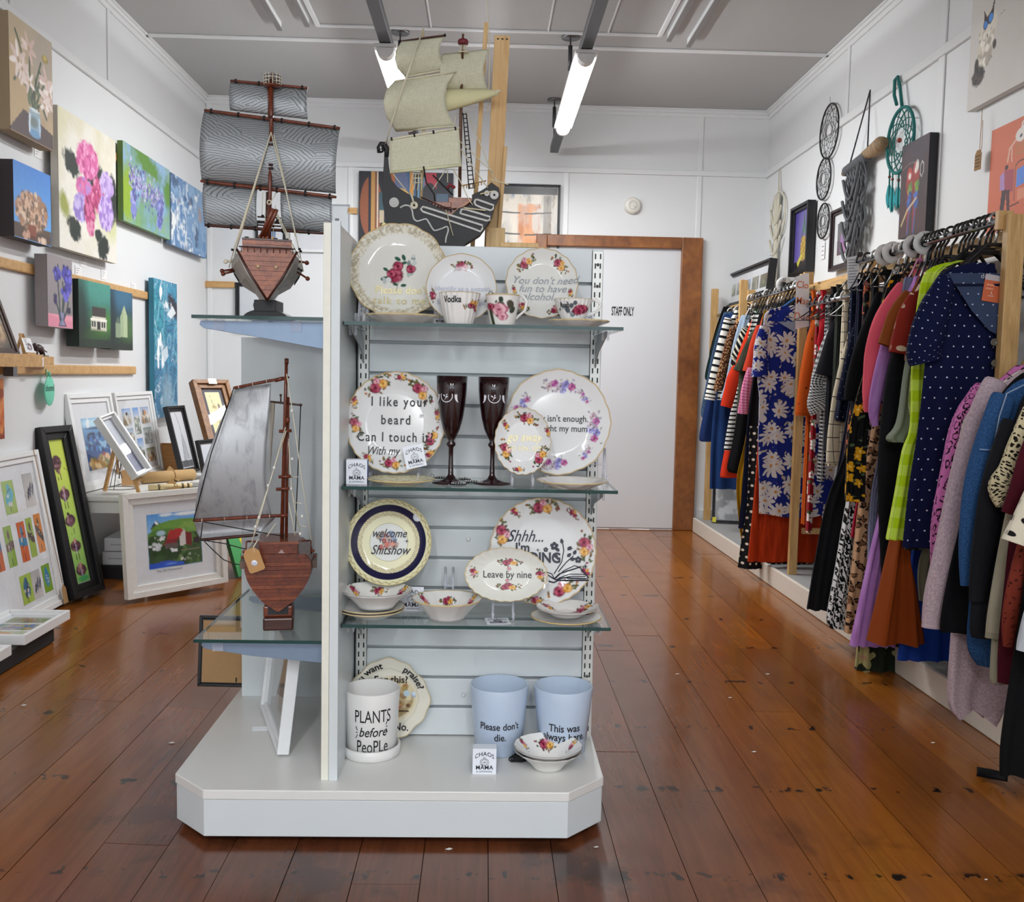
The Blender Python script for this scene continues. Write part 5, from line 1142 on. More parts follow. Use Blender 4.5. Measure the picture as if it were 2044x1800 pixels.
MB().lathe([(.0135, 0), (.0145, .003), (.0145, .010), (.0115, .013), (0, .0131)], Cc(916, 258, .03), 12).build('crows_nest', plain('6e1f2a', .5), m2)
for k in range(5): MB().tube([Cc(895 + 11 * k, 300, .022), Cc(895 + 11 * k, 260, .022)], .0012, 5).build('nest_post', plain('d8d0b8', .6), m2)
MB().box(Cc(878, 290, .03)[0], Cc(955, 290, .03)[0], YC + .022, YC + .038, Cc(0, 292, .03)[2], Cc(0, 286, .03)[2]).build('nest_base', plain('d8d0b8', .6), m2)
def sC(name, L, R_, d0, bel, tilt=0.0):
    """bellied sail between two drawn edges"""
    def f(u, v):
        a, b = lerp(L, v), lerp(R_, v)
        return Cc(a[0] * (1 - u) + b[0] * u, a[1] * (1 - u) + b[1] * u, d0 + tilt * u - bel * math.sin(math.pi * v) * (.45 + .55 * (1 - u)))
    return MB().surf(f, 18, 18).build(name, lin_, sc_, solid=.0014)
sC('sail', [(455, 235), (410, 310), (405, 370), (425, 440), (482, 500)], [(785, 190), (748, 250), (740, 310), (755, 380), (797, 442)], -.03, .05, .04)
sC('sail', [(400, 535), (340, 600), (320, 690), (340, 800), (412, 908)], [(865, 462), (800, 550), (785, 650), (795, 750), (855, 868)], -.035, .06, .04)
sC('sail', [(760, 330), (742, 400), (745, 470), (765, 540), (800, 600)], [(1112, 292), (1085, 370), (1070, 440), (1080, 520), (1100, 595)], .03, .04, .03)
def furl(u, v):
    x = 780 + 400 * u; yc = 680 - 62 * u; hh = 78 * (1 - u) ** .6 + 8; th = .022 * (1 - u) ** .5 + .003
    t = 2 * math.pi * v; return Cc(x, yc + hh * math.cos(t) * (1 + .06 * math.sin(9 * t)), .02 + th * math.sin(t))
MB().surf(furl, 20, 24).build('furled_sail', plain('d4d0a4', .85), sc_)
MB().tube([Cc(1120, 610, .02), Cc(1195, 605, .02)], .0035, 8).ball(Cc(1160, 628, .02), .006, 8).build('sail_knot', cord, sc_)
sf = sC('sail', [(362, 968), (365, 1090), (370, 1212)], [(886, 885), (895, 1020), (903, 1155)], -.05, .004, .01)
spar(sc_, Cc(360, 968, -.052), Cc(890, 882, -.042), .0028, plain('d8d2bc', .6), (.04, .36, .63, .94))
MB().tube([Cc(368, 1215, -.052), Cc(905, 1160, -.042)], .0042, 8).build('sail_roll', plain('d9d8b4', .85), sc_)
spar(sc_, Cc(412, 905, -.03), Cc(858, 868, .0), .0026, plain('cfc9b0', .7)); spar(sc_, Cc(482, 500, -.03), Cc(797, 445, .0), .0024, plain('cfc9b0', .7))
spar(sc_, Cc(455, 233, -.03), Cc(787, 188, .0), .0024, darkw, (.98,)); spar(sc_, Cc(400, 533, -.035), Cc(866, 460, .0), .0024, plain('cfc9b0', .7))
lines('stay', sc_, [[Cc(615, 145, -.03), Cc(480, 530, -.09), Cc(370, 870, -.075), Cc(345, 985, -.05)], [Cc(616, 150, -.03), Cc(490, 520, -.088), Cc(378, 860, -.074), Cc(335, 1000, -.05)]], .0016, cord)
lines('stay', sc_, [[Cc(940, 760, .02), Cc(1040, 990, .0), Cc(1140, 1240, -.03), Cc(1180, 1290, -.04)], [Cc(890, 980, -.03), Cc(1140, 1215, -.04)], [Cc(900, 1040, -.03), Cc(1070, 1290, -.04)], [Cc(905, 1050, -.03), Cc(1100, 1330, -.045)], [Cc(870, 770, .02), Cc(845, 870, .0)], [Cc(840, 1190, -.03), Cc(890, 1270, -.04), Cc(960, 1420, -.05), Cc(990, 1460, -.05)], [Cc(790, 1190, -.02), Cc(690, 1340, -.03)], [Cc(800, 1200, 0), Cc(800, 1290, 0)], [Cc(390, 1225, -.05), Cc(490, 1350, -.05)]], .0015, cord)
lines('black_line', sc_, [[Cc(620, 1170, -.055), Cc(640, 1290, -.055), Cc(700, 1380, -.05), Cc(705, 1430, -.04)], [Cc(690, 1235, -.04), Cc(840, 1385, -.035)]], .0022, blackc)
mb = MB()
for a, b in (((915, 770), (960, 1340)), ((940, 770), (1000, 1335))): mb.tube([Cc(*a, .025), Cc(*b, .0)], .0016, 5)
for k in range(18):
    t = k / 17; mb.tube([Cc(915 + 45 * t, 780 + 555 * t, .024 - .024 * t), Cc(940 + 60 * t, 778 + 552 * t, .024 - .024 * t)], .0013, 5)
mb.build('rope_ladder', blackc, sc_)
mb = MB()
for k in range(4): mb.tube([Cc(540 + 22 * k, 1225, -.04), Cc(530 + 26 * k, 1300, -.042), Cc(515 + 30 * k, 1350, -.044)], .0014, 5)
for y in (1225, 1258, 1292): mb.tube([Cc(536, y, -.041), Cc(606, y, -.041)], .0014, 5)
mb.build('rigging_net', plain('d8cfae', .8), sc_)
for x, y, m in ((820, 1310, '8c2430'), (800, 1330, '6e1c28'), (845, 1325, '8c2430')): MB().ball(Cc(x, y, .01), .0055, 8).build('deck_figure', plain(m, .6), sc_)
MB().box(Cc(690, 1440)[0], Cc(830, 1440)[0], YC - .02, YC + .02, Cc(0, 1465)[2], Cc(0, 1425)[2]).box(Cc(810, 1400)[0], Cc(975, 1400)[0], YC - .015, YC + .03, Cc(0, 1470)[2], Cc(0, 1388)[2]).build('deck_house', redwood, sc_, bev=.001)
mb = MB()
for k in range(9): mb.tube([Cc(900 + 22 * k, 1345 - 5 * k, .03), Cc(900 + 22 * k, 1315 - 4 * k, .03)], .0016, 5)
mb.tube([Cc(890, 1318, .03), Cc(1090, 1278, .03)], .0018, 5).build('stern_rail', plain('b08c54', .6), sc_)
mb = MB()
for k in range(8): mb.tube([Cc(655 + 24 * k, 1450 + 9 * k, -.042), Cc(660 + 24 * k, 1425 + 9 * k, -.042)], .002, 5)
mb.tube([Cc(600, 1400, -.042), Cc(830, 1500, -.042)], .0018, 5).build('deck_rail', darkw, sc_)
# ---------------------------------------------------------------- timber offcuts standing behind the black ship
pinew = wood('c49a62', 'dfbf8a', .55, (30, 30, 2.5))
def plank_up(name, lab, x0, x1, yt, Y, d, lean=0.0, zb=zc):
    a, b = pt(x0, yt, Y=Y), pt(x1, yt, Y=Y)
    w_ = (b[0] - a[0]); xb = a[0] + lean
    t_ = thing(name, lab, 'timber', (xb, Y, zb), 'pine boards behind the black ship')
    MB().prism([(xb, Y, zb), (xb + w_, Y, zb), (b[0], Y, a[2]), (a[0], Y, a[2])], (0, d, 0)).build('board', pinew, t_, bev=.001)
    return t_
o = plank_up('pine_board', 'wide pale pine board standing upright behind the black ship', 987, 1018, 70, 2.80, .014, -.02)
mb = MB()
for k in range(3): mb.box(pt(992 + 9 * k, 76, Y=2.80)[0], pt(996 + 9 * k, 76, Y=2.80)[0], 2.7985, 2.80, pt(990, 76, Y=2.8)[2] - .004, pt(990, 76, Y=2.8)[2])
mb.build('staple', plain('4a3826', .6), o)
plank_up('pine_board', 'narrow pine lath standing left of the wide pine board', 966, 975, 44, 2.79, .012, -.03)
plank_up('pine_board', 'short pine offcut leaning right of the wide pine board', 1006, 1013, 292, 2.785, .012, -.02)
x0, x1 = pt(970, 470, Y=2.76)[0], pt(1008, 470, Y=2.76)[0]
t_ = thing('pine_block', 'squat pine block at the foot of the upright boards', 'timber', (x0, 2.76, zc)); MB().box(x0, x1, 2.755, 2.778, zc, pt(1000, 455, Y=2.76)[2]).build('board', pinew, t_, bev=.001)
x0, x1 = pt(1012, 490, Y=2.72)[0], pt(1068, 490, Y=2.72)[0]
t_ = thing('pine_strip', 'flat pine strip lying on the unit top right of the boards', 'timber', (x0, 2.66, 1.425)); MB().box(x0 - .02, x1, 2.551, 2.60, 1.4255, 1.4255 + .012).build('board', pinew, t_, bev=.001)
wirem = plain('c9c9c6', .4, .5)
p, q = pt(971, 44, Y=2.79), pt(972, 0, Y=2.79)
t_ = thing('ceiling_string', 'thin white cord hanging from the ceiling down beside the pine lath', 'cord', (q[0], 2.785, CH))
b_ = pt(976, 480, Y=2.785)
MB().tube([(q[0], 2.786, CH), (q[0], 2.786, q[2]), pt(976, 60, Y=2.786), pt(977, 130, Y=2.784), pt(975, 210, Y=2.783), pt(973, 225, Y=2.783)], .0016, 5).build('cord_line', cord, t_)
# ================================================================ china and gifts on the glass shelves
china = glaze(.1, 'china', .0); white_c = 'd9dada'
ROSE = [('6e1a34', '98304e', 'bc5c72', '461020'), ('c2822e', 'd9a048', 'e8c47c', '9a5a1c'), ('b06078', 'd08c9c', 'e6bcc4', '8c3c56')]
GRN = ['3c4a22', '56642e', '6e6a34', '7a5a2a', '2e3a1c']
def rose(a, x, y, r, p):
    d, m_, l_, k = ROSE[p]
    a.e(x, y, r, r * .95, d, 0, .25, .15)
    for i in range(5):
        t = i * 1.26 + a.rng.random(); a.e(x + .55 * r * math.cos(t), y + .55 * r * math.sin(t), r * .42, r * .3, m_ if i % 2 else l_, math.degrees(t) + 90, .4, a=.9)
    a.e(x, y - r * .05, r * .38, r * .34, m_, 0, .4).e(x, y, r * .2, r * .18, k, 0, .4)
def spray(a, x, y, s, rot=0, pal=(0, 1, 2), leaf=None, n=9):
    """a printed sprig of roses"""
    t = math.radians(rot); c_, s_ = math.cos(t), math.sin(t)
    def P(px, py): return x + s * (px * c_ - py * s_), y + s * (px * s_ + py * c_)
    L = leaf or GRN
    s *= 1.14
    for i in range(n * 3):
        q = a.rng.uniform(-1.5, 1.5); w = a.rng.uniform(-.75, .75) * (1.1 - abs(q) * .35); X, Y = P(q, w)
        a.e(X, Y, s * a.rng.uniform(.14, .26), s * .11, a.rng.choice(L), a.rng.uniform(0, 180), .3, a=.95)
    for i in (-1, 1):
        X, Y = P(1.55 * i, a.rng.uniform(-.3, .3)); a.e(X, Y, s * .13, s * .12, a.rng.choice(['7a4a20', '8c2f48', 'b06a2c']), 0, .3)
    X, Y = P(-.42, .05); rose(a, X, Y, s * .56, pal[0]); X, Y = P(.45, .1); rose(a, X, Y, s * .46, pal[1])
    X, Y = P(.05, -.42); rose(a, X, Y, s * .34, pal[2])
LIL = ['7a6a8c', '8f86a8', 'a89a98', '6a5a60', '8a8078']
def violets(a, x, y, s, rot=0):
    t = math.radians(rot); c_, s_ = math.cos(t), math.sin(t)
    for i in range(22):
        q, w = a.rng.uniform(-1.7, 1.7), a.rng.uniform(-.6, .6); a.e(x + s * (q * c_ - w * s_), y + s * (q * s_ + w * c_), s * .14, s * .08, a.rng.choice(LIL), a.rng.uniform(0, 180), .4, a=.8)
    for i, (q, w, cs) in enumerate(((-1, .1, ('b39aa8', 'd0c0c8')), (-.45, -.15, ('a04c90', 'c67ab4')), (.1, .1, ('a49ab0', 'c9c2d0')), (.6, -.1, ('7a78b8', 'a09ed4')), (1.15, .15, ('a8508c', 'c880ac')), (.3, .45, ('8a88c4', 'b0aedc')), (-.2, .4, ('b0a4b0', 'd4ccd4')))):
        X, Y = x + s * (q * c_ - w * s_), y + s * (q * s_ + w * c_)
        for k in range(5): a.e(X + .2 * s * math.cos(k * 1.257), Y + .2 * s * math.sin(k * 1.257), s * .17, s * .17, cs[k % 2], 0, .3)
        a.e(X, Y, s * .08, s * .08, '5a4438', 0, .3)
def ware(name, par, M, prof, art=None, rf=None, R=None, n=200, c=white_c, rim=None, out_art=None, ell=1.0, mat=None):
    """glazed ware turned from a profile [(r, z)]: inside from the centre to the rim, then down the outside; printed with art(u, v)"""
    k = len(prof); R = R or max(r for r, z in prof); ir = max(range(k), key=lambda i: prof[i][0])
    T = np.linspace(0, 2 * np.pi, n, endpoint=False)
    r = np.array([p[0] for p in prof])[:, None]; z = np.array([p[1] for p in prof])[:, None] + 0 * T[None]
    f = np.array([rf(t) for t in T])[None] if rf else np.ones((1, n))
    wgt = np.clip(r / R, 0, 1) ** 2
    rr = r * (1 + (f - 1) * wgt)
    x, y = rr * np.cos(T)[None] * ell, rr * np.sin(T)[None]
    a = Art(x / (2 * R) + .5, .5 - y / (2 * R), c, 1.0, hash(name) % 97 if False else len(name) * 7 + int(R * 1e4) % 31)
    a.rn = r / R + 0 * x
    if art: a.on = (np.arange(k) <= ir)[:, None] * np.ones_like(x); art(a); a.on = None
    if rim: a.put(((np.abs(np.arange(k) - ir) <= rim[1]) * 1.0)[:, None] * np.ones_like(x), rim[0], .85)
    if out_art:
        b = Art((T[None] + np.pi / 2 + np.pi) % (2 * np.pi) / np.pi - .5 + 0 * x, 1 - (z - z.min()) / max(1e-6, z.max() - z.min()), c, (z.max() - z.min()) / (np.pi * R), a.seed)
        b.c = a.c; b.on = (np.arange(k) > ir)[:, None] * np.ones_like(x); out_art(b); a.c = b.c
    mb = MB(M)
    vs = np.stack([x, y, z], -1).reshape(-1, 3)
    mb.v = [M @ Vector(v) for v in vs]
    mb.f = [(i * n + j, i * n + (j + 1) % n, (i + 1) * n + (j + 1) % n, (i + 1) * n + j) for i in range(k - 1) for j in range(n)]
    mb.col = np.clip(a.c.reshape(-1, 3), 0, 1)
    return mb.build(name, mat or china, par, smooth=True)
def dense(P, step):
    out = [P[0]]
    for a, b in zip(P, P[1:]):
        m_ = max(1, int(math.hypot(b[0] - a[0], b[1] - a[1]) / step))
        out += [(a[0] + (b[0] - a[0]) * i / m_, a[1] + (b[1] - a[1]) * i / m_) for i in range(1, m_ + 1)]
    return out
def plate_prof(R, depth=.016, flat=.58):
    P = [(0.0001, 0)] + [(R * t, 0 if t < flat else depth * ((t - flat) / (1 - flat)) ** 1.4) for t in np.linspace(.02, 1, 66)]
    return P + [(R * 1.0, depth - .002)] + [(R * t, -.004 if t < flat else depth * ((t - flat) / (1 - flat)) ** 1.4 - .004) for t in (.92, .8, .7, .56, .3)] + [(.0001, -.004)]
def plate(lab, cx, cy, rpx, Y, art, tilt=12, rf=None, ell=1.0, c=white_c, rim=('b89a5c', 1), yaw=0, name='plate', depth=.016, grp=None):
    ctr = pt(cx, cy, Y=Y); R = rpx * (Y / F) * 1.003
    t = math.radians(tilt)
    M = frame_at(ctr, (1, math.tan(math.radians(yaw)), 0), (0, math.sin(t), math.cos(t)))
    th = thing(name, lab, 'plate', ctr - V(0, 0, R), grp)
    ware('plate_body', th, M, plate_prof(R, depth), art, rf, R, 240, c, rim, ell=ell)
    return th, M, R
def wr(th, M, R, rows, flat=.58, depth=.016):
    """writing on a plate: (text, x, y in plate halves, size in metres, material, options)"""
    for s, x, y, sz, m_, kw in rows:
        def wp(p, x=x, y=y):
            q = Vector((p.x + x * R, p.y + y * R, 0)); rr = min(1, math.hypot(q.x, q.y) / R)
            q.z = .0018 + (0 if rr < flat else depth * ((rr - flat) / (1 - flat)) ** 1.4); return q
        text(s, sz, m_, th, M, wp, **kw)
def stand(lab, cx, Y, zb, w, h, back=.05):
    """clear acrylic plate stand: two S shaped side rails and a cross bar"""
    x0 = pt(cx, 900, Y=Y)[0]
    th = thing('plate_stand', lab, 'plate stand', (x0, Y, zb), 'clear acrylic plate stands')
    for s_ in (-1, 1):
        x = x0 + s_ * w / 2
        P = [(x, Y - .05, zb + .022), (x, Y - .056, zb + .014), (x, Y - .05, zb + .0035), (x, Y - .02, zb + .0035), (x, Y - .004, zb + .02), (x, Y + .012, zb + h * .6), (x, Y + .022, zb + h), (x, Y + .03, zb + h * .6), (x, Y + back, zb + .0035)]
        MB().tube(P, .0032, 8).build('side_rail', acrylic(), th)
    MB().tube([(x0 - w / 2, Y + .012, zb + h * .55), (x0 + w / 2, Y + .012, zb + h * .55)], .003, 8).build('cross_bar', acrylic(), th)
gold = plain('d9cf9c', .4, .2); grey = plain('8f959c', .45); lilac = plain('b9bccb', .45)
cardm = plain('e2e7f0', .55, var=.01); blueside = plain('3a56a8', .5); inkb = plain('20242e', .5)
def maker_card(par, M, w, h, blue=True):
    """the maker's printed card face: name arched over a ringed monogram"""
    e = .0006
    r = w * .62
    def arch(p): t = p.x / r; return Vector((w / 2 + r * math.sin(t), h * .80 - r * (1 - math.cos(t)) + p.y * 1.0, e))
    text('CHAOS', w * .25, inkb, par, M, arch, off=.012, space=1.08)
    text('BY', w * .09, inkb, par, shifted(M, w / 2, h * .655, e))
    text('MAMA', w * .25, inkb, par, shifted(M, w / 2, h * .26, e), off=.02, space=1.05); MB(M).box(w * .345, w * .455, h * .365, h * .38, 0, e).build('macron', inkb, par)
    text('& OFFSPRING', w * .105, inkb, par, shifted(M, w / 2, h * .10, e), off=.008, space=1.1)
    mb = MB(shifted(M, w / 2, h * .475, e))
    for a in (.16, .115):
        mb.tube([(w * a * 1.15 * math.cos(t), w * a * math.sin(t), 0) for t in np.linspace(0, 6.283, 24, endpoint=False)], w * .008, 4, closed=True)
    mb.build('emblem_ring', inkb, par)
    text('s&c', w * .12, inkb, par, shifted(M, w / 2, h * .475, e), shear=.3)
def card_box(lab, px0, py0, px1, py1, Y, zb, d=.016, yaw=0, name='gift_box', tilt=0, cat='box', side=True, grp="maker's cards and boxes"):
    a, b = pt(px0, py1, Y=Y), pt(px1, py0, Y=Y); w, h = b[0] - a[0], b[2] - a[2]
    o = V(a[0], Y, zb)
    M = frame_at(o, (math.cos(math.radians(yaw)), math.sin(math.radians(yaw)), 0), (0, math.sin(math.radians(tilt)), math.cos(math.radians(tilt))))
    th = thing(name, lab, cat, o, grp)
    MB(M).box(0, w, 0, h, -.0012, 0).build('face', cardm, th)
    if side:
        MB(M).box(0, w, 0, h, -d, -.0012).build('box_body', blueside, th)
        MB(M).box(.0, w, h, h + .0006, -d, 0).build('top_face', cardm, th)
    maker_card(th, M, w, h)
    return th
Z1, Z2, Z3 = GZ
sin = math.sin
# ---------------- top shelf
def a1(a):
    a.put(np.clip((a.rn - .80) / .03, 0, 1) * (a.rn < .985), 'd9d6c6', .8)
    a.cl('9a8f76', 46, .55, .1, 3, .75, mask=((a.rn > .82) & (a.rn < .97)) * 1.0).cl('b7ad92', 60, .55, .1, 6, .7, mask=((a.rn > .8) & (a.rn < .96)) * 1.0)
    def D(px, py): return (px - 795) / 190 + .5, (py - 543) / 190 + .5
    for px, py, rx, rot in ((793, 516, .035, 30), (805, 513, .035, 70), (806, 524, .03, -20), (769, 557, .045, -10), (770, 538, .03, 30), (815, 548, .03, 80), (822, 545, .03, 120), (790, 568, .03, 20), (806, 570, .03, -10)): a.e(*D(px, py), rx, rx * .55, '2f5a4a' if py < 530 or px < 775 or py > 565 else 'a9b4b0', rot, .2)
    a.l([D(797, 560), D(790, 588)], .008, '8a8a86')
    for px, py, r, p in ((789, 550, .085, 0), (794, 531, .055, 0), (820, 536, .05, 0), (781, 547, .05, 0)): rose(a, *D(px, py), r, p)
    a.scatter(10, *D(822, 518), .05, .05, .02, ['c0c8c6', '9aa6a4', '7a8684']); a.scatter(8, *D(772, 562), .04, .03, .025, ['b4bcba', 'd0d4d4'])
th, M, R = plate('large octagonal cream plate with gilt filigree rim and red flowers, top shelf', 795, 543, 94, 2.455, a1, 12, lambda t: 1 + .028 * abs(math.sin(6 * t)), c='dad9d2')
wr(th, M, R, [("Please don't", .08, -.40, .027, gold, dict(off=.012, space=1.0)), ('talk to me', .05, -.63, .027, gold, dict(off=.012, space=1.15))])
q = shifted(M, .69 * R, .44 * R, .002); st = MB(q).lathe([(.012, 0), (.012, .0006), (0, .0007)], n=20).build('price_sticker', plain('dfe4f0', .5), th); text('$25', .007, plain('8088a8', .5), st, shifted(q, 0, 0, .001))
stand('clear plate stand behind the large octagonal cream plate', 800, 2.475, Z1, .03, .2395, .05)
stand('clear plate stand ear seen left under the octagonal cream plate', 722, 2.42, Z1, .02, .07)
def a2(a):
    spray(a, .5, .17, .085, 0, (0, 2, 0)); spray(a, .1, .62, .06, 80, (0, 0, 2)); spray(a, .9, .64, .06, -70, (0, 0, 2)); a.e(.5, .5, .33, .33, 'e4e6ea', 0, .08, a=.5)
th, M, R = plate('small round plate with lilac potato wording behind the vodka cup', 921, 577, 69, 2.41, a2, 14, lambda t: 1 + .006 * math.cos(12 * t))
wr(th, M, R, [('I identify as a potato.', .0, -.0, .0175, lilac, dict(off=.012)), ('I like to be', -.02, -.22, .0175, lilac, dict(off=.012)), ('baked & mashed', .0, -.43, .0175, lilac, dict(off=.012))])
def a3(a):
    spray(a, .28, .2, .085, -40); spray(a, .75, .22, .085, 50, (0, 1, 1)); spray(a, .22, .82, .07, 30, (2, 1, 0)); spray(a, .7, .86, .07, -30, (0, 1, 2)); spray(a, .12, .6, .04, 80, (0, 1, 1)); spray(a, .9, .62, .04, 80, (0, 1, 1))
th, M, R = plate('scalloped plate with grey alcohol joke and four rose sprays, top shelf right', 1081, 568, 71, 2.44, a3, 12, lambda t: 1 + .012 * math.cos(16 * t), c='d9dad6')
wr(th, M, R, [("You don't need", .08, .10, .026, grey, dict(shear=.35, off=.004)), ('fun to have', .02, -.13, .026, grey, dict(shear=.35, off=.004)), ('alcohol.', -.08, -.36, .026, grey, dict(shear=.35, off=.004))])
def cup(lab, cx, Y, zb, rt, rb, h, art, flute=0, handle=None, grp=None, c='e4e3e0'):
    x = pt(cx, 620, Y=Y)[0]; th = thing('teacup', lab, 'teacup', (x, Y, zb), grp)
    M = Matrix.Translation((x, Y, zb))
    pr = [(rb * .2, .006), (rb, .008)] + [(rb + (rt - rb) * (t ** .75), .008 + (h - .008) * t) for t in np.linspace(.1, 1, 12)]
    out = [(rb * 1.0 + (rt - rb) * (t ** .75) + .0022, h * t) for t in np.linspace(.985, 0, 50)]
    ware('cup_body', th, M, pr + [(rt + .002, h)] + out + [(.0005, 0)], None, (lambda t: 1 + .02 * math.cos(flute * t)) if flute else None, rt + .0022, 200, c, ('b9a06a', 1), art)
    if handle:
        P = [(x + rt * .93, Y - .0, zb + h * .93), (x + rt * 1.2, Y - .002, zb + h * 1.0), (x + rt * 1.48, Y - .004, zb + h * .8), (x + rt * 1.38, Y - .003, zb + h * .5), (x + rt * 1.0, Y, zb + h * .34), (x + rb * 1.25, Y, zb + h * .22)]
        MB().tube(P, [.003, .0036, .0036, .0036, .003, .003], 8).build('handle', plain('e4e3e0', .12), th)
    return th, x
def wcup(th, x, Y, zb, rt, rb, h, s, ang, zf, size, **k):
    def wp(p):
        z = zf * h + p.y; t = z / h; r = rb + (rt - rb) * max(t, .01) ** .75 + .0042; an = ang + p.x / r
        return Vector((x + r * math.sin(an), Y - r * math.cos(an), zb + z))
    text(s, size, INK, th, None, wp, **k)
th, x = cup('tall fluted teacup with gold edge marked Vodka', 917, 2.36, Z1, .047, .029, .076, lambda b: (spray(b, .78, .36, .13, -40, (0, 1, 1)), spray(b, .86, .5, .09, 60, (0, 0, 1))), 20)
wcup(th, x, 2.36, Z1, .047, .029, .076, 'Vodka', -.38, .76, .021, off=.02, shear=.15, sx=.85)
th, x = cup('teacup with one large pink rose between the Vodka and Rum cups', 1003, 2.36, Z1, .039, .026, .074, lambda b: (b.scatter(8, .45, .45, .2, .3, .06, ['3c4a34', '2c3a2a']), rose(b, .42, .5, .2, 2), rose(b, .5, .72, .13, 2), b.e(.66, .32, .09, .12, '4a4438', 30, .3), b.e(.72, .5, .08, .1, '3c4438', -30, .3), b.l([(.2, .5), (.25, .95)], .1, '34442c'), rose(b, .2, .4, .12, 0)), 0, True)
th, x = cup('low teacup marked Rum with a dark red rose on its saucer', 1144, 2.37, Z1 + .016, .044, .022, .052, lambda b: (b.scatter(14, .4, .5, .3, .3, .05, ['7a8288', '9aa2a6', '565e66']), rose(b, .66, .5, .2, 0), rose(b, .6, .58, .15, 0)), 24, True)
wcup(th, x, 2.37, Z1 + .016, .044, .022, .052, 'Rum', -.62, .68, .0165, off=.02, shear=.15, sx=.85)
def dish(lab, cx, Y, zb, R, h, art=None, flare=.55, name='saucer', rf=None, grp=None, cat='saucer', c='e6e5e2', rim=('c8b27a', 1), n=200, foot=.5):
    x = pt(cx, 900, Y=Y)[0]; th = thing(name, lab, cat, (x, Y, zb), grp)
    P = [(.0005, .004), (R * foot, .004)] + [(R * foot + R * (1 - foot) * t, .004 + (h - .004) * t ** flare) for t in np.linspace(.08, 1, 30)]
    O = [(R * foot + R * (1 - foot) * t, max(0, .0 + (h - .003) * t ** flare)) for t in np.linspace(.99, 0, 12)]
    ware('dish_body', th, Matrix.Translation((x, Y, zb)), P + O + [(.0005, .0)], art, rf, R, n, c, rim)
    return th
dish('white scalloped saucer lying in front of the octagonal plate', 800, 2.375, Z1, .088, .022, None, 1.1, rf=lambda t: 1 + .02 * math.cos(14 * t))
dish('white scalloped saucer under the Rum teacup', 1149, 2.37, Z1, .073, .018, None, 1.1, rf=lambda t: 1 + .025 * math.cos(12 * t))
card_box("maker's card standing behind the Vodka teacup", 866, 599, 895, 642, 2.47, Z1, side=False, name='printed_card', cat='card')
card_box("maker's card standing behind the Rum teacup handle", 1150, 612, 1186, 648, 2.50, Z1, side=False, name='printed_card', cat='card')
# ---------------- middle shelf
def a4(a):
    D = lambda px, py: ((px - 790) / 200 + .5, (py - 842) / 210 + .5)
    for px, py, s, r in ((755, 765, .085, -35), (838, 776, .085, 50), (712, 848, .065, 70), (861, 873, .07, -60), (786, 926, .07, 10)): spray(a, *D(px, py), s, r)
    for px, py, r in ((800, 748, 0), (709, 800, 80), (872, 825, 80), (738, 915, 40), (858, 905, -40)): spray(a, *D(px, py), .04, r, (0, 1, 1))
    a.put(np.clip(1 - np.abs(a.rn - .62) / .01, 0, 1), 'd3d8dc', .6)
th, M, R = plate('large white plate asking to touch your beard, middle shelf left', 790, 844, 101, 2.435, a4, 9, lambda t: 1 + .008 * math.cos(28 * t), ell=.97)
wr(th, M, R, [('I like your', .06, .41, .033, INK, dict(space=1.25, off=.014, sx=.8)), ('beard', 0, .05, .033, INK, dict(space=1.25, off=.014, sx=.8)), ('Can I touch it?', .0, -.29, .033, INK, dict(space=1.2, off=.014, sx=.78)), ('With my', -.24, -.56, .030, INK, dict(shear=.3, off=.002, sx=.75))])
q = shifted(M, .52 * R, .15 * R, .0015); st = MB(q).box(-.008, .008, -.005, .005, 0, .0004).build('price_sticker', plain('e8eaec', .5), th); text('$30', .006, inkb, st, shifted(q, 0, 0, .0007))
stand('clear plate stand under the beard plate', 790, 2.445, Z2, .12, .10)
card_box("small maker's gift box with blue sides at the left end of the middle shelf", 691, 909, 733, 957, 2.335, Z2, .03)
a, b = pt(805, 936, Y=2.375), pt(853, 890, Y=2.375)
pc = thing('printed_card', "maker's card tilted against the beard plate", 'card', (a[0], 2.372, Z2 + .02), "maker's cards and boxes")
M = frame_at(pt(812, 937, Y=2.378), (1, .0, .23), (-.2, .20, 1)); w_ = .05
MB(M).box(0, w_, 0, .056, -.001, 0).build('face', cardm, pc); maker_card(pc, M, w_, .056)
dish('cream saucer lying in front of the beard plate', 802, 2.345, Z2, .081, .016, lambda a: a.put((a.rn > .3) * 1.0, 'e6e2c4', .8).cl('b7a870', 30, .6, .1, 3, .6), .9, c='e0dcc2', rf=lambda t: 1 + .012 * math.cos(16 * t))
ruby = NT('ruby'); ruby = ruby.base(lin('2c0710'), .05, Transmission_Weight=.55, IOR=1.45, Coat_Weight=.5)
moonm = plain('dcdce4', .4)
def flute(lab, cx, Y, zb, top):
    x = pt(cx, 850, Y=Y)[0]; h = pt(cx, top, Y=Y)[2] - zb; th = thing('champagne_flute', lab, 'glass', (x, Y, zb), 'dark red flutes with moons')
    s = h / .245
    out = [(.043, .0), (.043, .0015), (.03, .004), (.012, .010), (.0062, .02), (.005, .06), (.0055, .082), (.0105, .087), (.0105, .091), (.006, .097), (.0125, .108), (.020, .125), (.0265, .15), (.031, .18), (.0345, .215), (.0358, .245)]
    inn = [(.0345, .245), (.0332, .215), (.0298, .18), (.025, .15), (.018, .125), (.009, .112), (.0001, .109)]
    MB().lathe([(r * s, z * s) for r, z in [(.0001, 0)] + out + inn], (x, Y, zb), 40).build('flute_body', ruby, th)
    return th, x, s
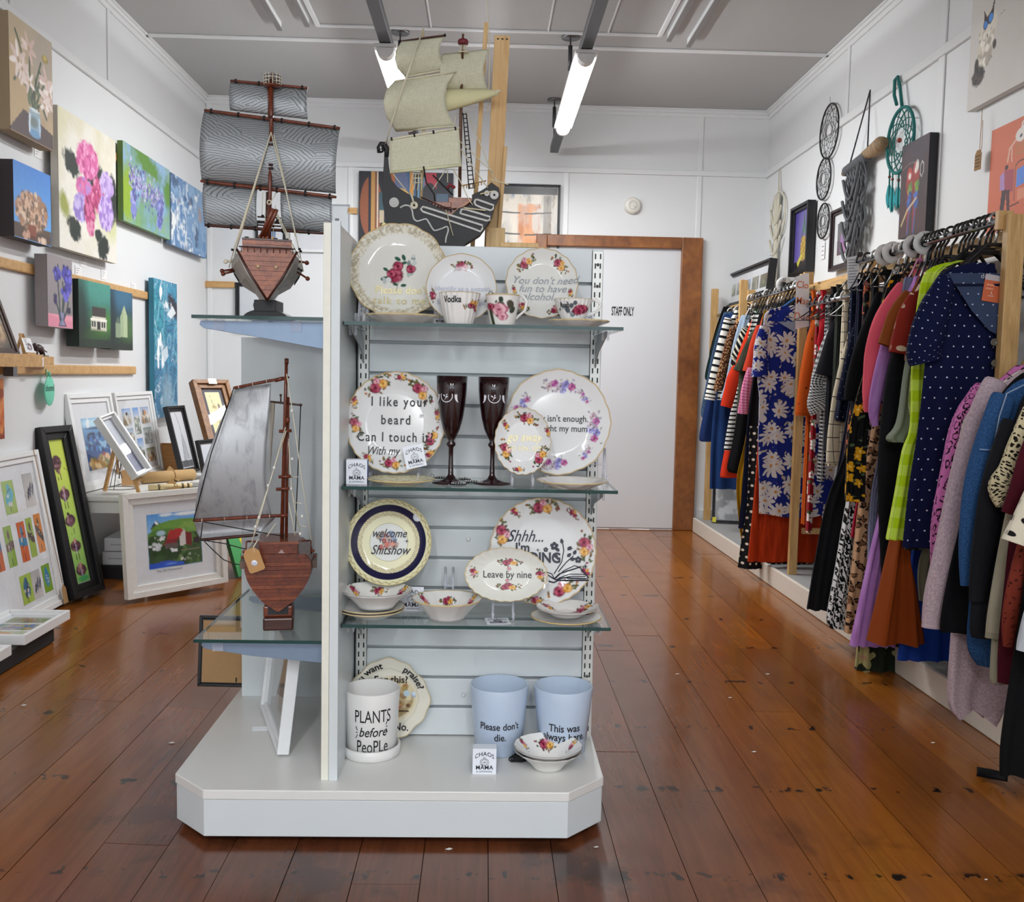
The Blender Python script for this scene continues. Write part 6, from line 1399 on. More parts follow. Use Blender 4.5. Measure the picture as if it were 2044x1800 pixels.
def moons(th, x, Y, zb, s, shift):
    def W(p):
        z = (.2 + p.y) * s; r = (.0325 + .0009) * s; an = p.x / (.0325) + shift
        return Vector((x + r * math.sin(an), Y - r * math.cos(an), zb + z))
    def flat(name, P, m=moonm):
        mb = MB(); mb.v = [W(Vector((a, b, 0))) for a, b in P]; mb.f = [list(range(len(P)))]; return mb.build(name, m, th)
    C = lambda cx, r, a0, a1, n: [(cx + r * math.cos(t), r * math.sin(t)) for t in np.linspace(a0, a1, n)]
    mb = MB(); n = 30
    mb.v = [W(Vector((p[0], p[1], 0))) for p in C(0, .0145, 0, 2 * math.pi, n + 1)[:-1] + C(0, .0128, 0, 2 * math.pi, n + 1)[:-1]]
    mb.f = [(i, (i + 1) % n, (i + 1) % n + n, i + n) for i in range(n)]; mb.build('moon_ring', moonm, th)
    for d in (-1, 1):
        o = [(d * (.0285) + d * (.012) * math.cos(t) * 1, .0145 * math.sin(t)) for t in np.linspace(-1.57, 1.57, 14)]
        i_ = [(d * (.0285) + d * (.0035) * math.cos(t), .0145 * math.sin(t)) for t in np.linspace(1.4, -1.4, 12)]
        mb = MB(); k = 12
        A_ = [(d * .0285 + d * -.010 * math.cos(t), .0145 * math.sin(t)) for t in np.linspace(-1.5, 1.5, k)]; B_ = [(d * .0285 + d * -.004 * math.cos(t), .0145 * math.sin(t) * .98) for t in np.linspace(-1.5, 1.5, k)]
        mb.v = [W(Vector((p[0], p[1], 0))) for p in A_ + B_]; mb.f = [(i, i + 1, i + 1 + k, i + k) for i in range(k - 1)]; mb.build('crescent', moonm, th)
    for y0, L in ((-.009, .018),): flat('sprig_stem', [(-.004, y0), (-.0032, y0), (.0048, y0 + L), (.004, y0 + L)])
    for k in range(5):
        t = -.005 + .003 * k; sx = -1 if k % 2 else 1
        flat('sprig_leaf', [(-.002 + .28 * (t + .005), t), (-.002 + sx * .0045, t + .002), (-.002 + sx * .006, t + .0052), (-.002 + sx * .002, t + .004)])
th, x, s = flute('tall dark red champagne flute with white moon print, left of the pair', 901, 2.40, Z2, 750); moons(th, x, 2.40, Z2, s, -.35)
th, x, s = flute('tall dark red champagne flute with white moon print, right of the pair', 984, 2.40, Z2, 752); moons(th, x, 2.40, Z2, s, .05)
beadw = plain('d8d8d8', .4)
er = random.Random(3)
for k, (px, py) in enumerate(((898, 962), (925, 958), (944, 962), (880, 955), (915, 966))):
    q = pt(px, py, Z=Z2 + .002); q = V(q[0], q[1], Z2 + .0012 + .002 * (k % 2))
    if q[1] < 2.31: q = V(q[0], 2.325, q[2])
    th = thing('earring', ['black beaded hoop earring lying nearest the shelf edge middle', 'black beaded hoop earring between the two flutes', 'black beaded hoop earring beside the right flute foot', 'black beaded hoop earring beside the left flute foot', 'black beaded hoop earring foremost in the pile under the flutes'][k], 'earring', q, 'beaded black earrings')
    r = .019
    MB().lathe([(r, 0), (r, .0022), (r * .8, .003), (0, .003)], q, 24).build('disc', ebony, th)
    mb = MB()
    for t in np.linspace(0, 6.283, 16, endpoint=False): mb.ball(q + V(r * .86 * math.cos(t), r * .86 * math.sin(t), .0036), .0014, 6)
    o = mb.build('bead_ring', beadw, th); o['kind'] = 'stuff'
    a0 = er.uniform(0, 6.28); d = V(math.cos(a0), math.sin(a0) * .4, 0)
    MB().tube([q + d * r, q + d * .022 + V(0, 0, .008), q + d * .030 + V(0, 0, .012), q + d * .034 + V(0, 0, .004)], .0006, 5).build('ear_wire', ebony, th)
def a6(a):
    D = lambda px, py: ((px - 1113) / 212 + .5, (py - 843) / 212 + .5)
    violets(a, *D(1116, 768), .1, 0); violets(a, *D(1188, 850), .1, 85); violets(a, *D(1105, 925), .09, -10); violets(a, *D(1036, 812), .08, -50); violets(a, *D(1165, 790), .05, 50); violets(a, *D(1172, 905), .05, 120)
th, M, R = plate('largest white plate with mauve flowers and fight my mum wording, middle shelf right', 1113, 843, 105, 2.455, a6, 8, lambda t: 1 + .01 * math.cos(8 * t) + .005 * math.cos(24 * t))
wr(th, M, R, [("Sorry isn't enough.", .0, .07, .0235, INK, dict(off=.006, sx=.87)), ("I'd fight my mum", .05, -.12, .0235, INK, dict(off=.006, sx=.87))])
q = shifted(M, .45 * R, -.66 * R, .004); st = MB(q).box(-.009, .009, -.011, .011, 0, .0004).build('price_sticker', plain('e6eaec', .5), th); text('AZB\nW15', .008, INK, st, shifted(q, 0, 0, .0007), off=.02)
stand('clear plate stand under the fight my mum plate', 1150, 2.455, Z2, .15, .085)
def a7(a):
    D = lambda px, py: ((px - 1043) / 136 + .5, (py - 881) / 136 + .5)
    spray(a, *D(1052, 835), .1, 20); spray(a, *D(1009, 900), .1, 75); spray(a, *D(1079, 912), .1, -60); spray(a, *D(1036, 938), .05, 0, (0, 1, 1)); spray(a, *D(1009, 850), .05, 60, (0, 1, 1)); spray(a, *D(1094, 862), .05, 70, (0, 1, 1))
th, M, R = plate('small oval scalloped plate with pale gold go away wording', 1043, 881, 67, 2.375, a7, 8, lambda t: 1 + .012 * math.cos(22 * t), ell=.84)
wr(th, M, R, [('go away', .05, .12, .030, gold, dict(shear=.3, off=.008, sx=.85)), ('GO ON. GIT', .05, -.22, .016, gold, dict(off=.01))])
stand('small clear plate stand under the go away plate', 1043, 2.372, Z2, .05, .055)
dish('white saucer with rose print lying in front of the fight my mum plate', 1143, 2.335, Z2, .085, .02, lambda a: (spray(a, .5, .45, .1, 0), spray(a, .2, .4, .06, 0)), 1.0, rf=lambda t: 1 + .015 * math.cos(14 * t))
# ---------------- bottom shelf
def a9(a):
    a.put((a.rn > .0) * 1.0, 'e3e0bc').put(((a.rn > .72) & (a.rn < .87)) * 1.0, '1c1a3c').put(((a.rn > .88) & (a.rn < 1.0)) * 1.0, 'dfdbb4')
    t = np.arctan2(a.v - .5, a.u - .5)
    a.put((np.abs(a.rn - (.945 + .018 * np.sin(34 * t))) < .009) * 1.0, '9a8a58', .9).put((((a.rn > .62) & (a.rn < .72)) & ((np.sin(70 * t + a.rn * 90) > .55) | (np.sin(70 * t - a.rn * 90) > .55))) * 1.0, 'a08a6c', .7)
    a.put((a.rn < .44) * 1.0, 'd9dcd8').put((np.abs(a.rn - .44) < .008) * 1.0, 'b9b48a')
    a.scatter(30, .48, .5, .12, .12, .04, ['c86a5c', 'd8907c', 'b45a4c', '8c9ab8', 'c0a8a0', '9a8878'])
th, M, R = plate('round cream plate with navy band and welcome wording, bottom shelf left', 776, 1082, 86, 2.455, a9, 12, c='e3e0bc', rim=('c2b27c', 1))
wr(th, M, R, [('welcome', .0, .20, .030, INK, dict(shear=.4, off=.010, sx=.8)), ('TO THE', -.02, .02, .013, INK, dict(off=.01)), ('Shitshow', .03, -.19, .033, INK, dict(shear=.4, off=.010, sx=.8))], .58)
for q, n_, nm in ((shifted(M, .42 * R, .03 * R, .001), 4, 'star'),):
    mb = MB(q); mb.v = [q @ Vector((r * math.cos(t), r * math.sin(t), 0)) for r, t in [((.0065 if i % 2 == 0 else .0016), i * math.pi / 4 + math.pi / 2) for i in range(8)]]; mb.f = [list(range(8))]; mb.build(nm, INK, th)
q = shifted(M, .66 * R, .59 * R, .010); st = MB(q).lathe([(.0115, 0), (.0115, .0006), (0, .0007)], n=20).build('price_sticker', plain('dfe4ee', .5), th); text('$20', .006, grey, st, shifted(q, 0, 0, .001))
dish('lower white saucer of the pair under the left rose bowl', 744, 2.372, Z3, .081, .022, None, .9, grp='saucers under the left rose bowl'); dish('upper white saucer of the pair under the left rose bowl', 744, 2.372, Z3 + .007, .081, .022, None, .9, grp='saucers under the left rose bowl')
bow = lambda a: (spray(a, .5, .14, .07, 0, (0, 1, 0)), spray(a, .17, .3, .075, 40), spray(a, .85, .3, .075, -40), spray(a, .5, .86, .07, 0), spray(a, .15, .7, .06, 0), spray(a, .85, .72, .06, 0), a.e(.5, .5, .3, .3, 'dfe1e2', 0, .1, a=.5))
dish('white bowl with rose rim standing on two saucers', 754, 2.372, Z3 + .025, .0865, .045, bow, .8, 'bowl', rf=lambda t: 1 + .012 * math.cos(16 * t), cat='bowl', rim=('4a4238', 0))
dish('white bowl with rose rim standing alone in the middle of the bottom shelf', 897, 2.365, Z3, .085, .052, bow, .8, 'bowl', rf=lambda t: 1 + .012 * math.cos(16 * t), cat='bowl', rim=('c9b27a', 1))
stand('empty clear plate stand rising behind the middle rose bowl', 900, 2.47, Z3, .02, .10)
card_box("maker's card standing behind the two rose bowls", 797, 1164, 846, 1212, 2.43, Z3, side=False, name='printed_card', cat='card')
def a11(a):
    D = lambda px, py: ((px - 1083) / 214 + .5, (py - 1100) / 214 + .5)
    for px, py, s, r in ((1082, 1012, .085, 0), (1002, 1068, .085, 80), (1168, 1090, .085, 85), (1124, 1175, .085, -25), (1072, 1198, .05, 10)): spray(a, *D(px, py), s, r)
    for px, py in ((1026, 1022), (1144, 1024), (1170, 1140)): spray(a, *D(px, py), .04, 40, (0, 0, 1))
    a.put(np.clip(1 - np.abs(a.rn - .64) / .015, 0, 1), 'cdd4da', .5)
th, M, R = plate('large white plate with a reading joke and open book drawing, bottom shelf right', 1083, 1100, 107, 2.455, a11, 12, lambda t: 1 + .008 * math.cos(30 * t))
navy = plain('161a30', .5)
wr(th, M, R, [('Shhh...', -.33, .27, .042, navy, dict(shear=.4, off=.006, sx=.85)), ("I'm", -.38, .06, .031, navy, dict(off=.03)), ('READING', -.17, -.13, .036, navy, dict(off=.035, sx=.9))])
def pz(x, y): return M @ Vector((x * R, y * R, .0012 + (.016 * (max(0, math.hypot(x, y) - .58) / .42) ** 1.4)))
def line_(name, L, w): MB().tube([pz(*p) for p in L], w, 5).build(name, navy, th)
def blob(name, P):
    mb = MB(); mb.v = [pz(*p) for p in P]; mb.f = [list(range(len(P)))]; mb.build(name, navy, th)
def flower(x, y, r):
    for k in range(5): t = k * 1.257 + .3; blob('petal', [(x + r * .55 * math.cos(t) + r * .42 * math.cos(u), y + r * .55 * math.sin(t) + r * .42 * math.sin(u)) for u in np.linspace(0, 6.283, 9)[:-1]])
for x, y, r in ((.22, .10, .085), (.06, .03, .05), (.67, -.15, .07)): flower(x, y, r)
for x, y, r in ((-.09, .02, .045), (.54, .06, .05), (.8, -.27, .06)): blob('star', [((r if i % 2 == 0 else r * .25) * math.cos(i * .7854 + 1.5708) + x, (r if i % 2 == 0 else r * .25) * math.sin(i * .7854 + 1.5708) + y) for i in range(8)])
line_('branch', [(.22, -.42), (.36, -.2), (.40, .02), (.38, .15)], .0012); line_('branch', [(.3, -.38), (.45, -.2), (.58, -.08)], .0012)
for x, y, r in ((.37, .14, 100), (.32, .0, 140), (.47, .02, 50), (.30, -.12, 150), (.46, -.1, 40), (.58, -.06, 60), (.52, -.16, 20)):
    t = math.radians(r); blob('leaf', [(x + .1 * u * math.cos(t) - .035 * v * math.sin(t), y + .1 * u * math.sin(t) + .035 * v * math.cos(t)) for u, v in ((0, 0), (.35, 1), (.75, .8), (1.1, 0), (.75, -.8), (.35, -1))])
line_('book_line', [(-.05, -.5), (.1, -.44), (.2, -.5), (.25, -.53), (.4, -.49), (.8, -.50), (.86, -.49), (.7, -.29), (.45, -.37), (.32, -.42), (.22, -.52)], .0018)
line_('book_line', [(-.05, -.5), (-.06, -.46), (.05, -.38), (.18, -.42), (.22, -.5)], .0013); line_('book_line', [(.25, -.5), (.4, -.36), (.6, -.26), (.7, -.29)], .0012); line_('book_line', [(.3, -.5), (.5, -.42), (.78, -.42)], .0011); line_('book_line', [(.12, -.56), (.22, -.58), (.3, -.54), (.86, -.53)], .002); line_('book_line', [(.34, -.5), (.55, -.46), (.8, -.46)], .0011)
def a10(a):
    D = lambda px, py: ((px - 1010) / 168 + .5, (py - 1147) / 168 + .5)
    spray(a, *D(1018, 1108), .085, 0, (0, 1, 0)); spray(a, *D(1016, 1184), .085, 0, (0, 1, 0)); spray(a, *D(944, 1140), .06, 80, (0, 2, 1)); spray(a, *D(1080, 1147), .07, 80, (0, 1, 2)); spray(a, *D(1016, 1128), .03, 90, (2, 2, 2)); spray(a, *D(1013, 1166), .03, 90, (2, 2, 2))
th, M, R = plate('oval fluted plate with Leave by nine wording in front of the reading plate', 1010, 1147, 83, 2.385, a10, 14, lambda t: 1 + .012 * math.cos(26 * t), ell=1.0, c='dadbd4', rim=('c2a558', 1))
b_ = bpy.data.objects[th.children[0].name]; me = b_.data
for v in me.vertices:
    ctr = M.translation - org(th); up = Vector((M[0][1], M[1][1], M[2][1])); d = (v.co - ctr).dot(up); v.co -= up * d * .35
wr(th, M, R, [('Leave by nine', .03, .0, .0245, INK, dict(off=.006, sx=.9))])
stand('clear plate stand under the Leave by nine plate', 1010, 2.385, Z3, .05, .05)
dish('white rose saucer under the small shallow bowl at the right end', 1138, 2.355, Z3, .0865, .014, lambda a: spray(a, .85, .3, .06), .9, rim=('c9a84c', 1)); dish('small shallow rose dish on a saucer at the right end of the bottom shelf', 1139, 2.355, Z3 + .0145, .0745, .022, lambda a: (spray(a, .8, .35, .12, -20), spray(a, .2, .3, .08, 20), a.e(.62, .45, .08, .05, 'e8ecf2', 0, .1)), .8, 'bowl', cat='bowl', rim=('5a5048', 0))
q = pt(997, 1237, Z=Z3 + .001)
th = thing('printed_card', "maker's card lying flat near the front edge of the bottom shelf", 'card', q, "maker's cards and boxes")
M = frame_at(V(q[0] - .03, max(q[1], 2.345) - .045, Z3 + .0014), (1, .12, 0), (-.1, 1, 0)); MB(M).box(0, .058, 0, .06, -.0008, 0).build('face', cardm, th); maker_card(th, M, .058, .06)
# ---------------- on the base
BZ = .1302
def pot(lab, cx, fy, rt, rb, h, m, tray=None, name='plant_pot'):
    q = pt(cx, fy, Z=BZ); Y = q[1] + (tray[0] if tray else rb); x = pt(cx, fy, Y=Y)[0]; zb = BZ + (.006 if tray else 0)
    th = thing(name, lab, 'plant pot', (x, Y, BZ))
    O = [(.0005, 0), (rb - .004, 0), (rb, .004), (rt, h - .003), (rt - .0015, h)]; I = [(rt - .0045, h - .001), (rb - .004, .008), (.0005, .007)]
    MB().lathe(O + I, (x, Y, zb), 64).build('pot_body', m, th)
    if tray:
        r2 = tray[0]; MB().lathe([(.0005, 0), (r2 - .003, 0), (r2, .003), (r2 + .001, .026), (r2 - .003, .0275), (r2 - .005, .024), (r2 - .006, .0058), (.0005, .0055)], (x, Y, BZ), 64).build('tray', m, th)
    return th, x, Y, zb
def wpot(th, x, Y, zb, rt, rb, h, rows):
    for s, ang, zf, size, kw in rows:
        def wp(p):
            z = zf * h + p.y; r = rb + (rt - rb) * z / h + .0008; an = ang + p.x / r
            return Vector((x + r * math.sin(an), Y - r * math.cos(an), zb + z))
        text(s, size, INK, th, None, wp, **kw)
wpot_m = plain('e2e1df', .35, var=.03, scale=14); bluepot = plain('b9c9de', .22, var=.01)
th, x, Y, zb = pot('white plant pot with Plants before people wording on a white tray', 741, 1524, .0715, .0625, .165, wpot_m, (.0725,))
wpot(th, x, Y, zb, .0715, .0625, .165, [('PLANTS', .16, .66, .046, dict(off=.002, sx=.6)), ('before', .16, .42, .034, dict(shear=.3, off=.01, sx=.8)), ('PeoPLe', .15, .19, .046, dict(off=.002, sx=.6))])
for ang, zf, a0 in ((-.42, .42, 0), (.66, .50, 0)):
    for k in range(3):
        z = (zf + .03 * (k - 1)) * .165; r = .067 + .0012; s_ = 1 if ang > 0 else -1
        P = [Vector((x + r * math.sin(ang + s_ * d * .07), Y - r * math.cos(ang + s_ * d * .07), zb + z + d * (.010 * (k - 1)))) for d in (0, .5, 1)]
        MB().tube(P, .0009, 5).build('dash', INK, th)
def a12(a):
    t = np.arctan2(a.v - .5, a.u - .5)
    a.put((np.abs(a.rn - .72) < .01) * 1.0, 'c9c5b4', .6).e(.56, .5, .28, .27, 'd8cca8', 0, .25).cl('8a6a3a', 14, .52, .2, 3, .7, mask=((a.u - .56) ** 2 + (a.v - .5) ** 2 < .06) * 1.0).scatter(40, .58, .48, .2, .2, .03, ['6a4a2a', '8c7040', 'a89050', '4a3a2a', '9a8a4a', 'b06a4a']).r(.5, .42, .54, .68, '5a3a2a', .8).r(.6, .36, .7, .6, 'c0a070', .6).l([(.44, .66), (.74, .66)], .02, '4a3424').e(.72, .44, .04, .04, 'b4ccd8', 0, .4)
th, M, R = plate('scalloped square cream plate about wanting praise behind the white pot', 776, 1393, 82, 2.53, a12, 3, lambda t: 1 + .035 * math.cos(4 * t + math.pi) * -1 + .02 * math.cos(12 * t), c='e4e1d4', rim=('b9a878', 1))
def arc(s, t0, r, size, **k):
    def wp(p):
        a = t0 - p.x / (r * R); rr = r * R + p.y; q = Vector((rr * math.cos(a), rr * math.sin(a), 0)); d = min(1, rr / R); q.z = .0045 + (0 if d < .58 else .016 * ((d - .58) / .42) ** 1.4); return q
    text(s, size, INK, th, M, wp, **k)
arc('If you want', 2.42, .84, .026, off=.02); arc('praise?', .72, .84, .026, off=.02)
wr(th, M, R, [('For this?', .05, .46, .026, INK, dict(off=.02)), ('No.', .32, -.70, .026, INK, dict(off=.02))])
q = shifted(M, .62 * R, .1 * R, .0012); MB(q).lathe([(.008, 0), (.008, .0005), (0, .0006)], n=16).build('price_sticker', plain('c9d6e8', .5), th)
th, x, Y, zb = pot("tall pale blue pot with Please don't die wording", 994, 1514, .0755, .060, .176, bluepot)
wpot(th, x, Y, zb, .0755, .060, .176, [("Please don't", .02, .47, .026, dict(off=.014, sx=.85)), ('die.', .05, .31, .026, dict(off=.014, sx=.85))])
th, x, Y, zb = pot('tall pale blue pot with This was always here wording, rightmost', 1121, 1514, .0765, .060, .172, bluepot)
wpot(th, x, Y, zb, .0765, .060, .172, [('This was', .0, .46, .028, dict(off=.014, sx=.85)), ('always here.', -.0, .32, .028, dict(off=.014, sx=.85))])
q = pt(967, 1545, Z=BZ)
card_box("maker's gift box with blue side on the base before the blue pots", 943, 1495, 991, 1545, q[1], BZ, .03, 0)
q = pt(1109, 1548, Z=BZ); yb = q[1] + .05
bowl2 = lambda a: (spray(a, .5, .16, .1, 0, (0, 1, 2)), spray(a, .15, .3, .06, 40), spray(a, .87, .33, .06, -40), spray(a, .2, .8, .06), spray(a, .8, .8, .06))
dish('lower rose bowl of the stacked pair on the base before the blue pot', 1108, yb, BZ, .0845, .050, bowl2, .75, 'bowl', cat='bowl', rim=('2a2622', 0), grp='stacked rose bowls', foot=.42, rf=lambda t: 1 + .008 * math.cos(18 * t))
dish('upper rose bowl of the stacked pair on the base before the blue pot', 1108, yb, BZ + .0085, .0845, .050, bowl2, .75, 'bowl', cat='bowl', rim=('2a2622', 0), grp='stacked rose bowls', foot=.42, rf=lambda t: 1 + .008 * math.cos(18 * t))
q = pt(1032, 1515, Z=BZ + .004); th = thing('cord_coil', 'small coil of black cord beside the stacked rose bowls', 'cord', q)
for k in range(4): MB().tube([q + V(.004 * k + .02 * math.cos(t), .012 * math.sin(t), .003 * k + .002 * sin(3 * t)) for t in np.linspace(0, 6.283, 18, endpoint=False)], .0016, 5, closed=True).build('loop', blackc, th)
MB().tube([q + V(-.012, -.008, .0), q + V(-.016, -.014, 0), q + V(.01, -.016, 0), q + V(.03, -.012, .002)], .0016, 5).build('cord_end', blackc, th)
# ================================================================ clothes racks along the right wall
def fab(kind='plain', c='222222', c2='ffffff', k=1.0, c3=None, rough=.85, r=.12):
    """woven cloth; the pattern is laid out on the cloth itself, in metres across and down it"""
    key = ('fab', kind, c, c2, k, c3, r)
    if key in MATS: return MATS[key]
    t = NT('cloth'); P = t.n('Attribute', attribute_name='pat').outputs['Vector']
    if kind == 'daisy':
        nn = t.n('TexNoise', {'Scale': 13.0, 'Detail': 1.0, 'Vector': P}); wp_ = t.n('VectorMath', operation='MULTIPLY_ADD'); t.set(wp_.inputs[0], nn.outputs['Color']); wp_.inputs[1].default_value = (.06, .06, 0); t.set(wp_.inputs[2], P); P = wp_.outputs[0]
    sp = t.n('SeparateXYZ'); t.t.links.new(P, sp.inputs[0]); x, y = sp.outputs[0], sp.outputs[1]
    A_, B_ = lin(c), lin(c2); f = None; col = None
    cells = lambda s_, rnd=1.0: t.n('TexVoronoi', {'Scale': s_, 'Randomness': rnd, 'Vector': P}, voronoi_dimensions='2D')
    if kind == 'dots':
        u = t.ma('MULTIPLY', x, k); v = t.ma('MULTIPLY', y, k); row = t.ma('FLOOR', v)
        u = t.ma('ADD', u, t.ma('MULTIPLY', row, .5))
        fu, fv = t.ma('SUBTRACT', t.ma('FRACT', u), .5), t.ma('SUBTRACT', t.ma('FRACT', v), .5)
        f = t.ramp(t.ma('ADD', t.ma('MULTIPLY', fu, fu), t.ma('MULTIPLY', fv, fv)), r * r * 1.15, r * r * .85)
    elif kind in ('hstripe', 'vstripe', 'diag'):
        q = {'hstripe': y, 'vstripe': x, 'diag': t.ma('ADD', t.ma('MULTIPLY', x, 1.0), t.ma('MULTIPLY', y, .8))}[kind]
        f = t.ramp(t.ma('FRACT', t.ma('MULTIPLY', q, k)), r + .02, r - .02)
    elif kind == 'grid':
        g = [t.ramp(t.ma('FRACT', t.ma('MULTIPLY', q, k)), r + .02, r - .02) for q in (x, y)]; f = t.ma('MAXIMUM', *g)
    elif kind == 'gingham':
        g = [t.ramp(t.ma('FRACT', t.ma('MULTIPLY', q, k)), .52, .48) for q in (x, y)]; f = t.ma('MULTIPLY', t.ma('ADD', *g), .5)
    elif kind == 'leopard':
        n_ = t.n('TexNoise', {'Scale': k * 1.3, 'Detail': 1.0, 'Vector': P}); vo = t.n('TexVoronoi', {'Scale': k, 'Randomness': .9}, voronoi_dimensions='2D')
        mx = t.n('VectorMath', operation='MULTIPLY_ADD'); t.set(mx.inputs[0], n_.outputs['Color']); mx.inputs[1].default_value = (.9 / k,) * 3; t.set(mx.inputs[2], P); t.set(vo.inputs['Vector'], mx.outputs[0])
        d = vo.outputs['Distance']; ring = t.ma('MULTIPLY', t.ramp(d, .20, .24), t.ramp(d, .42, .37)); gap = t.ramp(t.noise(P, k * 2.2, 1), .36, .42)
        col = t.mix(t.ramp(d, .26, .2), A_, lin(c3 or c)); f = t.ma('MULTIPLY', ring, gap)
    elif kind == 'spots':
        n_ = t.n('TexNoise', {'Scale': k * 1.5, 'Detail': 1.0, 'Vector': P}); vo = t.n('TexVoronoi', {'Scale': k, 'Randomness': .95}, voronoi_dimensions='2D')
        mx = t.n('VectorMath', operation='MULTIPLY_ADD'); t.set(mx.inputs[0], n_.outputs['Color']); mx.inputs[1].default_value = (1.0 / k,) * 3; t.set(mx.inputs[2], P); t.set(vo.inputs['Vector'], mx.outputs[0])
        f = t.ramp(vo.outputs['Distance'], r * 3 + .03, r * 3 - .03)
    elif kind == 'zebra':
        w1 = t.n('TexWave', {'Scale': k, 'Distortion': 9.0, 'Detail': 2.0, 'Detail Scale': 2.5}, bands_direction='DIAGONAL'); t.set(w1.inputs['Vector'], t.sc(P, 1, .45, 1)); f = t.ramp(w1.outputs['Fac'], .42, .55)
    elif kind in ('daisy', 'floral'):
        vo = cells(k, .95)
        d = t.n('VectorMath', operation='SUBTRACT'); t.set(d.inputs[0], t.sc(P, k, k, 0)); q = t.n('VectorMath', operation='SCALE'); t.set(q.inputs[0], vo.outputs['Position']); q.inputs['Scale'].default_value = 1.0 if True else k
        sc_ = t.n('VectorMath', operation='SCALE'); t.set(sc_.inputs[0], vo.outputs['Position']); sc_.inputs['Scale'].default_value = k; t.set(d.inputs[1], sc_.outputs[0])
        s2 = t.n('SeparateXYZ'); t.set(s2.inputs[0], d.outputs[0]); cr = t.n('SeparateXYZ'); t.set(cr.inputs[0], vo.outputs['Color'])
        an = t.ma('ARCTAN2', s2.outputs[1], s2.outputs[0]); n_p = 4.5 if kind == 'daisy' else 2.5
        lim = t.ma('MULTIPLY', t.ma('ADD', .26 if kind == 'daisy' else .22, t.ma('MULTIPLY', t.ma('ABSOLUTE', t.ma('COSINE', t.ma('ADD', t.ma('MULTIPLY', an, n_p), t.ma('MULTIPLY', cr.outputs[0], 6)))), .34 if kind == 'daisy' else .24)), t.ma('ADD', .7, t.ma('MULTIPLY', cr.outputs[1], .45)))
        dist = vo.outputs['Distance']; f = t.ramp(t.ma('SUBTRACT', lim, dist), -.015, .015)
        if kind == 'floral': f = t.ma('MULTIPLY', f, t.ramp(cr.outputs[2], .28, .30))
        cc = t.mix(t.ramp(dist, .09, .07), B_, lin(c3 or 'c98a3c'))
        if kind == 'daisy':
            lf = t.ramp(t.noise(P, k * 2.6, 2), .63, .66); A2 = t.mix(lf, A_, lin('b9b09c')); col = A2
        else: col = t.mix(t.ramp(t.noise(P, k * 2.2, 2), .6, .63), A_, lin('4a5a3a' if c3 else c))
        B_ = cc
    elif kind == 'melange':
        f = t.ramp(t.noise(t.sc(P, 1, 1, 1), k, 3), .35, .65)
    elif kind == 'crinkle':
        f = t.ramp(t.noise(t.sc(P, 1, .12, 1), k, 3), .35, .65)
    col = col if col is not None else A_
    base = col if f is None else t.mix(f, col, B_)
    wv = t.noise(P, 420, 2); fo = t.noise(t.sc(P, 9, 2.2, 1), 1.6, 3)
    t.bump(t.ma('ADD', t.ma('MULTIPLY', wv, .12), fo), .35, .012)
    MATS[key] = t.base(t.mix(.12, base, t.mix(wv, (0, 0, 0), lin('909090')), 'OVERLAY'), rough, 0, .12)
    return MATS[key]
gr_ = random.Random(11)
def cat_(L, v):
    t = v * (len(L) - 1); i = min(int(t), len(L) - 2); f_ = t - i
    a, b, c, d = L[max(i - 1, 0)], L[i], L[i + 1], L[min(i + 2, len(L) - 1)]
    return tuple(.5 * (2 * b[k] + (c[k] - a[k]) * f_ + (2 * a[k] - 5 * b[k] + 4 * c[k] - d[k]) * f_ * f_ + (3 * b[k] - a[k] - 3 * c[k] + d[k]) * f_ ** 3) for k in range(len(b)))
def body(par, y, L, mat, xc, xr=1.93, th=.03, folds=5, amp=.012, name='body', flare=1.0, hem=0.0, right=None, zt=None):
    """a hung garment: L = its aisle-side edge from shoulder to hem; the far side mirrors it about the rail"""
    E = [pt(px, py, Y=y) for px, py in L]; E = [(p[0], p[2]) for p in E]
    Rr = [min(2 * xc - x, xr) for x, z in E]
    if right: Rr = [max(x + .01, pt(px, L[min(i, len(L) - 1)][1], Y=y)[0]) for i, (px, (x, z)) in enumerate(zip(right, E))]
    Q = [(x, z, r) for (x, z), r in zip(E, Rr)]
    neck = zt if zt is not None else min(E[0][1] + .035, 1.60)
    if neck > E[0][1]: nx_ = min(max(xc - .075, E[0][0] + .014), xc - .02); Q = [(nx_, neck, min(2 * xc - nx_, max(Rr[0] - .01, nx_ + .03)))] + Q
    th *= .7; amp *= .75
    ph = gr_.uniform(0, 6); nu, nv = 44, 28
    def f(u, v, pat=False):
        x0, z, x1 = cat_(Q, v); t = 2 * math.pi * u; c_, s_ = math.cos(t), math.sin(t)
        hw = max(.012, (x1 - x0) / 2); xm = (x0 + x1) / 2
        x = xm + hw * (abs(c_) ** .85) * (1 if c_ > 0 else -1)
        d = th * (.55 + .45 * v) * (abs(s_) ** .8) * (1 if s_ > 0 else -1)
        w_ = (.15 + .85 * v) * amp
        d += w_ * math.sin(folds * 2.2 * c_ + ph) + .5 * w_ * math.sin(folds * 4.1 * c_ + 2 * ph + 3 * v)
        zz = z + (hem * math.sin(3 * c_ + ph) * v * v)
        if pat: return (x - xm + (0 if s_ < 0 else .31), zz, 0)
        return (x, y + d, zz)
    return MB().surf(f, nu, nv, True, pat=lambda u, v: f(u, v, True)).build(name, mat, par, smooth=True)
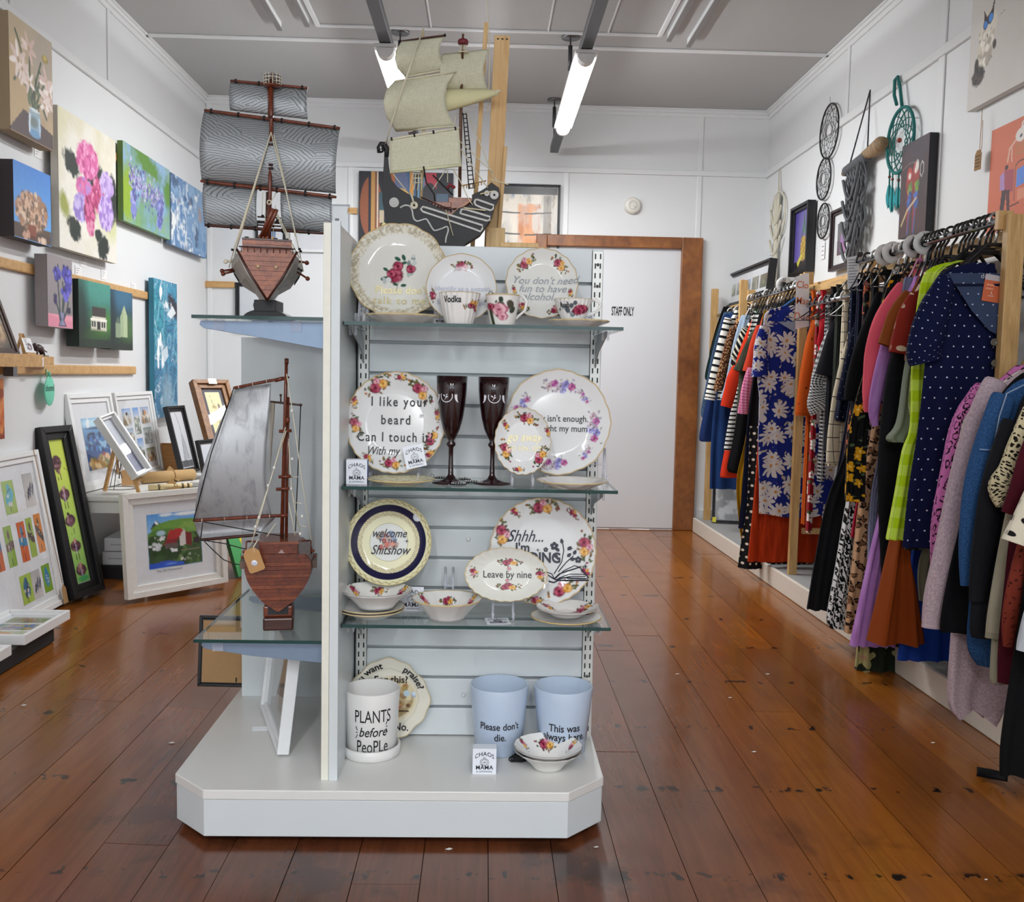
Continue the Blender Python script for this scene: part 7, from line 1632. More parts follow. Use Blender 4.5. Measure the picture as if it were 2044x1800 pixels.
def sleeve(par, y, P, mat, dy=-.02, name='sleeve', flat=.55, cuff=None, n=22):
    """sleeve hanging along a line of (px, py, half width in px)"""
    (xa, ya, ra), (xb, yb, rb) = P[0], P[1]; k = math.hypot(xb - xa, yb - ya) + 1e-6
    P = [(xa - (xb - xa) / k * ra * .55, ya - (yb - ya) / k * ra * .55, ra * .45)] + list(P)
    Q = [(pt(a, b, Y=y + dy), r * (y / F)) for a, b, r in P]
    L = [(p[0], p[2], r) for p, r in Q]
    def f(u, v, pat=False):
        a = cat_(L, v); b = cat_(L, min(1, v + .02)); c_ = cat_(L, max(0, v - .02)); dx, dz = b[0] - c_[0], b[1] - c_[1]; k = math.hypot(dx, dz) + 1e-9
        nx, nz = dz / k, -dx / k; t = 2 * math.pi * u; r = max(a[2], .004)
        q = r * math.cos(t) * (1 + .05 * math.sin(14 * v + 3 * t))
        if pat: return (t * r, v * .6, 0)
        return (a[0] + nx * q, y + dy + r * flat * math.sin(t), a[1] + nz * q)
    o = MB().surf(f, 18, n, True, pat=lambda u, v: f(u, v, True)).build(name, mat, par, smooth=True)
    if cuff:
        a, b = L[-1], L[-2]; d = V(a[0] - b[0], 0, a[1] - b[1]).normalized(); p = V(a[0], y + dy, a[1])
        MB(Matrix.Translation(p) @ Matrix.Diagonal((1, flat * 1.05, 1, 1))).tube([-d * .012, d * .004], a[2] * 1.06, 18, cap=False).build('cuff', cuff, o)
    return o
hook_m = plain('b4b6b8', .25, .9); blackp = plain('131316', .3); whitep = plain('d8d8d6', .4); woodp = wood('8f6a3c', 'b88f58', .4)
hang_proto = {}
def hanger(lab, y, xc, zr, m, hw=.2, hookm=None, tilt=0, drop=.165):
    key = (m.name, hookm.name if hookm else '')
    th = thing('clothes_hanger', lab, 'hanger', (xc, y, zr), 'hangers on the clothes rails')
    th.rotation_euler = (0, 0, tilt)
    if key not in hang_proto:
        T = Matrix.Translation(th.location); R0 = .027; h_ = .16
        a = MB(T).tube([(R0 * math.cos(t) * .85, 0, .004 + R0 * math.sin(t)) for t in np.linspace(-.7, 3.5, 14)][::-1], .0045, 6).tube([(.85 * R0 * math.cos(-.7), 0, .004 + R0 * math.sin(-.7)), (.004, 0, -.034), (0, 0, -.07)], .0045, 6).build('hook', hookm or m, th)
        b = MB(T).tube([(-h_, 0, -.165), (-h_ * .6, 0, -.125), (-.03, 0, -.066), (.03, 0, -.066), (h_ * .6, 0, -.125), (h_, 0, -.165)], [.005, .006, .0065, .0065, .006, .005], 6).tube([(-h_ * .95, 0, -.167), (h_ * .95, 0, -.167)], .0035, 6).build('shoulder_bar', m, th)
        hang_proto[key] = (a, b)
    else:
        P_ = []
        for o in hang_proto[key]:
            c = o.copy(); COL.objects.link(c); c.parent = th; P_.append(c)
        b = P_[1]
    b.scale = (hw / .16, 1, drop / .165)
XC = 1.63; ZR = 1.615
rackm = wood('b08a52', 'd2ac74', .5, (30, 30, 3)); rackh = wood('b08a52', 'd2ac74', .5, (30, 3, 30)); chrome = plain('b9bcbf', .2, .9)
# ---- the wooden rack frame
rk = thing('clothes_rack', 'long pine clothes rack with slatted top standing on the low platform', 'clothes rack', (1.66, 5.0, .09))
def post(px, py, Y, w=.046, z0=.09):
    q = pt(px, py, Y=Y); MB().box(q[0], q[0] + w, Y, Y + .032, z0, q[2]).build('post', rackm, rk, bev=.002); return q[0]
post(1422, 576, 6.85); post(1479, 558, 6.05, z0=1.45); post(1600, 546, 4.96, .042); post(2014, 426, 3.06, .056)
MB().box(1.69, 1.73, 4.30, 4.335, .09, 1.64).build('post', rackm, rk, bev=.002)
for y0_, y1_, z in ((4.35, 4.98, 1.598), (4.99, 6.88, 1.60), (3.08, 4.30, 1.60)):
    MB().box(1.665, 1.70, y0_, y1_, z - .055, z - .02).build('front_rail', rackh, rk, bev=.002)
    for k in range(3): MB().box(1.69 + .085 * k, 1.755 + .085 * k, y0_, y1_, z - .02, z).build('shelf_slat', rackh, rk, bev=.002)
for Y in (6.05, 4.98, 4.36, 3.10):
    x = 1.64
    MB().box(1.612, 1.66, Y - .012, Y + .012, ZR - .03, ZR + .03).build('rail_block', rackm, rk, bev=.002)
MB().box(1.665, 1.93, 4.985, 5.01, .30, .33).build('cross_bar', rackm, rk, bev=.002)
MB().tube([(XC - .005, 5.0, ZR - .03), (XC - .005, 6.06, ZR - .03)], .0125, 12).build('hanging_tube', chrome, rk); MB().tube([(XC - .005, 3.10, ZR), (XC - .005, 4.36, ZR)], .0125, 12).build('hanging_tube', chrome, rk); MB().tube([(XC - .005, 4.36, ZR - .14), (XC - .005, 4.98, ZR - .14)], .0125, 12).build('hanging_tube', chrome, rk)
MB().tube([(XC - .005, 6.06, ZR - .08), (XC - .005, 6.9, ZR - .08)], .0125, 12).build('hanging_tube', chrome, rk)
HM = {'k': blackp, 'w': whitep, 'o': woodp, 'b': plain('2f5f9c', .4), 'p': plain('b06a8c', .4)}
def G(name, lab, cat, y, L, mat, hm='k', th=.03, folds=5, amp=.012, sl=(), xc=None, xr=1.93, hem=.0, right=None, zt=None, low=False, cuff=None, zr=None):
    t_ = thing(name, lab, cat, (xc or XC, y, pt(*L[-1], Y=y)[2]))
    body(t_, y, L, mat, xc or XC, xr, th, folds, amp, hem=hem, right=right, zt=zt)
    for s in sl: sleeve(t_, y, s[0] if isinstance(s[0], list) else s, s[1] if isinstance(s[0], list) and len(s) > 1 and s[1] else mat, cuff=cuff)
    zh = zr or (ZR - (.08 if y > 6.06 else .14 if 4.36 < y < 4.98 else .03 if y > 5 else 0)); e0 = pt(*L[0], Y=y)
    hanger('%s hanger holding the %s' % ({'k': 'black', 'w': 'white', 'o': 'wooden', 'b': 'blue', 'p': 'pink'}[hm], ' '.join(lab.split(',')[0].split()[:11])), y, (xc or XC), zh, HM[hm], min(.2, max(.05, abs((xc or XC) - e0[0]) - .012)), (None, hook_m, None, None, HM['w'], None)[int(y * 100) % 6] if hm == 'k' else None, gr_.uniform(-.06, .06), min(.32, max(.08, zh - e0[2] + .012)))
    return t_
bk = fab('plain', '0f0f12'); dk = fab('plain', '1b1b20'); nv_ = fab('plain', '161c33')
# ---- far bay, from the far end
G('black_tee', 'black short sleeved top, farthest on the rack', 'top', 6.62, [(1440, 622), (1427, 660), (1415, 708), (1421, 728), (1420, 880)], bk, th=.03)
G('dark_tee', 'dark green top second from the far end', 'top', 6.52, [(1441, 632), (1424, 680), (1407, 750), (1418, 760)], fab('plain', '1c2f2e'))
G('denim_dress', 'washed denim dress near the far end of the rack', 'dress', 6.42, [(1441, 634), (1422, 700), (1408, 770), (1398, 826), (1412, 838)], fab('melange', '3a4f6c', '5a7390', 120))
G('navy_skirt', 'royal navy flared skirt near the far end of the rack', 'skirt', 6.34, [(1441, 640), (1424, 740), (1410, 800), (1396, 873), (1406, 880)], fab('plain', '1c2f5c'), amp=.02)
G('long_dress', 'long mid blue dress below the striped cardigan', 'dress', 6.27, [(1445, 640), (1428, 780), (1419, 880), (1416, 975)], fab('plain', '1f3a6b'), amp=.02)
G('striped_cardigan', 'white cardigan with black hoops in the far bay', 'cardigan', 6.19, [(1462, 630), (1447, 660), (1440, 730), (1432, 798)], fab('hstripe', 'e6e4dc', '1a1a1c', 30, r=.35), sl=([(1452, 640, 8), (1438, 700, 9), (1424, 760, 10), (1417, 798, 11)],))
G('spotted_blouse', 'brown blouse with tan flecks beside the striped cardigan', 'blouse', 6.11, [(1468, 640), (1453, 690), (1440, 740), (1427, 780)], fab('spots', '4a2a1c', 'c09468', 70, r=.1), sl=([(1462, 660, 7), (1446, 720, 8), (1433, 778, 9)],))
G('pale_shirt', 'pale blue shirt showing behind the orange dress', 'shirt', 6.03, [(1476, 640), (1462, 690), (1448, 760), (1437, 795)], fab('plain', 'a8bccf'), 'w')
G('diagonal_tee', 'black top with cream diagonal stripes in the far bay', 'top', 5.95, [(1499, 632), (1478, 675), (1459, 722), (1466, 742)], fab('diag', '1a1a1c', 'd9d6c4', 20, r=.42), sl=([(1488, 660, 9), (1468, 715, 11)],))
G('green_tee', 'emerald green patterned top in the far bay', 'top', 5.88, [(1504, 630), (1486, 680), (1474, 720), (1478, 760)], fab('spots', '0f4a32', 'd8d8c8', 40, r=.07))
G('orange_dress', 'orange red dress with fluttering sleeve in the far bay', 'dress', 5.81, [(1500, 640), (1470, 720), (1462, 800), (1450, 880), (1438, 946), (1442, 952)], fab('plain', 'c8361c'), sl=([(1470, 735, 10), (1462, 765, 14), (1449, 812, 11)],))
G('striped_skirt', 'narrow black and white hooped skirt in the far bay', 'skirt', 5.75, [(1500, 640), (1470, 780), (1456, 830), (1444, 898)], fab('hstripe', 'e0e0dc', '161618', 40, r=.4))
G('olive_shirt', 'dark khaki shirt in the far bay', 'shirt', 5.68, [(1516, 640), (1498, 670), (1478, 730), (1472, 800), (1462, 930)], fab('crinkle', '33352a', '4a4c3e', 60), sl=([(1508, 665, 9), (1490, 710, 12), (1476, 742, 13)],))
G('black_tunic', 'black tunic with white hem strip in the far bay', 'tunic', 5.61, [(1512, 640), (1480, 780), (1463, 880), (1452, 935), (1466, 945)], bk)
G('red_jacket', 'orange red jacket sleeve hanging beside the daisy dress', 'jacket', 5.54, [(1520, 635), (1506, 680), (1496, 730), (1494, 780)], fab('plain', 'c2402a'), sl=([(1516, 655, 8), (1504, 700, 11), (1494, 742, 12)],))
G('gingham_shirt', 'pink gingham shirt in the far bay', 'shirt', 5.47, [(1520, 640), (1500, 740), (1487, 780), (1477, 826)], fab('gingham', 'd894ae', 'b04a78', 40), sl=([(1500, 740, 10), (1490, 785, 12), (1485, 826, 13)],))
G('mustard_trousers', 'mustard yellow trousers reaching the platform in the far bay', 'trousers', 5.41, [(1520, 640), (1490, 860), (1470, 955), (1474, 1040), (1481, 1088)], fab('plain', 'a8790f'), th=.02, right=[1560, 1540, 1510, 1500, 1496])
G('navy_trousers', 'long navy trousers left of the daisy dress', 'trousers', 5.34, [(1522, 640), (1498, 780), (1490, 850), (1480, 980), (1473, 1054)], nv_, th=.02)
G('dotted_dress', 'long black dress with cream dots at its hem', 'dress', 5.27, [(1524, 640), (1500, 800), (1492, 1000), (1482, 1070), (1474, 1134)], fab('dots', '17171a', 'd8cfc0', 28, r=.2), amp=.02)
G('black_blouse', 'plain black blouse tucked right behind the daisy dress', 'blouse', 5.21, [(1526, 630), (1512, 700), (1500, 780), (1492, 850)], bk)
G('orange_skirt', 'long tiered burnt orange skirt under the daisy dress', 'skirt', 5.14, [(1530, 640), (1520, 760), (1511, 900), (1503, 1000), (1491, 1120)], fab('crinkle', '9a2c0c', 'b83c14', 50), amp=.022, folds=8)
G('sheer_skirt', 'sheer grey pleated skirt between daisy dress and orange skirt', 'skirt', 5.08, [(1535, 640), (1540, 800), (1548, 900), (1556, 1012)], fab('vstripe', 'b0aeb2', '8c8a90', 60, r=.3), amp=.01, folds=9, th=.025)
o = G('daisy_dress', 'blue maxi dress covered in large white daisies behind the middle post', 'dress', 5.025, [(1530, 622), (1522, 655), (1511, 745), (1514, 795), (1512, 880), (1514, 960), (1514, 1028)], fab('daisy', '1c2a7c', 'd0ccca', 11.5, 'c08a4a'), 'b', th=.022, amp=.012, folds=6, hem=.01, sl=([(1524, 655, 9), (1518, 700, 14), (1517, 752, 17)],))
MB().prism([pt(x, y, Y=4.998) for x, y in ((1552, 642), (1640, 642), (1640, 640), (1595, 668))], (0, .004, 0)).build('neck_facing', fab('plain', '8c95ac'), o)
q = pt(1596, 668, Y=4.99); tg = MB().box(q[0] - .013, q[0] + .018, 4.994, 4.996, q[2] - .05, q[2]).build('swing_tag', plain('c86a48', .6), o)
# ---- near bay
flo = fab('floral', '8c1c24', 'd9d4cc', 16, 'b8434a')
G('orange_shirt', 'orange long sleeved shirt with button cuffs, first after the middle post', 'shirt', 4.86, [(1668, 594), (1640, 640), (1626, 730), (1618, 850), (1614, 960), (1616, 1046)], fab('dots', 'c0541a', '6a2a10', 13, r=.07), sl=([(1655, 605, 14), (1632, 660, 17), (1616, 740, 18), (1608, 800, 19), (1606, 828, 18)],), cuff=fab('plain', 'b04a16'))
G('floral_dress', 'red dress with white and green floral hem right of the middle post', 'dress', 4.79, [(1672, 596), (1650, 700), (1632, 900), (1624, 980), (1616, 1062)], flo)
G('red_tee', 'bright red top between orange shirt and gingham blouse', 'top', 4.72, [(1674, 594), (1650, 630), (1640, 690), (1640, 760)], fab('plain', 'b0202a'), sl=([(1662, 615, 10), (1646, 660, 11), (1640, 690, 10)],))
G('gingham_blouse', 'black and white gingham blouse with ruffled cuff', 'blouse', 4.65, [(1690, 604), (1662, 650), (1648, 740), (1644, 820), (1642, 960)], fab('gingham', 'd8d8d8', '141416', 55), sl=([(1682, 625, 9), (1655, 680, 13), (1636, 740, 13), (1630, 770, 13), (1632, 800, 22), (1640, 818, 24)],))
G('kimono_tee', 'black wide sleeved top over the gingham blouse', 'top', 4.58, [(1700, 588), (1682, 640), (1660, 720), (1662, 800), (1655, 900)], dk, sl=([(1692, 610, 12), (1668, 680, 21), (1652, 750, 24)],))
G('olive_tee', 'charcoal green long sleeved top in the near bay', 'top', 4.51, [(1708, 584), (1694, 620), (1680, 720), (1668, 810)], fab('plain', '2e322c'), sl=([(1702, 605, 9), (1688, 680, 11), (1676, 760, 10)],))
G('grid_dress', 'cream dress with black window check in the near bay', 'dress', 4.43, [(1724, 580), (1704, 640), (1686, 720), (1668, 800), (1658, 870), (1653, 930)], fab('grid', 'd9cfb8', '2a2624', 22, r=.06), 'w', sl=([(1716, 610, 8), (1696, 690, 11), (1674, 790, 12), (1664, 860, 12), (1662, 925, 13)],))
G('navy_shirt', 'dark navy shirt with tiny white specks in the near bay', 'shirt', 4.34, [(1738, 574), (1716, 640), (1694, 720), (1668, 828), (1680, 840)], fab('dots', '141a30', 'c0c4d0', 40, r=.06), sl=([(1728, 605, 9), (1706, 690, 14), (1684, 800, 15)],))
G('navy_dress', 'plain midnight navy dress reaching below the grid dress', 'dress', 4.26, [(1742, 574), (1722, 660), (1700, 780), (1684, 880), (1662, 1002)], fab('plain', '12162a'), amp=.018)
G('palm_skirt', 'black skirt with orange and pink floral hem in the near bay', 'skirt', 4.19, [(1745, 574), (1700, 800), (1682, 930), (1652, 1012)], fab('floral', '1a161c', 'c06a4a', 24, 'b04a8c'))
G('black_shirt', 'black long sleeved shirt left of the coral blouse', 'shirt', 4.10, [(1766, 562), (1746, 620), (1722, 700), (1700, 790), (1702, 860)], fab('plain', '18181b'), sl=([(1756, 590, 10), (1734, 660, 16), (1710, 740, 18), (1698, 800, 14)],))
G('chiffon_trousers', 'long sheer black trousers hanging over the platform edge', 'trousers', 4.02, [(1766, 566), (1700, 860), (1650, 1000), (1626, 1120), (1611, 1216)], fab('plain', '17171a'), amp=.02, th=.035, right=[1800, 1760, 1720, 1700, 1690])
G('yellow_flower_dress', 'black dress with scattered yellow flowers in the near bay', 'dress', 3.71, [(1772, 566), (1730, 720), (1702, 820), (1690, 900), (1687, 1000)], fab('floral', '121214', 'd09a1c', 20, 'e0c060'), amp=.015, right=[1795, 1764, 1738, 1730, 1726])
G('zebra_trousers', 'black and white brushstroke trousers left of the leopard pair', 'trousers', 3.88, [(1776, 566), (1720, 860), (1690, 1000), (1668, 1130), (1650, 1240), (1672, 1252)], fab('zebra', '101012', 'd6d6d6', 34), amp=.02, right=[1800, 1770, 1730, 1722, 1706, 1700])
G('maroon_tee', 'dark maroon top peeking left of the coral blouse', 'top', 3.82, [(1780, 566), (1748, 680), (1718, 780), (1724, 800)], fab('plain', '4a1c20'))
G('leopard_trousers', 'tan leopard print trousers with dark rosettes', 'trousers', 3.76, [(1790, 570), (1740, 860), (1716, 1000), (1702, 1120), (1686, 1262)], fab('leopard', 'c49c78', '1c1412', 32, '7a5238'), amp=.012, right=[1830, 1800, 1780, 1750, 1740])
G('crimson_scarf', 'narrow crimson slip beside the leopard trousers', 'slip', 3.80, [(1790, 580), (1740, 860), (1712, 990), (1702, 1072)], fab('plain', '9c1830'), th=.012, right=[1800, 1760, 1724, 1706])
G('coral_blouse', 'coral pink long sleeved blouse in the near bay', 'blouse', 3.68, [(1822, 556), (1784, 580), (1762, 640), (1750, 740), (1752, 800)], fab('plain', 'e06070'), 'p', sl=([(1800, 575, 14), (1766, 630, 18), (1746, 700, 19), (1738, 770, 17), (1738, 822, 13)],))
G('grey_trousers', 'narrow grey blue trousers between leopard and lilac', 'trousers', 3.64, [(1800, 580), (1760, 860), (1738, 990), (1732, 1130)], fab('plain', '767a92'), th=.02, right=[1840, 1800, 1752, 1748])
G('lilac_blouse', 'lilac crinkled blouse sleeve right of the coral blouse', 'blouse', 3.60, [(1818, 570), (1786, 640), (1764, 720), (1746, 800)], fab('crinkle', 'a672b4', 'b888c6', 60), sl=([(1796, 610, 9), (1770, 690, 12), (1750, 780, 13), (1744, 822, 11), (1748, 850, 7)],))
G('lilac_skirt', 'long lilac crinkle cotton skirt flaring over the platform edge', 'skirt', 3.56, [(1820, 580), (1790, 860), (1762, 1000), (1736, 1110), (1712, 1220), (1697, 1288)], fab('crinkle', 'a872b8', 'bc8aca', 70), amp=.02, folds=7, right=[1860, 1850, 1800, 1795, 1790, 1788])
G('camel_tee', 'rust brown short sleeved top in the near bay', 'top', 3.53, [(1826, 570), (1804, 610), (1784, 670), (1790, 720)], fab('plain', '8a4a20'), sl=([(1812, 590, 14), (1788, 640, 21), (1768, 690, 16)],))
G('black_dress', 'long charcoal black dress below the rust tops', 'dress', 3.50, [(1830, 570), (1796, 660), (1772, 740), (1756, 860), (1752, 980), (1760, 1180)], fab('plain', '17181c'), amp=.015)
G('floral_trousers', 'black trousers with large cream and green blooms touching near the floor', 'trousers', 3.62, [(1830, 580), (1790, 900), (1740, 1120), (1716, 1250), (1706, 1350)], fab('floral', '23281e', 'a8a06c', 9, 'b08a6a'), amp=.02, th=.04, right=[1860, 1850, 1820, 1805, 1796], hem=.01)
G('red_spot_blouse', 'brick red blouse with cream spots', 'blouse', 3.44, [(1834, 566), (1818, 600), (1806, 660), (1804, 720)], fab('dots', '8c2a22', 'd8c4b0', 8, r=.16), sl=([(1826, 590, 12), (1808, 640, 20), (1796, 705, 22)],))
G('sage_dress', 'sage green dress with ruffled hem in the near bay', 'dress', 3.38, [(1846, 580), (1822, 660), (1806, 740), (1792, 840), (1772, 872), (1776, 882)], fab('plain', '7a8272'), amp=.015, right=[1880, 1860, 1850, 1845, 1842, 1840])
G('blue_trousers', 'cobalt blue trousers seen low behind the rust skirt', 'trousers', 3.35, [(1850, 580), (1830, 1000), (1800, 1240), (1790, 1316)], fab('plain', '183a8c'), right=[1900, 1890, 1900, 1900])
G('rust_skirt', 'wide rust orange skirt flaring below the lime dress', 'skirt', 3.32, [(1850, 580), (1830, 900), (1786, 1060), (1760, 1180), (1737, 1282)], fab('plain', '8c4014'), amp=.03, folds=3, th=.05, right=[1890, 1870, 1815, 1832, 1850])
G('olive_spot_blouse', 'olive blouse with pale spots over the lime dress', 'blouse', 3.29, [(1850, 570), (1836, 640), (1828, 740), (1830, 800)], fab('spots', '7a8a3a', 'b4bc84', 14, r=.09), sl=([(1850, 640, 10), (1840, 720, 17), (1830, 790, 17), (1830, 832, 13)],))
G('lime_dress', 'neon lime checked dress', 'dress', 3.24, [(1850, 540), (1832, 600), (1820, 720), (1816, 850), (1800, 900), (1784, 990), (1768, 1076)], fab('gingham', 'b8d41c', 'd4e86c', 14), amp=.012, th=.03, right=[1880, 1870, 1864, 1860, 1850, 1838, 1826])
G('rose_hem_dress', 'dark dress with floral ruffled hem under the navy dotted dress', 'dress', 3.20, [(1870, 560), (1850, 800), (1828, 960), (1806, 1096)], fab('floral', '26262a', 'b0a89c', 22, '8c6a5c'), right=[1990, 1990, 1960, 1910])
G('khaki_shorts', 'khaki trousers showing between the rust skirt and pink jacket', 'trousers', 3.17, [(1870, 580), (1858, 1000), (1835, 1130), (1838, 1200)], fab('plain', '5a5a4a'), right=[1980, 1950, 1900, 1890])
o = G('polka_dress', 'navy v-neck dress with small white dots and tortoise buttons, nearest on the tall rack', 'dress', 3.135, [(1882, 545), (1862, 600), (1846, 720), (1838, 800), (1828, 880), (1812, 980), (1800, 1092)], fab('dots', '10173a', 'cfd4e0', 30, r=.08), th=.022, amp=.01, folds=4, sl=([(1888, 560, 20), (1866, 620, 32), (1845, 690, 36), (1850, 722, 34)],), right=[1990, 2008, 2010, 2010, 2006, 1990, 1975])
YV = 3.100
MB().prism([pt(x, y, Y=YV) for x, y in ((1892, 545), (2012, 545), (2016, 640), (1992, 668), (1975, 660), (1940, 620))], (0, .003, 0)).build('neck_inside', fab('dots', '3c4864', 'b8c0d0', 30, r=.08), o)
MB().prism([pt(x, y, Y=YV - .004) for x, y in ((1905, 566), (2010, 566), (2010, 571), (1905, 571))], (0, .003, 0)).build('neck_band', fab('plain', '141a30'), o)
for x, y in ((1984, 683), (1985, 725)):
    q = pt(x, y, Y=YV - .014); MB(frame_at(q, (1, 0, 0), (0, 0, 1))).lathe([(.0115, 0), (.012, .003), (.009, .0045), (.007, .003), (0, .003)], n=20).build('button', plain('5c574c', .3), o)
q = pt(1979, 546, Y=YV - .006); M = frame_at(q + V(-.028, 0, -.085), (1, .1, -.12), (.12, 0, 1))
sg = MB(M).prism([(0, 0, 0), (.058, 0, 0), (.058, .085, 0), (0, .085, 0)], (0, 0, .001)).build('swing_tag', plain('c9653f', .6), o)
MB(M).box(0, .058, .067, .085, .001, .0016).build('tag_header', plain('b8b4b8', .5), sg); text('do', .022, plain('c8c8d0', .5), o, frame_at(pt(1965, 551, Y=YV - .003), (1, 0, 0), (0, 0, 1)))
for k in range(2): MB(M).box(.008, .045 - .012 * k, .05 - .012 * k, .055 - .012 * k, .001, .0015).build('print_line', plain('e09a7c', .6), sg)
MB(shifted(M, .029, .022, .001)).tube([(-.009, -.004, 0), (.009, -.004, 0), (0, .004, 0), (0, .010, 0)], .0012, 5).build('hanger_emblem', plain('e8e0d8', .5), sg)
for k, (px, py) in enumerate(((1768, 525), (1784, 520), (1826, 511), (1848, 503), (1566, 578))):
    q = pt(px, py, X=XC); o = thing('size_divider', 'white round size divider on the rail, %s' % ('', 'second in the near bay', 'third in the near bay', 'fourth in the near bay, nearest the viewer', 'the only one in the far bay')[k] if k else 'white round size divider on the rail, first beside the printed notice', 'size divider', (XC - .005, q[1], ZR), 'rail size dividers')
    Mx = Matrix.Translation((XC - .005, q[1], ZR)) @ Matrix.Rotation(math.pi / 2, 4, 'X'); r = .044
    MB(Mx).lathe([(.016, -.0012), (r, -.0012), (r, .0012), (.016, .0012), (.016, -.0012)], n=32).build('disc', whitep, o)
    text(('12', '14', '16', '18', '10')[k], .022, INK, o, Mx @ Matrix.Translation((0, .029, .0016)) , off=.01)
# ---- signs on the rack
def sheet(name, lab, P, Y, t=.0012, cat='sign', m=None):
    A_ = [pt(x, y, Y=Y) for x, y in P]; th = thing(name, lab, cat, A_[-1]); MB().prism(A_, (0, t, 0)).build('paper', m or plain('e6e6e8', .7, var=.01), th); return th
a_, b_ = pt(1409, 1040, Z=.093), pt(1446, 1052, Z=.093)
M = frame_at(V(1.60, 6.72, .0935), (.97, -.22, 0), (0.02, .10, 1))
framed('grey_print', 'black framed grey print leaning on the platform below the far clothes', M, .22, .56, .02, .02, blackf, lambda a: a.gv('a8aaac', '8e9092').e(.5, .6, .3, .3, '7c7e80', 0, .8).cl('b8babc', 4, .55, .2, 3), 0, 41, glass=False)
MB(M).box(.004, .03, .005, .04, .02, .0212).build('yellow_sticker', plain('d4c83a', .6), bpy.data.objects['grey_print'])
th = sheet('clearance_sign', 'white paper sign with orange wording taped to the middle post', [(1589, 552), (1608, 545), (1615, 545), (1615, 651), (1588, 657)], 4.93)
org_ = plain('d4713c', .6)
for s, px, py in (('Clothing', 1593, 569), ('Marked', 1593, 601), ('Down', 1596, 632)):
    text(s[:3] if s != 'Marked' else 'Mar', .05, org_, th, frame_at(pt(1602, py, Y=4.928), (1, 0, -.06), (0, 0, 1)), sx=.85, off=.006)
th = sheet('clearance_sign', 'second white clearance sign seen behind the middle post', [(1618, 578), (1643, 574), (1643, 615), (1618, 620)], 5.6, cat='sign'); text('Marked', .055, org_, th, frame_at(pt(1632, 585, Y=5.598), (1, 0, -.06), (0, 0, 1)), off=.006, sx=.7); text('Down', .055, org_, th, frame_at(pt(1632, 602, Y=5.598), (1, 0, -.06), (0, 0, 1)), off=.006, sx=.7)
th = sheet('notice', 'white printed notice clipped to the rack beside the first size dividers', [(1691, 514), (1715, 509), (1717, 568), (1692, 577)], 4.26, cat='notice')
for k in range(9): MB().bar(pt(1694, 519 + 5.6 * k, Y=4.258), pt((1712, 1708, 1711, 1706)[k % 4], 518 + 5.6 * k, Y=4.258), .0005, .004).build('print_line', plain('9a9aa2', .6), th)
q = pt(1716, 509, Y=4.256); MB().box(q[0] - .012, q[0] + .012, 4.25, 4.258, q[2] - .008, q[2] + .012).tube([q + V(-.006, -.002, .012), q + V(-.008, -.002, .034), q + V(-.002, -.002, .036)], .0014, 5).tube([q + V(.006, -.002, .012), q + V(.008, -.002, .034), q + V(.014, -.002, .036)], .0014, 5).build('bulldog_clip', plain('3a3a3c', .3, .8), th)
# ---- low front rack
XL, ZL = 1.66, 1.25
r3 = thing('low_rack', 'low pine clothes rail with short jackets at the right edge', 'clothes rack', (XL, 2.5, 0))
MB().tube([(XL, 1.7, ZL), (XL, 2.955, ZL)], .0125, 12).build('hanging_tube', chrome, r3)
for y in (1.7, 2.60): MB().box(XL + .02, XL + .06, y - .016, y + .016, .10, ZL + .02).box(XL - .02, XL + .02, y - .016, y + .016, ZL - .02, ZL + .02).build('post', rackm, r3, bev=.002)
def T(name, lab, cat, y, L, mat, hm='k', sl=(), right=None, **k):
    return G(name, lab, cat, y, L, mat, hm, sl=sl, xc=XL, xr=1.93, right=right, zt=pt(*L[0], Y=y)[2] + .01, zr=ZL, **k)
T('leopard_shirt', 'pink shirt with black leopard spots on the low rail', 'shirt', 2.93, [(2020, 735), (1985, 765), (1940, 790), (1905, 900), (1885, 1020), (1876, 1130)], fab('leopard', 'd07ab8', '1c1418', 40), 'o', sl=([(1962, 782, 24), (1925, 840, 24), (1900, 940, 23), (1880, 1040, 22), (1876, 1140, 18)],))
T('animal_tee', 'white top with black flecks between pink leopard shirt and fleece jacket', 'top', 2.86, [(2025, 745), (1985, 775), (1945, 810), (1918, 860), (1905, 1000)], fab('spots', 'dcd8cc', '1a1a1a', 50, r=.1))
T('dark_coat', 'long black coat between the fleece jacket and denim jacket', 'coat', 2.72, [(2040, 745), (1990, 800), (1950, 900), (1915, 1050), (1890, 1160), (1876, 1252), (1890, 1262)], bk)
T('fleece_jacket', 'long dusty pink fleece jacket with buttoned cuff on the low rail', 'jacket', 2.79, [(2040, 738), (1990, 775), (1955, 830), (1930, 980), (1900, 1180), (1888, 1320), (1887, 1395), (1905, 1425)], fab('melange', 'a8949c', 'c4b0b6', 160), 'o', amp=.03, folds=2, th=.06, hem=.02, right=[2100, 2100, 2090, 2080, 2060, 2040, 2010, 1985], sl=([(1985, 770, 26), (1948, 850, 25), (1920, 960, 26), (1892, 1080, 25), (1868, 1180, 23), (1860, 1250, 20)],), cuff=fab('melange', 'a8949c', 'c4b0b6', 161))
T('denim_jacket', 'blue denim jacket with piped shoulder seam on the low rail', 'jacket', 2.64, [(2060, 750), (2010, 778), (1975, 850), (1955, 960), (1945, 1080), (1938, 1200), (1934, 1290), (1955, 1330)], fab('melange', '22426c', '345a88', 180), sl=([(2000, 800, 26), (1968, 890, 25), (1944, 990, 24), (1932, 1080, 19), (1930, 1168, 13)],))
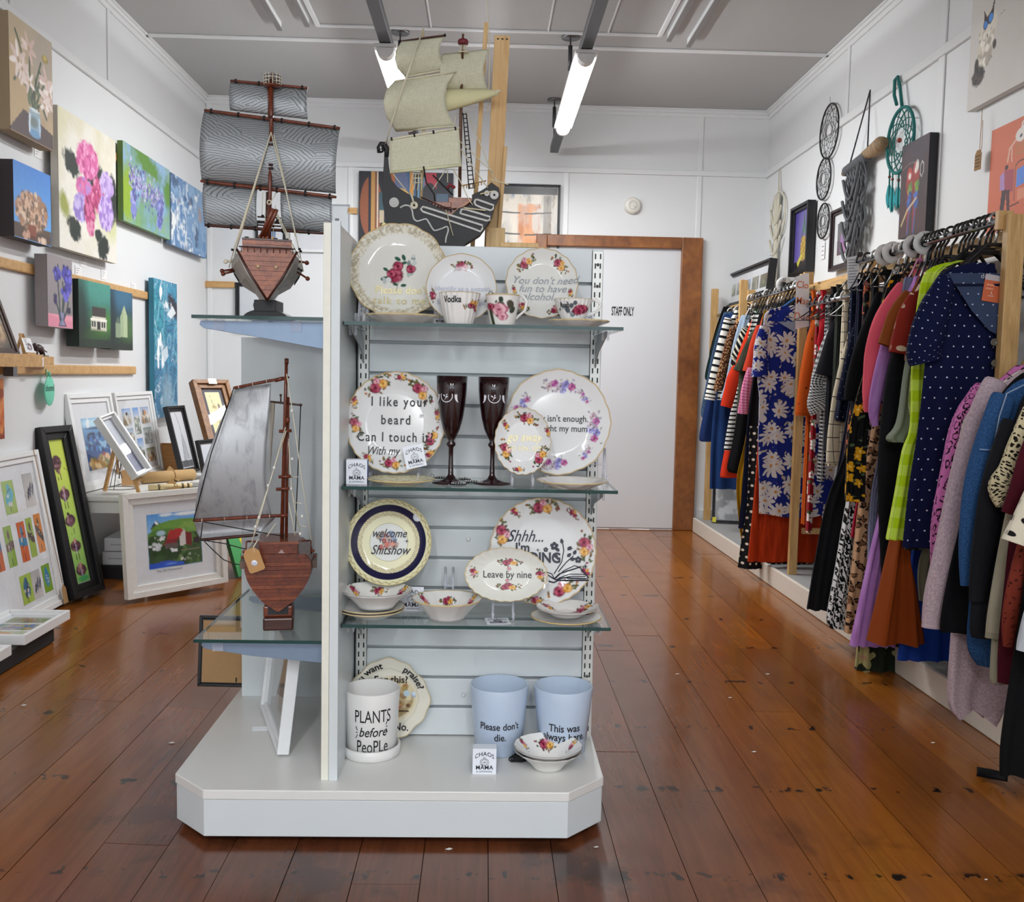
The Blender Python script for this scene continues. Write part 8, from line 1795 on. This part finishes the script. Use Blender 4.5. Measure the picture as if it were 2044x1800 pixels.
MB().tube([pt(x, y, Y=2.592) for x, y in ((2050, 765), (2010, 785), (1995, 830), (1986, 880), (1978, 898))], .0022, 6).build('piped_seam', plain('8090a8', .6), bpy.data.objects['denim_jacket'])
MB().tube([pt(x, y, Y=2.595) for x, y in ((1956, 897), (1984, 899))], .0025, 6).build('sleeve_seam', plain('7088b0', .6), bpy.data.objects['denim_jacket'])
T('black_jacket', 'plain black jacket right of the denim sleeve', 'jacket', 2.58, [(2060, 770), (2020, 850), (1985, 950), (1960, 1060), (1940, 1180), (1936, 1264), (1950, 1270)], dk, sl=([(2015, 850, 20), (1985, 960, 24), (1965, 1080, 25), (1952, 1200, 18)],))
T('cream_leopard_blouse', 'cream leopard spotted blouse with bell sleeve at the right edge', 'blouse', 2.52, [(2080, 780), (2044, 850), (2022, 930), (2016, 1010)], fab('spots', 'cfc4a0', '1e1814', 60, r=.11), sl=([(2052, 820, 13), (2030, 880, 16), (2012, 935, 19), (1996, 970, 25), (2000, 1010, 12)],))
T('trench_coat', 'beige belted trench coat low at the right edge', 'coat', 2.48, [(2080, 800), (2040, 900), (2010, 1060), (1990, 1160), (1980, 1250), (1974, 1352), (1985, 1362)], fab('plain', '9c9682'), sl=([(2030, 1000, 18), (2005, 1130, 18), (1990, 1210, 18), (1984, 1270, 17)],), cuff=fab('plain', '8c8672'))
T('maroon_cardigan', 'long maroon cardigan at the right edge', 'cardigan', 2.44, [(2090, 820), (2050, 900), (2020, 1050), (2005, 1180), (1994, 1290), (1992, 1362)], fab('plain', '4c1420'), sl=([(2060, 880, 16), (2036, 960, 18), (2012, 1025, 14)],))
T('rust_blouse', 'rust blouse with eyelet embroidery and gathered cuff at the right edge', 'blouse', 2.38, [(2110, 840), (2080, 1000), (2060, 1150), (2050, 1260)], fab('spots', '7c3426', '4a1c16', 40, r=.06), sl=([(2060, 1040, 14), (2034, 1130, 15), (2018, 1220, 18), (2012, 1290, 10)],))
T('black_trousers', 'black trousers with one leg trailing onto the floor boards', 'trousers', 2.33, [(2110, 860), (2060, 1050), (2030, 1250), (2010, 1380), (1996, 1480), (1994, 1545)], fab('plain', '0e0e10'), right=[2180, 2200, 2200, 2200, 2190, 2180])
o = bpy.data.objects['black_trousers']
MB().surf(lambda u, v: pt(1950 + 60 * u, 1532 + 10 * u + 16 * v, Z=.010 + .006 * math.sin(3 * u + v * 3) + (.03 * u * u)), 10, 4).build('trailing_leg', fab('plain', '0e0e10'), o, solid=.006)
T('polka_blouse', 'cream blouse with large black dots at the right edge', 'blouse', 2.27, [(2130, 860), (2100, 960), (2070, 1040), (2060, 1120)], fab('dots', 'd4cdbc', '1c1a1a', 12, r=.2), sl=([(2085, 950, 20), (2055, 1020, 28), (2030, 1085, 32)],))
T('grey_knit', 'pale grey knit with a black stripe at the right edge', 'jumper', 2.21, [(2140, 880), (2110, 1100), (2070, 1250), (2062, 1310)], fab('hstripe', 'b4bac0', '1a1a1e', 3.2, r=.12), sl=([(2090, 1160, 20), (2062, 1240, 24), (2048, 1300, 20)],))
# ================================================================ right wall
RW = WX
def RP(px, py, off=.0): return pt(px, py, X=RW - off)
def rrect(px0, py0, px1, py1, off):
    p, q = RP(px0, py0, off), RP(px1, py1, off); return p[1], q[2], p[1] - q[1], p[2] - q[2]
def art_parrots(a):
    a.gv('2a1f26', '3a2226').cl('4a2a2c', 3, .5, .3, 2, .6).e(.6, .1, .4, .12, '3c3844', 0, .9, a=.6)
    for x, s in ((.34, 0), (.56, .1)):
        a.e(x, .42, .13, .13, '8c2c24', 10, .3).e(x - .01, .34 - s * .4, .09, .07, 'a8382c', 0, .3).e(x + .0, .36 - s * .4, .05, .035, 'd8d0c8', 0, .3)
        a.p([(x - .1, .46), (x + .12, .46), (x + .08, .75), (x - .02, .98), (x - .06, .75)], '7a2822').scatter(10, x + .04, .5, .06, .05, .05, ['4a7a3a', '6a8a34', 'a88a2c']).scatter(16, x + .03, .64, .06, .08, .05, ['2c4a8c', '3a62b0', '24386c']).l([(x + .02, .7), (x, .97)], .05, '30508c').l([(x + .0, .72), (x - .03, .95)], .03, '8c2c2c')
    a.e(.6, .28, .06, .06, 'cfc8c0', 0, .3).l([(.1, .86), (.3, .72), (.62, .62)], .04, 'c0a87c').l([(.05, .26), (.3, .22), (.6, .24)], .02, '7a6a6a', a=.6)
    a.l([(.72, .3), (.78, .26), (.84, .3), (.83, .38), (.77, .42), (.72, .38), (.72, .3)], .02, 'b8b4b4')
y, z, w_, h_ = rrect(1790, 300, 1842, 480, .045)
q0, q1 = RP(1792, 478, .05), RP(1845, 476, .05); zt = RP(1796, 296, .05)[2]
canvas('parrot_painting', 'dark canvas of two scarlet parrots on a branch above the rack', wall_frame('R', q0[1], q0[2]), q0[1] - q1[1], zt - q0[2], .045, art_parrots, plain('16161c', .6), 51)
def art_cat(a):
    a.gv('d8d5cf', 'd2cec8').cl('c8c3bc', 2, .55, .3, 1, .6)
    a.u, a.v, a.asp = a.u / .46, .36 + (a.v - .46) / .66, 1.34
    a.p([(.18, .82), (.62, .7), (.66, .74), (.25, .88)], '8f857e', .8)
    a.e(.42, .62, .2, .15, 'd8d0bf', 0, .3, .2).e(.5, .42, .22, .2, 'ddd6c6', 20, .3, .2).scatter(60, .45, .55, .22, .25, .05, ['e8e2d4', 'c9c0ae', 'b4aa9a', 'f0ece2', 'a89e90'])
    a.e(.28, .86, .18, .10, '2e2522', 0, .3, .15).e(.22, .74, .06, .08, '352a26', 0, .3).scatter(16, .28, .86, .16, .08, .04, ['1e1816', '4a3c36'])
    a.p([(.36, .2), (.46, .29), (.58, .24), (.66, .1), (.62, .34), (.5, .42), (.42, .4), (.38, .32)], '3c2c28').e(.5, .42, .07, .05, 'e4ddd0', 0, .4)
    a.e(.42, .36, .065, .05, '1c2440', -10, .2).e(.56, .32, .07, .06, '1c2440', 30, .2).e(.42, .36, .05, .038, '3c86d8', -10, .2).e(.56, .32, .055, .046, '4a94e4', 30, .2)
    a.e(.7, .62, .05, .05, '40322c', 0, .4).l([(.48, .47), (.5, .5)], .02, '5a3a34').l([(.8, .36), (.95, .34)], .01, '8a847c').e(.62, .0, .06, .05, '40322c')
p0 = RP(1930, 224, .035); p1 = RP(2060, 165, .035)
canvas('cat_painting', 'large pale canvas of a cat in blue sunglasses at the top right', wall_frame('R', p0[1], p0[2]), .60, .56, .032, art_cat, plain('d4d2ce', .5), 52, ny=170, nx=150)
q = RP(1961, 216, .03); q2 = RP(1954, 345, .03)
th = thing('price_tag', 'brown handwritten tag dangling on string below the cat canvas', 'tag', q)
mids = RP(1957, 300, .03)
MB().tube([q, RP(1958, 260, .03), mids + V(0, .006, 0), RP(1954, 318, .03)], .0014, 5).tube([RP(1962, 240, .03), RP(1958, 290, .03) - V(0, .008, 0), RP(1955, 318, .03)], .0014, 5).build('string', kraft, th)
o_ = RP(1945, 342, .03); M = frame_at(o_, (0, -1, -.02), (0, 0, 1))
kt = MB(M).prism([(0, 0, 0), (.05, 0, 0), (.05, .062, 0), (.036, .078, 0), (.014, .078, 0), (0, .062, 0)], (0, 0, .002)).build('tag_card', plain('9a7648', .8, scale=140), th)
for k in range(4): MB(M).box(.006, .044 - .006 * (k % 2), .052 - .013 * k, .056 - .013 * k, .002, .0024).build('handwriting', plain('3a2a1a', .7), kt)
# orange poster
def art_poster(a):
    a.gv('d3704e', 'd06a48')
    a.e(.43, .14, .075, .055, 'e8e2dc', 0, .05).p([(.44, .2), (.36, .16), (.46, .06), (.52, .13)], 'e8e2dc').l([(.43, .09), (.44, .05), (.48, .03), (.47, .01)], .015, 'e8e2dc').e(.43, .15, .02, .012, '3a3a4a', -20, .1)
    a.l([(.36, .17), (.28, .22), (.26, .32)], .018, 'e0b8a4').l([(.31, .22), (.32, .33)], .015, 'e0b8a4')
    for k in range(5): a.r(.36, .205 + .02 * k, .56, .213 + .02 * k, 'b08a5a', .8)
    a.l([(.38, .66), (.38, .38), (.42, .355), (1, .33)], .01, '5a2c28')
    a.p([(.16, .42), (.24, .38), (.3, .42), (.28, .55), (.17, .54)], 'b08ac0').p([(.22, .38), (.36, .4), (.36, .58), (.24, .58)], 'a84a58').p([(.2, .55), (.27, .55), (.24, .72), (.2, .8), (.17, .8)], '3a1c24').p([(.26, .56), (.31, .56), (.33, .76), (.29, .76)], '4a2028').e(.25, .365, .025, .02, '3a1c24')
    a.p([(.4, .42), (.54, .39), (.56, .54), (.4, .56)], '5a8ae0').p([(.56, .4), (.62, .39), (.64, .52), (.58, .53)], 'e09070').p([(.64, .38), (.74, .37), (.76, .52), (.7, .53)], '3c2a30').p([(.78, .36), (.98, .34), (1, .5), (.82, .5)], 'b04a5c').p([(.8, .5), (.95, .5), (.92, .7), (.78, .7)], 'd8a050').p([(.42, .58), (.6, .58), (.6, .66), (.42, .67)], 'e09a7c', .7)
    a.l([(.33, .7), (.45, .69)], .01, '3a1c24').l([(.72, .66), (.85, .655)], .01, '3a1c24')
p0 = RP(1970, 480, .004); p1 = RP(1979, 272, .004); M = wall_frame('R', p0[1] + .01, p0[2] - .03)
pw, ph = .50, p1[2] - p0[2] + .05
th = thing('poster', 'orange poster of people at a clothes rail on the right wall', 'poster', M @ V(pw / 2, ph / 2, 0))
grid_art(MB(), M, pw, ph, art_poster, 130, 190, .003, seed=53).build('printed_sheet', glaze(.6, 'print'), th, solid=.0008)
wt = plain('e6e0d8', .6)
for k, s in enumerate(('Secondhand treasures for', 'a sustainable future')): text(s, .040, wt, th, shifted(M, pw * .47, ph * (.185 - .075 * k), .0042), off=.02, sx=.8)
# framed pictures standing on the rack shelf and hung behind it
def art_pine(a):
    a.gv('4a3a8c', '6a5ca8').e(.9, .4, .5, .6, '7a74b4', 0, .9, a=.6).r(0, .86, 1, 1, '1c1416').e(.62, .66, .2, .22, 'a8862c', 0, .1)
    for i in range(9):
        for j in range(5): a.e(.47 + .075 * j + (.035 if i % 2 else 0), .48 + .045 * i, .03, .018, ('c8a63c', '8c6a20', 'd8bc54')[(i + j) % 3], 0, .4)
    for x, y, r in ((.62, .3, 90), (.55, .34, 70), (.7, .33, 110), (.6, .24, 85), (.66, .2, 95), (.52, .4, 50), (.74, .4, 130), (.64, .14, 92)): a.e(x, y, .16, .022, ('3f6a4a', '4f8058', '2e5038')[int(x * 50) % 3], -r, .3)
    a.p([(.2, .88), (.5, .74), (.56, .78), (.3, .96)], 'd0c83c').e(.8, .8, .06, .05, 'd8d050', 0, .3)
def rframe(name, lab, bl, tr, off, d, fw, fm, paint, mat_w, seed, **k):
    p, q = RP(*bl, off), RP(*tr, off); return framed(name, lab, shifted(wall_frame('R', p[1], p[2]), 0, 0, off - d), p[1] - q[1], q[2] - p[2], d, fw, fm, paint, mat_w, seed, **k)
rframe('pineapple_painting', 'black framed pineapple painting on purple above the far rack', (1572, 553), (1613, 398), .06, .05, .036, blackf, art_pine, 0, 54, glass=False)
def art_gem(a):
    a.gv('4c4a4c', '6a6668').r(0, .5, 1, 1, '5a4a5c', .8).p([(.35, .55), (.42, .3), (.58, .14), (.72, .3), (.74, .5), (.66, .66), (.9, .78), (.86, .92), (.6, 1), (.35, .9), (.22, .75)], '9c6aa8').p([(.42, .3), (.58, .14), (.72, .3), (.6, .5), (.42, .48)], 'b48cc4').p([(.3, .7), (.62, .66), (.86, .9), (.6, 1), (.3, .88)], 'c48ab8').cl('7a3c98', 5, .5, .15, 3, .7, mask=((a.v > .42) * (a.v < .7) * (a.u > .35) * (a.u < .75)) * 1.0).r(.9, .7, 1, 1, 'c9c9cc', .6)
rframe('amethyst_print', 'dark framed print of a violet crystal behind the grey macrame', (1652, 543), (1697, 404), .05, .035, .03, plain('2a1a1e', .4), art_gem, .05, 55, matc=plain('d8d8da', .7))
p, q = pt(1443, 597, X=1.72), pt(1540, 585, X=1.72)
ya, yb_ = pt(1443, 595, X=1.72)[1], pt(1531, 585, X=1.72)[1]; wf = ya - yb_
M = frame_at(V(1.76, ya, 1.602), (0, -1, 0), (.08, 0, 1))
fl_ = lambda k: (lambda a: a.gv(('b4b8b0', 'a8a498', '9cb4d0', '8a8470', '7a6c54')[k], '7a7a6c').cl('3f4a34', 4, .5, .2, k, .8, mask=np.clip((a.v - .3) / .2, 0, 1)).scatter(8, .5, .6, .3, .3, .1, ['c8b898', '5a4a3c', '6a7a5a']))
framed('photo_strip_frame', 'wide black box frame with five small photographs on the far rack top', M, wf, .235, .05, .025, blackf, None, .03, 56, prints=[(.07 + .178 * k, .28, .215 + .178 * k, .74, fl_(k)) for k in range(5)])
# ---- dream catchers and macrame
def web(c, R_, n, layers, M, r, m, par, name='woven_web'):
    mb = MB(M); P0 = [(R_ * math.cos(2 * math.pi * k / n), R_ * math.sin(2 * math.pi * k / n)) for k in range(n)]
    for L in range(layers):
        P1 = [((P0[k][0] + P0[(k + 1) % n][0]) / 2 * .86, (P0[k][1] + P0[(k + 1) % n][1]) / 2 * .86) for k in range(n)]
        for k in range(n): mb.tube([(P0[k][0], P0[k][1], 0), (P1[k][0], P1[k][1], .002), (P0[(k + 1) % n][0], P0[(k + 1) % n][1], 0)], r, 4)
        P0 = P1
    return mb.build(name, m, par)
def hoop(M, R_, r, m, par, ry=1.0): return MB(M).tube([(R_ * math.cos(t), R_ * ry * math.sin(t), 0) for t in np.linspace(0, 2 * math.pi, 48, endpoint=False)], r, 8, closed=True).build('hoop', m, par)
blk = plain('16161a', .6)
c = [RP(1655, 262, .02), RP(1644, 357, .02), RP(1643, 441, .02)]; rz = [.197 * 1.0, .150, .125]
rz = [(RP(1655, 206, .02)[2] - RP(1651, 317, .02)[2]) / 2, (RP(1646, 318, .02)[2] - RP(1643, 404, .02)[2]) / 2, (RP(1643, 404, .02)[2] - RP(1641, 477, .02)[2]) / 2]
th = thing('dream_catcher', 'black triple hoop dream catcher hanging on the right wall', 'dream catcher', c[0])
for k in range(3):
    M = frame_at(c[k], (0, -1, 0), (0, 0, 1)); h = hoop(M, rz[k] - .006, .005, blk, th)
    web(c[k], rz[k] - .006, 8, 6, M, .0014, blk, h); web(c[k], rz[k] - .006, 16, 2, M, .0009, blk, h)
MB().tube([RP(1657, 193, .01), c[0] + V(0, 0, rz[0])], .0012, 5).build('hanging_loop', blk, th)
teal = plain('1c6a66', .8); tealf = plain('1f8a92', .85)
cT = RP(1797, 280, .03); rT = (RP(1800, 212, .03)[2] - RP(1795, 347, .03)[2]) / 2
th = thing('dream_catcher', 'teal wrapped dream catcher with feathers and curled cord', 'dream catcher', cT)
M = frame_at(cT, (0, -1, 0), (0, 0, 1)); h = hoop(M, rT - .008, .008, teal, th); web(cT, rT - .012, 12, 5, M, .0028, teal, h)
MB(M).ball((0, 0, .004), .012, 10).build('bead', plain('8a3a2c', .4), h)
MB().tube([cT + V(0, 0, rT), RP(1796, 170, .03), RP(1792, 153, .03), RP(1786, 160, .03), RP(1785, 190, .03), RP(1790, 209, .03)], .008, 8).build('hanging_cord', teal, th)
for k, (px, py) in enumerate(((1776, 352), (1782, 360), (1794, 352))):
    a_, b_ = RP(px, 338 + 4 * k, .03), RP(px - 2, py + 62, .03); f_ = MB().tube([a_, a_ * .5 + b_ * .5, b_], .004, 6).build('tassel', teal, th)
    P = [a_ * .6 + b_ * .4, a_ * .3 + b_ * .7, b_]
    MB().surf(lambda u, v, P=P: (P[0] * (1 - v) + P[2] * v) + V(.004 * math.sin(6 * u), (u - .5) * .07 * math.sin(math.pi * (.1 + .85 * v)), -.015 * abs(u - .5)), 6, 10).build('feather', tealf, f_, solid=.0015)
    MB().ball(a_ * .8 + b_ * .2, .008, 8).build('wooden_bead', plain('6a3a2c', .4), f_)
# grey macrame on driftwood
mg = plain('5a5c60', .9, scale=200); dw = wood('6e5840', 'a58a68', .7, (20, 20, 6))
a_, b_ = RP(1684, 347, .05), RP(1766, 283, .05)
th = thing('macrame_hanging', 'grey macrame wall hanging on a piece of driftwood', 'wall hanging', (a_ + b_) / 2)
d = b_ - a_
MB().tube([a_, a_ + d * .08, a_ + d * .35, a_ + d * .6 + V(0, 0, .008), a_ + d * .8, a_ + d * .93, b_], [.014, .022, .024, .026, .036, .04, .022], 12).build('driftwood', dw, th)
mb = MB()
for k in range(15): p = a_ + d * (.10 + .035 * k); mb.tube([p - d * .013, p + d * .013], .0285, 12, cap=True)
mb.build('cord_wrapping', mg, th)
ap = RP(1737, 180, .02)
MB().tube([a_ + d * .15 + V(0, 0, .02), ap, a_ + d * .6 + V(0, 0, .02)], .004, 6).build('hanging_cord', plain('3a3a3e', .9), th)
rm = random.Random(9)
for k in range(34):
    t = .14 + .43 * k / 33; p = a_ + d * t - V(.0, 0, .02); L = .62 * (1 - abs(k - 17) / 40) + rm.uniform(-.05, .04); P = []
    for j in range(9):
        v = j / 8; P.append(p + V(-.012 * math.sin(j * 1.7 + k), .014 * math.sin(j * 1.3 + 2 * k) * min(1, 3 * v) + (.0), -L * v))
    MB().tube(P, [.0055] * 7 + [.0045, .003], 6).build('macrame_cord', mg, th)
for s_ in range(4):
    A2, B2 = a_ + d * .16 - V(.02, 0, .06 + .11 * s_), a_ + d * .56 - V(.02, 0, .03 + .10 * s_)
    MB().tube([A2 * (1 - u) + B2 * u - V(.012, 0, .14 * math.sin(math.pi * u)) for u in np.linspace(0, 1, 12)], .0085, 6).build('swag', mg, th)
# cream macrame with hoop
cr = plain('cbc6b4', .9, scale=200)
cc_ = RP(1553, 440, .02); th = thing('macrame_hanging', 'cream macrame hanging with oval hoop near the back corner', 'wall hanging', cc_)
top = RP(1556, 328, .01); rr = (RP(1554, 384, .02)[2] - RP(1549, 478, .02)[2]) / 2
cM = RP(1553, 430, .02); M = frame_at(cM, (0, -1, 0), (0, 0, 1)); hoop(M, rr, .006, cr, th)
MB().tube([cM + V(0, .01, rr), top, cM + V(0, -.01, rr)], .004, 6).build('hanging_cord', cr, th)
for k in range(8):
    y_ = .07 * (k / 7 - .5) * 2; P = [cM + V(-.01, y_ * (.3 + .9 * abs(v - .35)) + .008 * math.sin(9 * v + k), rr * .9 - v * 1.15 * (1 - .1 * abs(k - 3.5) / 3.5)) for v in np.linspace(0, 1, 12)]
    MB().tube(P, [.008] * 10 + [.006, .004], 6).build('macrame_cord', cr, th)
for k in range(3): MB().tube([cM + V(-.016, (u - .5) * .24, .05 - .1 * k - .11 * math.sin(math.pi * u)) for u in np.linspace(0, 1, 12)], .008, 6).build('swag', cr, th)
for px, py, lab in ((1539, 502, 'white price card beside the cream macrame'), (1643, 500, 'white price card under the black triple hoop dream catcher')):
    q = RP(px, py, .004); t_ = thing('price_card', lab, 'price card', q); M = frame_at(q, (0, -1, 0), (0, 0, 1))
    MB(M).box(-.03, .03, -.05, .05, 0, .0012).build('card', plain('e4e4e6', .6), t_)
    for k in range(3): MB(M).box(-.018, .016, .02 - .025 * k, .026 - .025 * k, .0012, .0016).build('print_line', plain('8c8c94', .6), t_)
# ---- paper flecks on the boards
fk = plain('dcdad4', .8); pr = random.Random(5)
for px, py, lab in ((1457, 1392, 'white paper fleck in the middle of the aisle, level with the blue pots'), (1505, 1500, 'paired white paper fleck in the aisle, nearer of two in line'), (1352, 1345, 'tiny white fleck just right of the display, level with the plant pots'),
                    (1532, 1345, 'white paper fleck in the aisle below the black chiffon trousers'), (48, 1407, 'white paper fleck near the left picture frames on the floor'), (343, 1482, 'white paper fleck left of the display base'), (1968, 1755, 'white paper fleck in the near right corner of the floor'),
                    (1190, 1690, 'white paper fleck at the right front corner of the display base'), (896, 1694, 'white paper fleck right before the middle of the display base'), (1862, 1482, 'white paper fleck before the platform under the fleece jacket')):
    q = pt(px, py, Z=fh(pt(px, py, Z=0)[0]) + .0012); w_ = pr.uniform(.004, .009); t_ = MB().prism([q + V(-w_, -w_ * .3, 0), q + V(w_ * .2, -w_ * .6, 0), q + V(w_, .1 * w_, 0), q + V(.1 * w_, w_ * .5, 0)], (0, 0, .0008)).build('paper_fleck', fk)
    tag(t_, lab, 'paper scrap', 'paper flecks on the floor')
